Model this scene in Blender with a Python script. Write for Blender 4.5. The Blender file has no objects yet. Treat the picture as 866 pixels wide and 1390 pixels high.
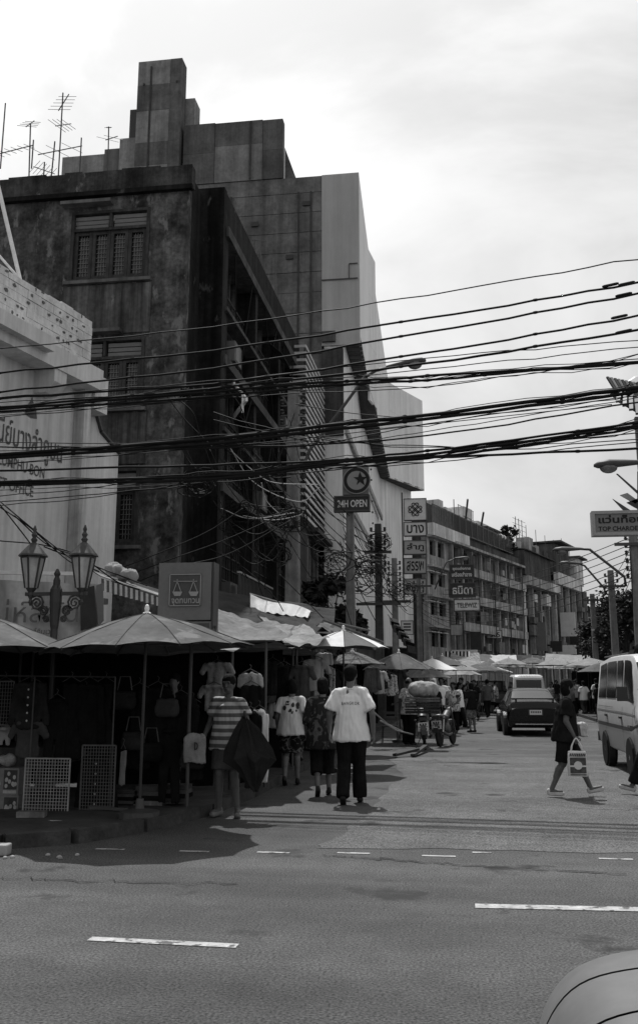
import bpy, bmesh, math, random
from math import sin, cos, pi, radians as R
from mathutils import Vector as V, Matrix, Euler, noise as mn
from mathutils.bvhtree import BVHTree
random.seed(7)
SC = bpy.context.scene
COL = SC.collection

# ------------------------------------------------------------ camera, sky, sun
F, PX, PY, HC = 1300.0, 433.0, 650.0, 1.5          # focal length and centre in photo pixels (866 x 1390)
TH, YAW = math.atan(280 / 1300.0), R(8.4)
cam = bpy.data.cameras.new('camera'); co = bpy.data.objects.new('camera', cam); COL.objects.link(co)
co.location = (0, 0, HC); co.rotation_euler = (pi / 2 + TH, 0, YAW)
cam.sensor_fit = 'VERTICAL'; cam.sensor_height = 24; cam.lens = 24 * F / 1390
cam.shift_y = -(695 - PY) / 1390; cam.clip_start = 0.05; cam.clip_end = 3000
SC.camera = co
SUN = V((-0.30, 1.0, 1.95)).normalized()
w = bpy.data.worlds.new("World"); SC.world = w; w.use_nodes = True
nt = w.node_tree; nt.nodes.clear()
def N(t, **k):
    n = nt.nodes.new(t)
    for a, b in k.items(): setattr(n, a, b)
    return n
def L(a, b): nt.links.new(a, b)
def mth(op, a, b=None, c=None):
    n = N('ShaderNodeMath', operation=op)
    for i, x in enumerate((a, b, c)):
        if x is None: continue
        if isinstance(x, (int, float)): n.inputs[i].default_value = x
        else: L(x, n.inputs[i])
    return n.outputs[0]
sky = N('ShaderNodeTexSky', sky_type='NISHITA'); sky.sun_disc = False
sky.sun_elevation = math.asin(SUN.z); sky.sun_rotation = math.atan2(SUN.x, SUN.y)
sky.dust_density = 3; sky.air_density = 1.0
bw = N('ShaderNodeRGBToBW'); L(sky.outputs[0], bw.inputs[0])          # the photograph is black and white
tc = N('ShaderNodeTexCoord')
mp = N('ShaderNodeMapping'); mp.inputs['Scale'].default_value = (1.0, 1.0, 1.6); L(tc.outputs['Generated'], mp.inputs[0])
n1 = N('ShaderNodeTexNoise'); n1.inputs['Scale'].default_value = 2.1; n1.inputs['Detail'].default_value = 7
n1.inputs['Roughness'].default_value = .55; n1.inputs['Distortion'].default_value = .5; L(mp.outputs[0], n1.inputs[0])
cl = N('ShaderNodeMapRange', interpolation_type='SMOOTHSTEP'); cl.inputs[1].default_value = .40; cl.inputs[2].default_value = .62
L(n1.outputs[0], cl.inputs[0])
vd = N('ShaderNodeVectorMath', operation='DOT_PRODUCT'); L(tc.outputs['Generated'], vd.inputs[0])
vd.inputs[1].default_value = V((-.50, 1.0, 1.0)).normalized()
glow = mth('POWER', mth('MAXIMUM', vd.outputs['Value'], 0.0), 5.0)
cloud = mth('MULTIPLY_ADD', glow, 3.8, 4.3)
cloud = mth('MULTIPLY_ADD', cl.outputs[0], 2.3, cloud)
tot = mth('MULTIPLY_ADD', bw.outputs[0], .18, cloud)
bg = N('ShaderNodeBackground'); bg.inputs['Strength'].default_value = 0.1
cc = N('ShaderNodeCombineColor')
for i in range(3): L(tot, cc.inputs[i])
L(cc.outputs[0], bg.inputs['Color'])
ow = N('ShaderNodeOutputWorld'); L(bg.outputs[0], ow.inputs[0])
sd = bpy.data.lights.new('sun', 'SUN'); sd.energy = 4.4; sd.angle = R(0.8); sd.color = (1, 1, 1)
so = bpy.data.objects.new('sun', sd); COL.objects.link(so); so.rotation_euler = SUN.to_track_quat('Z', 'Y').to_euler(); so.location = (0, 0, 60)
vs = SC.view_settings; vs.view_transform = 'Standard'; vs.look = 'None'; vs.exposure = 0.0; vs.gamma = 1.0

# ------------------------------------------------------------ measuring helpers (photo pixel -> point in the place)
def ray(px, py):
    x = (px - PX) / F; y = -(py - PY) / F
    c, s = cos(TH), sin(TH); f = c - y * s; u = s + y * c
    return V((x * cos(YAW) - f * sin(YAW), x * sin(YAW) + f * cos(YAW), u))
def atY(px, py, Y): r = ray(px, py); t = Y / r.y; return V((r.x * t, Y, HC + r.z * t))
def atX(px, py, X): r = ray(px, py); t = X / r.x; return V((X, r.y * t, HC + r.z * t))
def atZ(px, py, Z=0.0): r = ray(px, py); t = (Z - HC) / r.z; return V((r.x * t, r.y * t, Z))
def hat(px, py, P0, d):                       # on the vertical plane through P0 along d: (distance along, height)
    r = ray(px, py); det = -r.x * d[1] + d[0] * r.y
    t = (-P0[0] * d[1] + d[0] * P0[1]) / det
    return ((r.x * t - P0[0]) * d[0] + (r.y * t - P0[1]) * d[1], HC + r.z * t)

# ------------------------------------------------------------ materials (all grey: a black-and-white photograph)
MATS = {}
def M(name, v, rough=.8, var=.25, scale=3.0, streak=0.0, spec=.15, metal=0.0, bump=0.0, bscale=None, blotch=None, local=False, detail=6, grain=0.0, gs=45, lane=0.0):
    if name in MATS: return MATS[name]
    m = bpy.data.materials.new(name); m.use_nodes = True; t = m.node_tree; b = t.nodes['Principled BSDF']
    nn = t.nodes.new; lk = t.links.new
    b.inputs['Roughness'].default_value = rough; b.inputs['Metallic'].default_value = metal
    if any(k in name for k in ('cloth', 'tee', 'trousers', 'skirt', 'jeans', 'denim', 'wool', 'cotton', 'canvas', 'tarp', 'scarf', 'short', 'pinned')): spec = .02
    b.inputs['Specular IOR Level'].default_value = spec
    if local: pos = nn('ShaderNodeTexCoord').outputs['Object']
    else: pos = nn('ShaderNodeNewGeometry').outputs['Position']
    def noi(sc, det, vec=(1, 1, 1)):
        mpn = nn('ShaderNodeMapping'); mpn.inputs['Scale'].default_value = vec; lk(pos, mpn.inputs[0])
        n = nn('ShaderNodeTexNoise'); n.inputs['Scale'].default_value = sc; n.inputs['Detail'].default_value = det
        n.inputs['Roughness'].default_value = .62; lk(mpn.outputs[0], n.inputs[0]); return n.outputs[0]
    def rng(x, a, c, lo, hi):
        r = nn('ShaderNodeMapRange'); r.inputs[1].default_value = a; r.inputs[2].default_value = c
        r.inputs[3].default_value = lo; r.inputs[4].default_value = hi; lk(x, r.inputs[0]); return r.outputs[0]
    def mul(a, c):
        x = nn('ShaderNodeMath'); x.operation = 'MULTIPLY'; lk(a, x.inputs[0])
        if isinstance(c, float): x.inputs[1].default_value = c
        else: lk(c, x.inputs[1])
        return x.outputs[0]
    val = rng(noi(scale, detail), .3, .7, 1 - var, 1 + var)
    val = mul(val, rng(noi(scale * 7, 6), .3, .7, 1 - var * .55, 1 + var * .55))
    if streak:
        val = mul(val, rng(noi(max(scale * 1.3, 2.2), 6, (1, 1, .06)), .34, .66, 1 + streak * .6, 1 - streak))
        val = mul(val, rng(noi(max(scale * 6, 9), 4, (1, 1, .05)), .36, .64, 1 + streak * .25, 1 - streak * .35))
    if lane:
        val = mul(val, rng(noi(1.0, 5, (.05, 1.1, 1)), .34, .66, 1 - lane, 1 + lane)); val = mul(val, rng(noi(.16, 4), .35, .65, 1 - lane, 1 + lane))
    if grain: val = mul(val, rng(noi(gs, 3), .32, .68, 1 - grain, 1 + grain))
    val = mul(val, float(v))
    if blotch:                                  # (value, threshold, scale): peeled or stained patches
        bv, th, bs = blotch
        fac = rng(noi(bs, 8, (1, 1, .45)), th, th + .06, 0, 1)
        mx = nn('ShaderNodeMix'); lk(fac, mx.inputs[0]); lk(val, mx.inputs[2]); mx.inputs[3].default_value = bv; val = mx.outputs[0]
    c = nn('ShaderNodeCombineColor')
    for i in range(3): lk(val, c.inputs[i])
    lk(c.outputs[0], b.inputs['Base Color'])
    if bump:
        bn = nn('ShaderNodeBump'); bn.inputs['Strength'].default_value = bump; bn.inputs['Distance'].default_value = .03
        lk(noi(bscale or scale * 8, 5), bn.inputs['Height']); lk(bn.outputs[0], b.inputs['Normal'])
    MATS[name] = m; return m
def pattern(name, kind, a, c, sc, thr=.5, axis=2, rough=.85):           # printed cloth: stripes, floral blots, checks (in the thing's own space)
    if name in MATS: return MATS[name]
    m = bpy.data.materials.new(name); m.use_nodes = True; t = m.node_tree; b = t.nodes['Principled BSDF']; nn = t.nodes.new; lk = t.links.new
    b.inputs['Roughness'].default_value = rough; b.inputs['Specular IOR Level'].default_value = .03
    tcn = nn('ShaderNodeTexCoord'); pos = tcn.outputs['Object']
    if kind == 'stripe':
        s = nn('ShaderNodeSeparateXYZ'); lk(pos, s.inputs[0]); x = nn('ShaderNodeMath'); x.operation = 'MULTIPLY'; lk(s.outputs[axis], x.inputs[0]); x.inputs[1].default_value = sc
        fr = nn('ShaderNodeMath'); fr.operation = 'FRACT'; lk(x.outputs[0], fr.inputs[0]); o = fr.outputs[0]; w_ = .08
    elif kind == 'floral':
        n = nn('ShaderNodeTexNoise'); n.inputs['Scale'].default_value = sc; n.inputs['Detail'].default_value = 3; n.inputs['Distortion'].default_value = 1.6; lk(pos, n.inputs[0]); o = n.outputs[0]; w_ = .04
    else:
        n = nn('ShaderNodeTexVoronoi'); n.inputs['Scale'].default_value = sc; lk(pos, n.inputs[0]); o = n.outputs[0]; w_ = .05
    r = nn('ShaderNodeMapRange'); r.inputs[1].default_value = thr; r.inputs[2].default_value = thr + w_; r.inputs[3].default_value = a; r.inputs[4].default_value = c; lk(o, r.inputs[0])
    cn = nn('ShaderNodeCombineColor')
    for i in range(3): lk(r.outputs[0], cn.inputs[i])
    lk(cn.outputs[0], b.inputs['Base Color']); MATS[name] = m; return m

asphalt = M('asphalt', .074, .9, .24, .45, bump=.6, bscale=60, spec=.25, detail=10, grain=.75, gs=62, blotch=(.034, .59, .9), lane=.20)
asphalt2 = M('asphalt_old', .108, .92, .24, .9, bump=.7, bscale=55, spec=.2, detail=10, grain=.8, gs=55, blotch=(.046, .60, 1.1), lane=.12)
roadpaint = M('road_paint', .36, .8, .35, 9, blotch=(.10, .53, 11))
pave = M('pavement', .055, .9, .3, 2.5, bump=.3)
kerbm = M('kerb_concrete', .055, .9, .35, 4, bump=.3)
conc_dark = M('mouldy_render', .080, .95, .8, 1.3, streak=.42, blotch=(.17, .565, 3.0), bump=.6)
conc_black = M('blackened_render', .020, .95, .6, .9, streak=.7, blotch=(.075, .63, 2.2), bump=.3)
conc_mid = M('grey_concrete', .14, .92, .22, .55, streak=.42, bump=.15)
conc_tower = M('tower_concrete', .25, .92, .3, .9, streak=.26, bump=.2, blotch=(.17, .62, 1.2))
conc_lt = M('pale_concrete', .34, .9, .18, .8, streak=.3)
clad = M('metal_cladding', .70, .55, .05, .25, streak=.14, spec=.4)
cladwall = M('painted_panel', .78, .7, .06, .4, streak=.22)
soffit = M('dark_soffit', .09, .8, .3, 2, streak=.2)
white_w = M('dirty_white_wall', .60, .85, .10, .8, streak=.22, blotch=(.34, .68, 2.2))
white_b = M('weathered_white', .66, .9, .2, 2.0, streak=.2, bump=.5, bscale=9)
blk = M('black_metal', .018, .45, .2, 6, spec=.5)
dkm = M('dark_metal', .05, .5, .25, 4, spec=.5)
steel = M('galvanised_steel', .35, .45, .2, 5, metal=.5)
whitem = M('white_metal', .75, .5, .12, 5)
wood_dk = M('dark_wood', .05, .75, .35, 5, streak=.35)
wood_md = M('grey_wood', .16, .8, .3, 5, streak=.35)
glass_dk = M('dark_glass', .012, .12, .2, 2, spec=.6)
rubber = M('rubber', .015, .8, .2, 8)
cablem = M('cable_black', .010, .7, .2, 6)
cablelt = M('cable_grey', .30, .6, .2, 6)
polem = M('pole_concrete', .19, .9, .25, 2.5, streak=.35)
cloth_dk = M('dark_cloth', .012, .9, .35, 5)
cloth_md = M('mid_cloth', .085, .9, .3, 4)
cloth_lt = M('light_cloth', .42, .9, .15, 4)
cloth_wh = M('white_cloth', .66, .9, .1, 4)
canvas = M('umbrella_canvas', .115, .9, .25, 1.6, blotch=(.17, .56, 2.2))
canvas_lt = M('pale_canvas', .24, .9, .2, 2.2)
canvas_wh = M('white_canvas', .62, .85, .12, 3)
tarpm = M('tarpaulin', .23, .75, .32, 2.0, streak=.2, blotch=(.34, .62, 2.4))
leafm = M('leaves', .038, .6, .5, 2.2, spec=.12)
barkm = M('bark', .06, .95, .4, 6)
signdk = M('sign_dark', .045, .5, .2, 3)
signlt = M('sign_pale', .62, .5, .1, 2)
signmd = M('sign_grey', .17, .5, .12, 2)
ink = M('ink', .025, .6, .1, 4)
inkw = M('white_ink', .62, .6, .1, 4)

# ------------------------------------------------------------ mesh helpers
def rootof(o):
    while o.parent: o = o.parent
    return o
def tag(o, label=None, cat=None, group=None, kind=None):
    for k, x in (('label', label), ('category', cat), ('group', group), ('kind', kind)):
        if x: o[k] = x
    return o
def thing(name, label, cat, loc=(0, 0, 0), group=None, kind=None):
    o = bpy.data.objects.new(name, None); COL.objects.link(o); o.location = loc; o.empty_display_size = .2
    return tag(o, label, cat, group, kind)
LOCAL = set()                                 # things whose parts are written in their own space
class MB:
    def __init__(s): s.v = []; s.f = []
    def add(s, vs_, fs):
        k = len(s.v); s.v += [tuple(p) for p in vs_]; s.f += [tuple(i + k for i in f) for f in fs]; return s
    def box(s, c, d, rz=0, M4=None):
        x, y, z = d[0] / 2, d[1] / 2, d[2] / 2; ps = []
        for a in (-1, 1):
            for b in (-1, 1):
                for e in (-1, 1): ps.append(V((a * x, b * y, e * z)))
        rot = Matrix.Rotation(rz, 3, 'Z') if M4 is None else M4
        ps = [rot @ p + V(c) for p in ps]
        return s.add(ps, [(0, 1, 3, 2), (4, 6, 7, 5), (0, 4, 5, 1), (2, 3, 7, 6), (0, 2, 6, 4), (1, 5, 7, 3)])
    def bb(s, a, b): return s.box([(a[i] + b[i]) / 2 for i in range(3)], [abs(a[i] - b[i]) for i in range(3)])
    def slab(s, pts, t):                       # planar polygon pts pushed by vector t
        n = len(pts); t = V(t)
        return s.add([V(p) for p in pts] + [V(p) + t for p in pts], [tuple(range(n))[::-1], tuple(range(n, 2 * n))] + [(i, (i + 1) % n, n + (i + 1) % n, n + i) for i in range(n)])
    def prism(s, pts2, z0, z1): return s.slab([(p[0], p[1], z0) for p in pts2], (0, 0, z1 - z0))
    def quad(s, *p): return s.add(p, [tuple(range(len(p)))])
    def bar(s, a, b, wx, wy=None, up=(0, 0, 1)):
        a, b = V(a), V(b); d = (b - a).normalized(); u = V(up)
        if abs(d.dot(u)) > .98: u = V((0, 1, 0))
        r = d.cross(u).normalized(); u = r.cross(d); wy = wy or wx; r *= wx / 2; u *= wy / 2
        return s.add([a - r - u, a + r - u, a + r + u, a - r + u, b - r - u, b + r - u, b + r + u, b - r + u], [(3, 2, 1, 0), (4, 5, 6, 7), (0, 1, 5, 4), (1, 2, 6, 5), (2, 3, 7, 6), (3, 0, 4, 7)])
    def tube(s, pts, r, n=6):
        pts = [V(p) for p in pts]; k = len(s.v); m = len(pts); up = V((0, 0, 1)); prev = None
        for i, p in enumerate(pts):
            d = (pts[min(i + 1, m - 1)] - pts[max(i - 1, 0)]).normalized()
            if prev is None:
                ref = up if abs(d.dot(up)) < .95 else V((1, 0, 0)); a = d.cross(ref).normalized()
            else: a = (prev - d * prev.dot(d)).normalized()
            prev = a; b = d.cross(a); rr = r[i] if isinstance(r, (list, tuple)) else r
            for j in range(n): t = 2 * pi * j / n; s.v.append(tuple(p + a * (rr * cos(t)) + b * (rr * sin(t))))
        for i in range(m - 1):
            for j in range(n):
                j2 = (j + 1) % n; s.f.append((k + i * n + j, k + i * n + j2, k + (i + 1) * n + j2, k + (i + 1) * n + j))
        s.f.append(tuple(k + j for j in range(n))[::-1]); s.f.append(tuple(k + (m - 1) * n + j for j in range(n))); return s
    def lathe(s, prof, c=(0, 0, 0), n=12, axis='Z'):
        k = len(s.v); m = len(prof)
        for (r, z) in prof:
            for j in range(n):
                t = 2 * pi * j / n; x, y = r * cos(t), r * sin(t)
                p = (x, y, z) if axis == 'Z' else ((z, x, y) if axis == 'X' else (x, z, y)); s.v.append((p[0] + c[0], p[1] + c[1], p[2] + c[2]))
        for i in range(m - 1):
            for j in range(n):
                j2 = (j + 1) % n; s.f.append((k + i * n + j, k + i * n + j2, k + (i + 1) * n + j2, k + (i + 1) * n + j))
        s.f.append(tuple(k + j for j in range(n))[::-1]); s.f.append(tuple(k + (m - 1) * n + j for j in range(n))); return s
    def fru(s, p0, p1, r0, r1, flat=1.0, lat=(1, 0, 0), n=16):           # flat-ended tapered tube (hems, cuffs)
        p0, p1 = V(p0), V(p1); d = (p1 - p0).normalized(); lat = V(lat); a = lat - d * lat.dot(d)
        if a.length < .05: a = V((0, 1, 0)) - d * d.y
        a.normalize(); b = d.cross(a); k = len(s.v)
        for p, r in ((p0, r0), (p1, r1)):
            for j in range(n): q = 2 * pi * j / n; s.v.append(tuple(p + a * (r * cos(q)) + b * (r * flat * sin(q))))
        for j in range(n): j2 = (j + 1) % n; s.f.append((k + j, k + j2, k + n + j2, k + n + j))
        s.f.append(tuple(k + j for j in range(n))[::-1]); s.f.append(tuple(k + n + j for j in range(n))); return s
    def ell(s, c, r, nu=10, nv=7):
        return s.lathe_ell(V(c), r, nu, nv)
    def lathe_ell(s, c, r, nu, nv):
        k = len(s.v); s.v.append((c[0], c[1], c[2] - r[2]))
        for i in range(1, nv):
            t = -pi / 2 + pi * i / nv
            for j in range(nu): a = 2 * pi * j / nu; s.v.append((c[0] + r[0] * cos(t) * cos(a), c[1] + r[1] * cos(t) * sin(a), c[2] + r[2] * sin(t)))
        s.v.append((c[0], c[1], c[2] + r[2])); e = len(s.v) - 1
        for j in range(nu):
            j2 = (j + 1) % nu; s.f.append((k, k + 1 + j2, k + 1 + j)); s.f.append((e, e - nu + j, e - nu + j2))
            for i in range(nv - 2): a = k + 1 + i * nu; s.f.append((a + j, a + j2, a + nu + j2, a + nu + j))
        return s
    def cap(s, p0, p1, r0, r1, flat=1.0, lat=(1, 0, 0), n=12):          # tapered capsule, cross-section wide along lat
        p0, p1 = V(p0), V(p1); d = (p1 - p0); ln = max(d.length, 1e-5); d = d / ln; lat = V(lat)
        a = lat - d * lat.dot(d)
        if a.length < .05: a = V((0, 1, 0)) - d * d.y
        if a.length < .05: a = V((0, 0, 1)) - d * d.z
        a.normalize(); b = d.cross(a); rings = []
        for t in (-1, -.82, -.5): rings.append((p0 + d * (r0 * t * .9 * min(1, flat + .1)), r0 * math.sqrt(1 - t * t) if t > -1 else r0 * .05))
        rings += [(p0, r0), (p0.lerp(p1, .5), (r0 + r1) / 2), (p1, r1)]
        for t in (.5, .82, 1): rings.append((p1 + d * (r1 * t * .9 * min(1, flat + .1)), r1 * math.sqrt(1 - t * t) if t < 1 else r1 * .05))
        k = len(s.v); m = len(rings)
        for p, r in rings:
            for j in range(n): q = 2 * pi * j / n; s.v.append(tuple(p + a * (r * cos(q)) + b * (r * flat * sin(q))))
        for i in range(m - 1):
            for j in range(n):
                j2 = (j + 1) % n; s.f.append((k + i * n + j, k + i * n + j2, k + (i + 1) * n + j2, k + (i + 1) * n + j))
        s.f.append(tuple(k + j for j in range(n))[::-1]); s.f.append(tuple(k + (m - 1) * n + j for j in range(n))); return s
    def wall(s, P, u, n, u0, u1, z0, z1, ops, t):   # wall in the plane through P along u (outward normal n), with openings (ua, ub, za, zb)
        P, u, n = V(P), V(u).normalized(), V(n).normalized()
        us = sorted({u0, u1} | {min(max(x, u0), u1) for o in ops for x in o[:2]}); zs = sorted({z0, z1} | {min(max(x, z0), z1) for o in ops for x in o[2:4]})
        nu, nz = len(us) - 1, len(zs) - 1
        def solid(i, j):
            if not (0 <= i < nu and 0 <= j < nz): return False
            cu, cz = (us[i] + us[i + 1]) / 2, (zs[j] + zs[j + 1]) / 2
            return not any(o[0] < cu < o[1] and o[2] < cz < o[3] for o in ops)
        def pt(a, z, back): q = P + u * a - n * (t if back else 0); return V((q.x, q.y, z))
        for i in range(nu):
            for j in range(nz):
                if not solid(i, j): continue
                a, b, c, d = us[i], us[i + 1], zs[j], zs[j + 1]
                s.quad(pt(a, c, 0), pt(b, c, 0), pt(b, d, 0), pt(a, d, 0)); s.quad(pt(b, c, 1), pt(a, c, 1), pt(a, d, 1), pt(b, d, 1))
                if not solid(i - 1, j): s.quad(pt(a, c, 1), pt(a, c, 0), pt(a, d, 0), pt(a, d, 1))
                if not solid(i + 1, j): s.quad(pt(b, c, 0), pt(b, c, 1), pt(b, d, 1), pt(b, d, 0))
                if not solid(i, j - 1): s.quad(pt(a, c, 1), pt(b, c, 1), pt(b, c, 0), pt(a, c, 0))
                if not solid(i, j + 1): s.quad(pt(a, d, 0), pt(b, d, 0), pt(b, d, 1), pt(a, d, 1))
        return s
    def build(s, name, mat, parent=None, smooth=False, fix=True):
        me = bpy.data.meshes.new(name)
        if parent: org = V((0, 0, 0)) if rootof(parent).name in LOCAL else rootof(parent).location.copy()
        else:
            xs, ys, zs = zip(*s.v); org = V(((min(xs) + max(xs)) / 2, (min(ys) + max(ys)) / 2, min(zs)))
        me.from_pydata([tuple(V(p) - org) for p in s.v], [], s.f)
        if fix:
            bm = bmesh.new(); bm.from_mesh(me); bmesh.ops.recalc_face_normals(bm, faces=bm.faces); bm.to_mesh(me); bm.free()
        if smooth:
            for p in me.polygons: p.use_smooth = True
        me.materials.append(mat); o = bpy.data.objects.new(name, me); COL.objects.link(o)
        if parent: o.parent = parent
        else: o.location = org
        return o
def piece(o, parent, d=None, rot=None):           # another object sharing o's mesh, moved by d
    c = o.copy(); COL.objects.link(c); c.parent = parent
    if d is not None: c.location = o.location + V(d)
    if rot is not None: c.rotation_euler = rot
    return c
def copy_tree(o, parent=None):
    c = o.copy(); COL.objects.link(c)
    if parent: c.parent = parent
    for ch in list(o.children): copy_tree(ch, c)
    return c
def evalmesh(o):
    dg = bpy.context.evaluated_depsgraph_get(); return bpy.data.meshes.new_from_object(o.evaluated_get(dg))
def textmesh(body, bold=0.0, ext=0.0, spacing=1.0):
    cu = bpy.data.curves.new('t', 'FONT'); cu.body = body; cu.size = 1; cu.offset = bold; cu.extrude = ext; cu.align_x = 'LEFT'; cu.resolution_u = 3; cu.space_character = spacing
    ob = bpy.data.objects.new('t', cu); COL.objects.link(ob); me = evalmesh(ob)
    bpy.data.objects.remove(ob); bpy.data.curves.remove(cu); return me
def text(body, mat, parent, c, right, up, wd, ht=None, bold=0.0, depth=.004, name='lettering'):
    me = textmesh(body, bold); vs_ = [v.co.copy() for v in me.vertices]; fs = [tuple(p.vertices) for p in me.polygons]; bpy.data.meshes.remove(me)
    if not vs_: return None
    x0, x1 = min(p.x for p in vs_), max(p.x for p in vs_); y0, y1 = min(p.y for p in vs_), max(p.y for p in vs_)
    sx = wd / (x1 - x0); sy = sx if ht is None else ht / (y1 - y0)
    right, up, c = V(right).normalized(), V(up).normalized(), V(c); n = right.cross(up)
    mb = MB(); mb.add([c + right * ((p.x - (x0 + x1) / 2) * sx) + up * ((p.y - (y0 + y1) / 2) * sy) + n * depth for p in vs_], fs)
    return mb.build(name, mat, parent, fix=False)
# ------------------------------------------------------------ the ground
def struct(mb, name, mat, parent=None): return tag(mb.build(name, mat, parent), kind='structure')
struct(MB().prism([(-1500, -1500), (1500, -1500), (1500, 1500), (-1500, 1500)], -.5, -.012), 'ground', asphalt)
def road_sheet(): # finely divided so the surface can carry slight unevenness
    b = MB(); b.quad((-40, -6, 0), (40, -6, 0), (40, 9.6, 0), (-40, 9.6, 0)); b.quad((-7, 9.6, 0), (10, 9.6, 0), (10, 75, 0), (-7, 75, 0)); b.quad((-7, 75, 0), (10, 75, 0), (70, 240, 0), (50, 250, 0)); return b
struct(road_sheet(), 'road', asphalt)
pp = [atZ(*q, .004) for q in ((432, 1150), (446, 1142), (500, 1105), (520, 1078), (547, 1054), (530, 1030), (600, 1027), (742, 1028))]
poly = [(p.x, p.y, .004) for p in pp] + [(2.9, 20.5, .004), (5.35, 16, .004), (5.3, 9.9, .004), (1.5, 9.6, .004)]
poly2 = []
for i, p in enumerate(poly):                      # ragged patch edge
    q = poly[(i + 1) % len(poly)]
    for k in range(8):
        t = k / 8; x = V(p).lerp(V(q), t); poly2.append((x.x + random.uniform(-.05, .05), x.y + random.uniform(-.07, .07), .004))
struct(MB().quad(*poly2), 'road_patch', asphalt2)
KL = [(-40, 8.8), (-6, 8.9), (-4.9, 8.95), (-4.36, 9.06), (-3.85, 9.4), (-3.45, 10.2), (-3.1, 11.6), (-3.0, 13.5), (-3.0, 40), (-3.0, 60), (-1.4, 72), (30, 158)]
KR = [(40, 9.4), (8.5, 9.5), (6.6, 10.2), (5.7, 12), (5.5, 15), (5.5, 40), (5.8, 60), (8.5, 76), (40, 162)]
pvl = tag(MB().prism(KL + [(-40, 158)], -.2, .105).build('pavement', pave), kind='structure')
pvr = tag(MB().prism(KR[::-1] + [(40, 9.4)][:0] + [(90, 9.4), (90, 162)], -.2, .105).build('pavement', pave), kind='structure')
def kerb(KP, parent, n0, n1, side):
    for i in range(n0, n1):
        a, b = V((*KP[i], 0)), V((*KP[i + 1], 0)); ln = (b - a).length; m = max(1, round(ln / 1.0)); d = (b - a) / m
        if a.y > 45: break
        r = V((d.y, -d.x, 0)).normalized() * .06 * side
        for k in range(m):
            p, q = a + d * (k + .012), a + d * (k + .988); h = .125 + random.uniform(-.008, .008)
            mb = MB().bar((p.x + r.x, p.y + r.y, h / 2 - .06), (q.x + r.x, q.y + r.y, h / 2 - .06), .15, h + .12); mb.build('kerb_stone', kerbm, parent)
kerb(KL, pvl, 1, 9, 1); kerb(KR, pvr, 1, 6, -1)
def mark(x0, x1, y, wdt, z=.0045, sk=0):
    b = MB(); b.quad((x0, y - wdt / 2, z), (x1, y - wdt / 2 + sk, z), (x1, y + wdt / 2 + sk, z), (x0, y + wdt / 2, z)); struct(b, 'lane_marking', roadpaint)
for a, b_, y in ((-5.2, -4.75, 9.1), (-3.45, -3.17, 9.08), (-2.64, -2.36, 9.08), (-1.92, -1.62, 9.13), (-1.19, -.89, 9.2), (-.42, -.12, 9.16), (.03, .2, 9.4), (1.13, 1.42, 9.24), (2.0, 2.3, 9.22)): mark(a, b_, y, .06)
mark(.03, 2.4, 7.2, .13, sk=.12); mark(-2.28, -1.36, 5.97, .09, sk=-.03); mark(-5.6, -4.2, 6.05, .1)
ar = MB(); ar.quad(*[atZ(*q, .006) for q in ((694, 997), (710, 997), (716, 999), (712, 1001))]); struct(ar, 'lane_marking', M('worn_paint', .16, .9, .3, 4))

crk = M('road_crack', .020, .95, .3, 9)
def crack(px, wd=.012, seed=0):
    rnd = random.Random(seed); P_ = [atZ(*q, .0095) for q in px]; up_, dn = [], []
    for a, b in zip(P_[:-1], P_[1:]):
        for k in range(14): q = a.lerp(b, k / 14); q.x += rnd.gauss(0, .02); q.y += rnd.gauss(0, .03); h = wd * rnd.uniform(.3, 1); up_.append((q.x, q.y + h, q.z)); dn.append((q.x, q.y - h, q.z))
    g = MB(); n_ = len(up_); g.v = up_ + dn; g.f = [(i, i + 1, n_ + i + 1, n_ + i) for i in range(n_ - 1)]; struct(g, 'road_crack', crk)
for i, c_ in enumerate(([(745, 1030), (800, 1052), (858, 1072)], [(620, 1083), (700, 1088), (790, 1097), (866, 1100)], [(430, 1160), (520, 1166), (660, 1176), (866, 1187)], [(0, 1192), (160, 1196), (330, 1199)], [(520, 1000), (560, 1016), (610, 1040)])): crack(c_, .016 if i in (0, 2) else .011, i)

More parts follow.
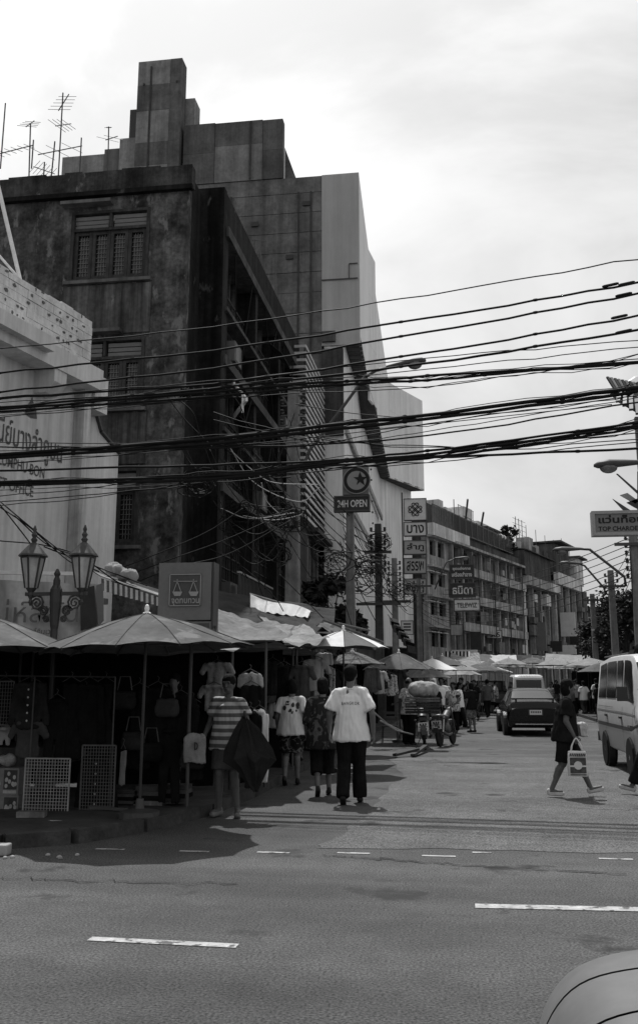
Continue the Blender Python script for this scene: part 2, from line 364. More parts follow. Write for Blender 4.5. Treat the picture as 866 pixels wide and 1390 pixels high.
# ------------------------------------------------------------ windows
def shutter_window(parent, P, u, n, u0, u1, z0, z1, transom=.55, ns=4, mats=(wood_dk, signmd)):
    P, u, n = V(P), V(u), V(n); H3 = Matrix((u, n, V((0, 0, 1)))).transposed()
    def c(a, z, o): return P + u * a + n * o + V((0, 0, z))
    wd = u1 - u0; fr = MB()
    for a in (u0 + .045, u1 - .045): fr.box(c(a, (z0 + z1) / 2, -.05), (.09, .16, z1 - z0), M4=H3)
    for z in (z0 + .04, z1 - .04, z1 - transom): fr.box(c((u0 + u1) / 2, z, -.055), (wd - .181, .15, .08), M4=H3)
    fr.box(c((u0 + u1) / 2, z1 - transom / 2, -.06), (.07, .13, transom - .121), M4=H3)
    win = fr.build('window', mats[0], parent)
    MB().box(c((u0 + u1) / 2, z0 - .05, .03), (wd + .2, .2, .09), M4=H3).build('sill', conc_mid, win)
    for k in (0, 1):
        cx = u0 + wd * (.25 + .5 * k)
        for j in range(3): MB().box(c(cx, z1 - transom + .11 + j * (transom - .16) / 3, -.09), (wd / 2 - .17, .05, (transom - .2) / 3 - .012), M4=H3).build('transom_slat', mats[1], win)
    h = z1 - transom - z0 - .12; sw = (wd - .2) / ns
    for k in range(ns):
        cx = u0 + .1 + sw * (k + .5); cz = z0 + .08 + h / 2; s = MB()
        for e in (-1, 1): s.box(c(cx + e * (sw / 2 - .05), cz, -.075), (.09, .06, h), M4=H3)
        for e in (-1, 1): s.box(c(cx, cz + e * (h / 2 - .05), -.077), (sw - .19, .055, .09), M4=H3)
        s.build('shutter', mats[0], win)
        MB().box(c(cx, cz, -.13), (sw - .1, .012, h - .08), M4=H3).build('pane', glass_dk, win)
        l = MB()
        for j in range(1, 4): l.box(c(cx - sw / 2 + .1 + (sw - .2) * j / 4, cz, -.108), (.014, .012, h - .19), M4=H3)
        for j in range(1, 9): l.box(c(cx, cz - h / 2 + .1 + (h - .2) * j / 9, -.094), (sw - .2, .01, .012), M4=H3)
        l.build('lattice', mats[1], win)
    return win
X3, Y3, Z3 = V((1, 0, 0)), V((0, 1, 0)), V((0, 0, 1))

# ------------------------------------------------------------ the mouldy corner building
ob = thing('corner_shophouse', 'dark mould-streaked four storey corner building with shuttered windows behind the post office', 'building', (-8, 24.3, 0))
ops = [(-10.25, -8.02, 12.16, 14.22), (-10.25, -8.02, 8.55, 10.5), (-10.25, -8.02, 4.94, 6.95)]
MB().wall((0, 23, 0), X3, -Y3, -16, -6.96, 0, 14.75, ops, .3).build('front_wall', conc_dark, ob)
for o in ops: shutter_window(ob, (0, 23, 0), X3, -Y3, *o)
MB().bb((-10.45, 22.955, 10.62), (-7.9, 23.0, 12.02)).build('apron_panel', M('apron_render', .11, .95, .45, 1.1, streak=.7, blotch=(.2, .66, 2.3), bump=.3), ob)
MB().bb((-10.4, 22.96, 7.05), (-7.9, 23.0, 8.42)).build('apron_panel', MATS['apron_render'], ob)
for z, xx in ((14.35, 1.0), (10.6, 1.3)): MB().bb((-10.5, 22.72, z), (-10.5 + 2.6 * xx * .55, 23.0, z + .09)).build('window_hood', conc_mid, ob)
pr = MB(); xx = -16.0
while xx < -6.9:                                     # parapet with worn, broken top
    x2 = min(xx + .55, -6.86); pr.bb((xx, 22.9, 14.752), (x2, 23.25, 15.36 + random.uniform(-.035, .03))); xx = x2
pr.build('parapet', M('worn_parapet', .05, .95, .6, 1.6, streak=.5, blotch=(.17, .62, 2.6), bump=.5), ob)
MB().bb((-16.05, 22.84, 14.62), (-6.83, 22.998, 14.75)).build('cornice', conc_black, ob)
MB().bb((-7.26, 23.302, 0), (-6.96, 24.298, 15.2)).build('return_wall', conc_black, ob)
MB().bb((-7.3, 24.3, 0), (-6.3, 24.6, 15.4)).build('front_wall', conc_black, ob)
MB().bb((-16, 24.6, 14.6), (-6.95, 36.9, 14.75)).build('roof', conc_black, ob)
MB().bb((-7.2, 24.6, 0), (-6.95, 36.9, 14.6)).build('street_wall', conc_black, ob)
MB().bb((-16, 36.9, 0), (-6.3, 37.1, 15.3)).build('rear_wall', conc_black, ob)
MB().bb((-6.55, 24.6, 14.33), (-6.32, 36.898, 15.4)).build('street_parapet', conc_black, ob)
ledge = M('ledge_concrete', .085, .95, .4, 1.0, streak=.4, bump=.3)
for z, th, ex in ((14.17, .30, .08), (10.35, .28, .06), (6.75, .28, .06), (3.4, .3, .5)):
    MB().bb((-6.949, 24.602, z - th / 2), (-6.3 + ex, 36.88, z + th / 2)).build('floor_slab', ledge, ob)
for z in (11.83, 8.35): MB().bb((-6.62, 24.602, z - .06), (-6.22, 36.88, z + .06)).build('sun_ledge', ledge, ob)
for zi, (za, zb) in enumerate(((10.5, 14.0), (6.9, 10.2), (3.56, 6.6))):
    for k in range(4):
        y = 24.62 + k * 4.03; MB().bb((-6.948, y, za), (-6.31, min(y + .32, 36.87), zb)).build('pier', conc_black, ob)
    for b_ in range(3):
        y0 = 24.96 + b_ * 4.03; wl = 3.67
        for j in range(5):
            ya = y0 + wl * j / 5
            MB().bb((-6.94, ya + .05, za + .05), (-6.90, ya + wl / 5 - .05, zb - .9 if zi else zb - 1.0)).build('pane', glass_dk, ob)
            f = MB().bb((-6.93, ya - .03, za), (-6.80, ya + .035, zb)); f.build('mullion', M('fin_render', .11, .9, .6, 1.4, streak=.6), ob)
        MB().bb((-6.93, y0, zb - .86), (-6.86, y0 + wl, zb - .74)).build('window_rail', wood_dk, ob)
        if random.random() < .8:
            j = random.randint(0, 3); ya = y0 + wl * j / 5
            MB().bb((-6.88, ya + .06, za + .2), (-6.83, ya + wl / 5 - .05, zb - 1.1)).build('shutter', random.choice([wood_md, wood_dk, conc_mid]), ob)
grl = M('window_grille', .06, .7, .3, 5)
for zi, (za, zb) in enumerate(((10.5, 14.0), (6.9, 10.2), (3.56, 6.6))):
    for b_ in range(3):
        y0 = 24.98 + b_ * 4.03; g = MB()
        for k in range(15): g.bar((-6.70, y0 + .12 + k * .245, za + .08), (-6.70, y0 + .12 + k * .245, zb - 1.0), .022)
        for k in range(6): z = za + .15 + k * (zb - za - 1.25) / 5; g.bar((-6.68, y0, z), (-6.68, y0 + 3.66, z), .03)
        g.build('window_grille', grl, ob)
        if (zi + b_) % 2 == 0: a_ = MB().bb((-6.62, y0 + .5, za + .1), (-6.2, y0 + 1.35, za + .7)).build('air_conditioner', conc_mid, ob); MB().bb((-6.195, y0 + .58, za + .16), (-6.19, y0 + 1.05, za + .62)).build('fan_grille', blk, a_)
        if (zi + b_) % 3 == 1: MB().slab([(-6.3, y0 + 1.6, zb - .95), (-6.3, y0 + 3.2, zb - .95), (-5.8, y0 + 3.2, zb - 1.4), (-5.8, y0 + 1.6, zb - 1.4)], (0, 0, .02)).build('window_awning', M('rust_sheet', .075, .8, .4, 4, streak=.4), ob)
        for k in range(2): MB().tube([(-6.3, y0 + .3 + 3 * random.random(), za), (-6.28, y0 + .3 + 3 * random.random(), zb)], .02, 4).build('cable_run', cablem, ob)
# rusted reinforcing bars left standing on the parapet
for y in (29.9, 30.2, 30.7, 32.4, 32.7, 33.6, 34.5):
    h = random.uniform(.5, 1.3); MB().tube([(-6.42, y, 15.38), (-6.42 + random.uniform(-.05, .05), y + random.uniform(-.05, .05), 15.38 + h)], .018, 4).build('reinforcing_bar', dkm, ob)
# white awning bracket and balcony railing on the street side
p = [atX(316, 518, -6.2), atX(335, 542, -5.4), atX(318, 565, -6.2)]
aw = thing('awning_bracket', 'white folded awning bracket sticking out of the dark corner building', 'bracket', (-6.2, p[0].y, p[2].z))
MB().bar(p[1], p[2], .06, .10).build('front_arm', whitem, aw)
for k in range(5): a = p[0].lerp(p[1], k / 5); b_ = p[0].lerp(p[1], k / 5 + .13); MB().bar(a, b_, .05, .07).build('strap', whitem, aw)
MB().bar(p[0].lerp(p[1], .75), p[0].lerp(p[1], .75) - V((0, 0, .5)), .05).build('stay', whitem, aw)
rl = thing('balcony_railing', 'dark upright balcony railing with pale top rail above the tarpaulins', 'railing', (-6.1, 26.5, 3.56))
MB().bar((-5.84, 24.9, 4.45), (-5.84, 29.5, 4.45), .08, .05).build('top_rail', steel, rl)
b0 = MB().bar((-5.84, 24.95, 3.55), (-5.84, 24.95, 4.42), .035).build('baluster', dkm, rl)
for k in range(1, 26): piece(b0, rl, (0, .18 * k, 0))

# ------------------------------------------------------------ post office
PD, PN, P0 = V((.2081, .9781, 0)), V((.9781, -.2081, 0)), V((-8.05, 21.5, 0))
def W(s, z, o=0): q = P0 + PD * s + PN * o; return V((q.x, q.y, z))
PM = Matrix((PD, PN, Z3)).transposed()
po = thing('post_office', 'white two storey post office with faded lettering and crumbling parapet on the left', 'building', W(-4, 0))
MB().wall(P0, PD, PN, -14, -1.9, 0, 8.0, [(-13, -9.2, 0, 3), (-8.6, -5.4, 0, 3), (-4.8, -2.2, 0, 2.9)], .35).build('front_wall', white_w, po)
MB().slab([W(-1.62, 0), W(0, 0), W(0, 6.92), W(-.84, 7.26), W(-1.16, 7.75), W(-1.62, 7.75)], -PN * 3).build('side_wing', white_w, po)
for s, z1 in ((-1.76, 8.0),): MB().box(W(s, z1 / 2, .02), (.26, .5, z1), M4=PM).build('pilaster', M('pilaster_paint', .55, .85, .2, 1, streak=.4), po)
MB().tube([W(-1.55, .2, .09), W(-1.55, 7.35, .09), W(-1.46, 7.45, .09)], .045, 8).build('downpipe', M('pipe_grey', .3, .6, .2, 2, streak=.3), po)
cop = MB()
for a, b_ in (((0.02, 6.93), (-.84, 7.27)), ((-.85, 7.29), (-1.17, 7.78))): cop.bar(W(a[0], a[1] + .03, -.1), W(b_[0], b_[1] + .03, -.1), .36, .05, up=(0, 0, 1))
cop.build('coping', dkm, po)
# cornice slab, end block, console brackets and the crumbling parapet above
MB().box(W(-7.9, 8.24, .20), (12.6, .66, .48), M4=PM).build('cornice', white_w, po)
MB().box(W(-1.34, 8.02, .10), (.52, .46, .84), M4=PM).build('cornice_end', white_b, po)
for s in (-3.35, -7.0): MB().slab([W(s, 8.0, .0), W(s, 8.0, .50), W(s, 7.72, .50), W(s, 7.5, .3), W(s, 7.5, 0)], PD * .42).build('console', white_w, po)
MB().box(W(-9.2, 8.36, .62), (11.0, .2, .3), M4=PM).build('cornice_lip', white_w, po)
rows, L0 = 6, -14.0
for r in range(rows):                                  # brick parapet under thin worn plaster: blocks laid course by course
    z = 8.49 + r * .196; s = L0 + (.0 if r % 2 else .2)
    while s < -1.82:
        s2 = min(s + .44, -1.8); top = .186 - (random.uniform(0, .06) if r == rows - 1 else 0)
        if s2 - s > .08: MB().box(W((s + s2) / 2, z + top / 2, .16 + random.uniform(-.010, .010)), (s2 - s - .006, .28, top), M4=PM).build('brick', white_b, po)
        s = s2
MB().box(W(-7.92, 9.05, .15), (12.1, .2, 1.1), M4=PM).build('parapet_core', conc_lt, po)
stain = M('exposed_brick', .14, .95, .3, 8)
for k in range(80):
    s = random.uniform(-6.6, -1.95); z = random.choice([8.52 + r * .196 for r in range(6)]) + .03
    rx, rz_ = random.uniform(.02, .07), random.uniform(.02, .05); MB().slab([W(s + rx * random.uniform(.5, 1.1) * cos(a * .7), z + .05 + rz_ * random.uniform(.5, 1.1) * sin(a * .7), .304) for a in range(9)], PN * .012).build('spalled_spot', stain, po)
text('ไปรษณีย์บางลำภูบน', M('faded_blue_letters', .10, .85, .3, 6), po, W(-3.80, 6.42, .0), PD, Z3, 3.1, .74, bold=.006, depth=.012)
text('BANG LUMPHU BON', MATS['faded_blue_letters'], po, W(-3.93, 5.88), PD, Z3, 2.2, .23, bold=.004, depth=.012)
text('POST OFFICE', MATS['faded_blue_letters'], po, W(-3.87, 5.42), PD, Z3, 1.42, .23, bold=.004, depth=.012)
em = MB()
for sg in (-1, 1):
    em.quad(W(-3.4, 6.95, .012), W(-3.4 + sg * .20, 6.98, .012), W(-3.4 + sg * .16, 7.16, .012), W(-3.4 + sg * .05, 7.3, .012), W(-3.4, 7.42, .012))
em.build('emblem', MATS['faded_blue_letters'], po)
MB().box(W(-8, 3.2, .6), (11.8, 1.3, .12), M4=PM).build('door_canopy', conc_mid, po)
for s0_, s1_ in ((-13, -9.2), (-8.6, -5.4), (-4.8, -2.2)): MB().box(W((s0_ + s1_) / 2, 1.45, -.25), (s1_ - s0_ - .004, .06, 2.9), M4=PM).build('roller_shutter', M('roller_shutter', .12, .6, .2, 3), po)
fr = thing('steel_sign_frame', 'pale tubular sign frame leaning over the post office parapet', 'frame', W(-4, 8.5, .7))
tp, bt = atY(-6, 235, 18.4), atY(47, 462, 18.4)
MB().tube([tp, bt], .045, 7).build('leaning_tube', whitem, fr)
MB().tube([atY(-12, 334, 18.4), atY(25, 376, 18.4)], .032, 6).build('cross_tube', whitem, fr)
MB().tube([atY(-2, 285, 18.42), atY(-14, 460, 18.42)], .04, 6).build('leaning_tube', whitem, fr)

# ------------------------------------------------------------ slatted shophouse between the two
sh = thing('slatted_shophouse', 'narrow shophouse faced with white horizontal sun slats beside the blank tower', 'building', (-6.5, 39, 0))
MB().bb((-12, 37.1, 0), (-6.4, 41.45, 14.6)).build('wall', conc_mid, sh)
MB().bb((-6.4, 37.1, 0), (-5.95, 37.5, 15)).build('pier', conc_mid, sh)
s0 = MB().bar((-5.86, 36.0, 7.9), (-5.86, 41.5, 7.9), .05, .13)
s0.bar((-5.87, 36.0, 7.9), (-6.5, 36.0, 7.9), .05, .11); s0 = s0.build('slat', M('white_slat', .50, .5, .12, 3, streak=.1), sh)
for k in range(1, 25): piece(s0, sh, (0, 0, .288 * k))
for y in (36.4, 38.2, 40.0, 41.3): MB().bb((-6.0, y, 7.7), (-5.93, y + .07, 15.0)).build('slat_post', dkm, sh)
MB().bb((-6.35, 37.6, 4.2), (-6.2, 41.3, 7.4)).build('window', glass_dk, sh)
MB().bb((-6.4, 37.1, 7.45), (-5.5, 41.45, 7.62)).build('floor_slab', ledge, sh)
for y in (37.7, 38.9, 40.1, 41.2): MB().bb((-6.36, y, 4.1), (-6.12, y + .09, 7.4)).build('mullion', wood_md, sh)

# ------------------------------------------------------------ blank tower block with metal cladding
tb = thing('tower_block', 'tall blank concrete block with pale metal cladding and jagged dark soffit on the street side', 'building', (-8, 45, 0))
A, B, C_, D, E_, F_ = (-4.21, 41.5), (-4.54, 49.68), (-4.32, 51.46), (-4.83, 67.83), (-4.56, 68.59), (-2.56, 73.1)
MB().prism([(-19, 41.62), (-6.3, 41.62), (-6.3, 73.2), (-19, 73.2)], 0, 25.3).build('core', conc_mid, tb)
z = 9.3
k = 0
while z < 25.4:                                         # poured concrete lifts, panel by panel
    z2 = min(z + 1.02, 25.44); x = -13.6
    cuts = [-13.0, -11.1 + random.uniform(-.3, .3), -8.6 + random.uniform(-.4, .4), -5.995]
    for a, b_ in zip(cuts[:-1], cuts[1:]):
        MB().bb((a + .002, 41.5 - random.uniform(0, .02), z + .014), (b_ - .002, 41.62, z2 - .012)).build('concrete_panel', M('panel_concrete_%d' % (k % 3), (.152, .142, .160)[k % 3], .92, .35, 1.0, streak=.28, bump=.25, blotch=(.10, .62, 1.3)), tb); k += 1
    z = z2
cr = MB(); nx = 36                                       # corrugated side sheet
for i in range(nx):
    x0 = -5.99 + 1.78 * i / nx; x1 = -5.99 + 1.78 * (i + 1) / nx; m_ = (x0 + x1) / 2
    cr.slab([(x0, 41.47, 16.8), (m_, 41.44, 16.8), (x1, 41.47, 16.8), (x1, 41.6, 16.8), (x0, 41.6, 16.8)], (0, 0, 8.64))
tag(cr.build('corrugated_sheet', M('side_cladding', .52, .5, .06, .3, streak=.1, spec=.4), tb))
MB().bb((-5.99, 41.40, 20.0), (-4.3, 41.437, 20.05)).build('sheet_joint', dkm, tb)
MB().bb((-4.72, 41.39, 20.05), (-4.68, 41.437, 20.75)).build('sheet_joint', dkm, tb)
MB().bb((-4.7, 41.40, 20.75), (-4.3, 41.437, 20.79)).build('sheet_joint', dkm, tb)
for a, b_, z0, z1, nn_ in ((A, B, 17.1, 25.42, 4), (B, C_, 16.6, 25.42, 1), (C_, D, 16.2, 23.47, 7), (D, E_, 16.2, 23.47, 1), (E_, F_, 16.2, 23.47, 3)):
    for i in range(nn_):
        p = V((*a, 0)).lerp(V((*b_, 0)), i / nn_); q = V((*a, 0)).lerp(V((*b_, 0)), (i + 1) / nn_); d = (q - p).normalized() * .008
        zs_ = [z0, z0 + (z1 - z0) * .36, z0 + (z1 - z0) * .70, z1]
        for r_, (za, zb) in enumerate(zip(zs_[:-1], zs_[1:])):
            j_ = (i * 7 + r_ * 3) % 3; MB().slab([(p.x + d.x, p.y + d.y, za + .006), (q.x - d.x, q.y - d.y, za + .006), (q.x - d.x, q.y - d.y, zb - .006), (p.x + d.x, p.y + d.y, zb - .006)], (-.12, 0, 0)).build('cladding_panel', M('metal_cladding_%d' % j_, (.80, .78, .80)[j_], .55, .05, .3, streak=.14, blotch=(.62, .70, 1.4)), tb)
MB().prism([(-6.4, 41.61), (A[0] - .14, 41.61), (B[0] - .14, B[1]), (C_[0] - .14, C_[1]), (C_[0] - .14, C_[1] + .02), (-6.4, C_[1] + .02)], 17.3, 25.38).build('cladding_frame', conc_mid, tb)
MB().prism([(-6.4, C_[1] + .03), (C_[0] - .14, C_[1] + .03), (D[0] - .14, D[1]), (E_[0] - .14, E_[1]), (F_[0] - .14, F_[1]), (-6.4, F_[1])], 16.4, 23.43).build('cladding_frame', conc_mid, tb)
W1, W2, W3, W4 = (-5.0, 41.55), (-5.25, 51.7), (-5.55, 67.9), (-3.6, 73.2)           # lower wall, set back under the overhang
for (a, b_), (c, d), zz, n_ in (((A, B), (W1, (-5.2, 49.7)), 17.1, 14), ((C_, D), (W2, W3), 16.2, 22), ((E_, F_), (W3, W4), 16.2, 7)):
    for i in range(n_):
        t0, t1 = i / n_ + .004, (i + 1) / n_ - .004; L_ = lambda u, v, t: V((*u, zz)).lerp(V((*v, zz)), t)
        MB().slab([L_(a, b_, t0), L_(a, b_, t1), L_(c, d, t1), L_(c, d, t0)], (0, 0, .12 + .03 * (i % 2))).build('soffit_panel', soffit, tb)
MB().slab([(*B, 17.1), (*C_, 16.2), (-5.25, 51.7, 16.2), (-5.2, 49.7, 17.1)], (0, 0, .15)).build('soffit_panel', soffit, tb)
for a, b_, zt in ((W1, W2, 17.2), (W2, W3, 16.3), (W3, W4, 16.3)):
    n_ = 4
    for i in range(n_):
        p = V((*a, 0)).lerp(V((*b_, 0)), i / n_); q = V((*a, 0)).lerp(V((*b_, 0)), (i + 1) / n_); d = (q - p).normalized() * .006
        MB().slab([(p.x + d.x, p.y + d.y, 4.2), (q.x - d.x, q.y - d.y, 4.2), (q.x - d.x, q.y - d.y, zt), (p.x + d.x, p.y + d.y, zt)], (-.9, 0, 0)).build('wall_panel', cladwall, tb)
MB().bb((-5.98, 41.3, 12.5), (-5.0, 41.56, 16.6)).build('duct', M('dark_duct', .05, .8, .3, 2, streak=.4), tb)
MB().bb((-5.97, 41.30, 16.95), (-5.35, 41.438, 17.45)).build('broken_sheet', soffit, tb)
for z, x in ((9.5, -4.86), (12.9, -4.95)): MB().bar((x, 42, z), (x - .35, 66, z), .12, .3).build('sloping_beam', conc_lt, tb)
for i in range(11): MB().box((-4.98 - i * .03, 56 + i * .16, 8.2 + i * .7), (.1, .1, .1)).build('bracket', dkm, tb)
for x in (-10.4, -7.1, -6.5): MB().tube([(x, 41.40, 12), (x, 41.40, 24.6)], .05, 6).build('drainpipe', M('pipe_dark', .06, .7, .3, 3), tb)
for x, z in ((-9.4, 23.0), (-7.7, 21.2), (-8.6, 19.1), (-6.9, 23.9)): MB().bb((x, 41.40, z), (x + .35, 41.46, z + .22)).build('vent', blk, tb)
MB().tube([(-14.6, 41.15, 25.4), (-14.6, 41.15, 32.0)], .05, 6).build('drainpipe', MATS['pipe_dark'], tb); MB().tube([(-9.5, 41.40, 25.5), (-9.5, 41.40, 28.6)], .045, 6).build('drainpipe', MATS['pipe_dark'], tb)
for x in (-15.0, -13.3): MB().bb((x, 41.15, 31.0), (x + .08, 41.19, 31.1)).build('fixing', blk, tb)
# roof volumes
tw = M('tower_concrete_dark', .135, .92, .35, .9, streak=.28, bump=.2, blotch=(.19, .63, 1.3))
tz = 25.2; i = 0
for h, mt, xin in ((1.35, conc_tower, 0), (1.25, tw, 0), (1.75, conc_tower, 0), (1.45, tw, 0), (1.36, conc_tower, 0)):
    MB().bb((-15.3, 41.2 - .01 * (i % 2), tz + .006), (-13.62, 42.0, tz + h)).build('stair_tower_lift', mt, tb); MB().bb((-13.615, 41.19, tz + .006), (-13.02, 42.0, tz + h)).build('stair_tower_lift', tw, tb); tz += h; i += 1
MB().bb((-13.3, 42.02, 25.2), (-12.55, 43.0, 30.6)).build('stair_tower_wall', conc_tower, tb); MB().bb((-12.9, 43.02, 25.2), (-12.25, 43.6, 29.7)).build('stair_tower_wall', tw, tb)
MB().bb((-15.75, 41.5, 28.2), (-15.32, 42.2, 29.9)).build('loudspeaker_horn', blk, tb)
for (x0, x1), (z0, z1), mt in (((-12.9, -11.3), (25.45, 27.1), 'ub0'), ((-12.9, -11.3), (27.1, 28.72), 'ub1'), ((-11.29, -8.9), (25.45, 27.4), 'ub2'), ((-11.29, -8.9), (27.4, 28.68), 'ub0'), ((-8.89, -7.9), (25.45, 27.0), 'ub1'), ((-8.89, -7.9), (27.0, 28.64), 'ub0')):
    vv = dict(ub0=.13, ub1=.11, ub2=.2)[mt]; MB().bb((x0 + .006, 41.44, z0 + .006), (x1 - .006, 41.95, z1 - .004)).build('roof_block_panel', M(mt, vv, .92, .3, 1.0, streak=.26, bump=.2, blotch=(.10, .62, 1.3)), tb)
MB().slab([(-7.9, 41.97, 25.4), (-7.3, 41.97, 25.4), (-7.3, 41.97, 25.6), (-7.9, 41.97, 27.4)], (0, .4, 0)).build('roof_stair', tw, tb)
MB().bb((-19.2, 41.5, 22), (-17.0, 41.8, 27.55)).build('roof_parapet', conc_tower, tb); MB().bb((-16.99, 41.5, 22), (-15.32, 41.82, 27.8)).build('roof_parapet', conc_mid, tb); MB().bb((-16.2, 41.46, 22), (-15.32, 41.49, 28.3)).build('roof_parapet', conc_tower, tb)

# ------------------------------------------------------------ far rows of shophouses, bending to the right
FD = V((sin(R(19.9)), cos(R(19.9)), 0)); FN = V((FD.y, -FD.x, 0)); FP = V((-2.5, 73.3, 0)); FM = Matrix((FD, FN, Z3)).transposed()
def G(s, z, o=0): q = FP + FD * s + FN * o; return V((q.x, q.y, z))
far_wall = M('far_render', .34, .92, .35, .6, streak=.6)
far_dark = M('far_dark_render', .075, .92, .4, .5, streak=.5)
far_pale = M('far_pale_paint', .62, .9, .2, .5, streak=.35)
def far_window(par, s0, s1, z0, z1, o=0, mt=glass_dk, fm=wood_md):
    f = MB()
    for s in (s0, (s0 + s1) / 2, s1): f.box(G(s, (z0 + z1) / 2, o - .14), (.09, .1, z1 - z0), M4=FM)
    for z in (z0 + .04, z1 - .04, z0 + (z1 - z0) * .68): f.box(G((s0 + s1) / 2, z, o - .15), (s1 - s0, .08, .07), M4=FM)
    w_ = f.build('window', fm, par)
    for s in ((s0 * 3 + s1) / 4, (s0 + 3 * s1) / 4): MB().box(G(s, (z0 + z1) / 2, o - .19), ((s1 - s0) / 2 - .1, .03, z1 - z0 - .08), M4=FM).build('pane', mt, w_)
    return w_
def ac(par, s, z, o=.18):
    a_ = MB().box(G(s, z, o + .12), (.8, .34, .58), M4=FM).build('air_conditioner', conc_lt, par); MB().lathe([(.2, 0), (.2, .02)], (0, 0, 0), 10).v
    MB().box(G(s + .08, z, o + .295), (.46, .012, .46), M4=FM).build('fan_grille', dkm, a_)
fa = thing('balcony_apartment_row', 'long four storey row with striped balcony ledges and fenced roof in the middle distance', 'building', G(12, 0))
lev = [3.6, 6.0, 8.3, 10.6, 12.9]
ops = []
for i in range(4):
    z0, z1 = lev[i] + .75, lev[i + 1] - .35
    ops += [(.6, 1.9, z0, z1), (2.3, 3.7, z0, z1)]
    for j in range(8): s = 4.80 + j * 2.34; ops.append((s, s + 2.02, z0 - .62, z1 + .06))
MB().wall(FP, FD, FN, 0, 23.6, 0, 12.9, ops, .5).build('front_wall', far_wall, fa)
MB().box(G(11.8, 6.4, -4.4), (23.6, 7.9, 12.8), M4=FM).build('rear_rooms', far_dark, fa)
for o in ops: far_window(fa, *o, o=-.18, fm=M('far_frame', .05, .7, .3, 3))
for z in lev[1:]:
    MB().box(G(14.2, z - .12, .38), (19.0, .78, .2), M4=FM).build('balcony_slab', far_wall, fa)
    if z < 12:
        MB().box(G(14.2, z + .22, .74), (19.0, .08, .52), M4=FM).build('balcony_parapet', far_wall, fa)
    else: MB().box(G(15.5, z + .3, .3), (16, .1, .75), M4=FM).build('roof_edge', far_dark, fa)
    MB().box(G(2.2, z - .14, .22), (4.4, .44, .16), M4=FM).build('ledge', conc_lt, fa)
for j in range(9): MB().box(G(4.66 + j * 2.34, 8, .2), (.22, .4, 9.2), M4=FM).build('pier', far_wall, fa)
MB().box(G(4.1, 13.25, .35), (8.2, .5, .95), M4=FM).build('roof_parapet', far_pale, fa)
for j in range(6):
    s = 5.2 + 2.34 * random.randint(0, 7); ac(fa, s + .6, random.choice(lev[:4]) + 1.1, .2)
nb = 14
for j in range(nb):                                     # roof terrace fence of mesh panels
    s = .1 + 20.6 * j / nb; s1 = .1 + 20.6 * (j + 1) / nb; zt = 15.2 - (.02 * j); f = MB()
    f.box(G(s, 14.45, .5), (.1, .1, 1.5), M4=FM)
    for z in (13.75, zt): f.box(G((s + s1) / 2, z, .5), (s1 - s - .1, .05, .07), M4=FM)
    for k in range(1, 7): f.box(G(s + (s1 - s) * k / 7, 14.45, .5), (.05, .04, 1.4), M4=FM)
    f.build('fence_panel', dkm if j > 2 else wood_md, fa)
    if j in (3, 4, 5, 6, 8, 9, 10): MB().box(G((s + s1) / 2, 14.4, .38), (s1 - s - .15, .06, 1.2), M4=FM).build('fence_screen', far_dark, fa)
MB().box(G(10, 14.4, -3), (20, 5, 2.4), M4=FM).build('roof_shed', far_dark, fa)
for s, ln, z0, z1, o, mt, nm in ((15.5, 4.5, 14.5, 16.6, -3.5, far_pale, 'roof_room'), (19.8, 4.2, 13.2, 15.9, -2.5, far_wall, 'roof_room'), (20, 5.0, 15.9, 16.1, -2.3, far_dark, 'roof'), (15.2, 2.2, 16.6, 17.5, -3.4, far_pale, 'water_tank')): MB().box(G(s, (z0 + z1) / 2, o), (ln, 3, z1 - z0), M4=FM).build(nm, mt, fa)
for s in (13.4, 14.5, 16.2, 17.4): MB().box(G(s, 17.1, -2.2), (.05, .05, 1.0), M4=FM).build('rail_post', steel, fa)
MB().box(G(15.4, 17.55, -2.2), (4.2, .05, .05), M4=FM).build('rail', steel, fa)
for s, dz in ((8.2, 2.2), (12.2, 1.5)): MB().bar(G(s, 15.2, .3), G(s - 1.0, 15.2 + dz * .7, .9), .14).build('roof_pole', dkm, fa)
for s in (17.6, 18.4): MB().ell(G(s, 15.0, .2), (.4, .4, .28), 10, 6).build('pot_lid', whitem, fa, smooth=True)
rnd = random.Random(12)
for k in range(26):                                     # washing, planters and boxes on the balconies
    z = rnd.choice(lev[:4]) + rnd.uniform(.55, .75); s = 4.9 + rnd.random() * 18
    if k % 3 == 0: MB().box(G(s, z + .55, .62), (rnd.uniform(.4, .9), .05, rnd.uniform(.5, .9)), M4=FM).build('washing', rnd.choice([cloth_lt, cloth_md, cloth_dk]), fa)
    elif k % 3 == 1: MB().box(G(s, z + .25, .58), (rnd.uniform(.4, .8), .2, rnd.uniform(.3, .6)), M4=FM).build('planter', rnd.choice([conc_lt, far_dark]), fa)
    else: MB().box(G(s, z + .5, .70), (rnd.uniform(.7, 1.6), .04, rnd.uniform(.6, 1.1)), M4=FM).build('balcony_screen', rnd.choice([far_dark, far_pale, wood_md]), fa)
for z in lev[1:4]:
    for s in (.4, 1.6, 3.0): MB().box(G(s, z - .55, .02), (.9, .5, .06), M4=FM).build('window_hood', far_pale, fa)
for k in range(5): MB().tube([G(5 + 4.2 * k, 3, .95), G(5 + 4.2 * k, 12.6, .95)], .05, 5).build('drainpipe', far_dark, fa)
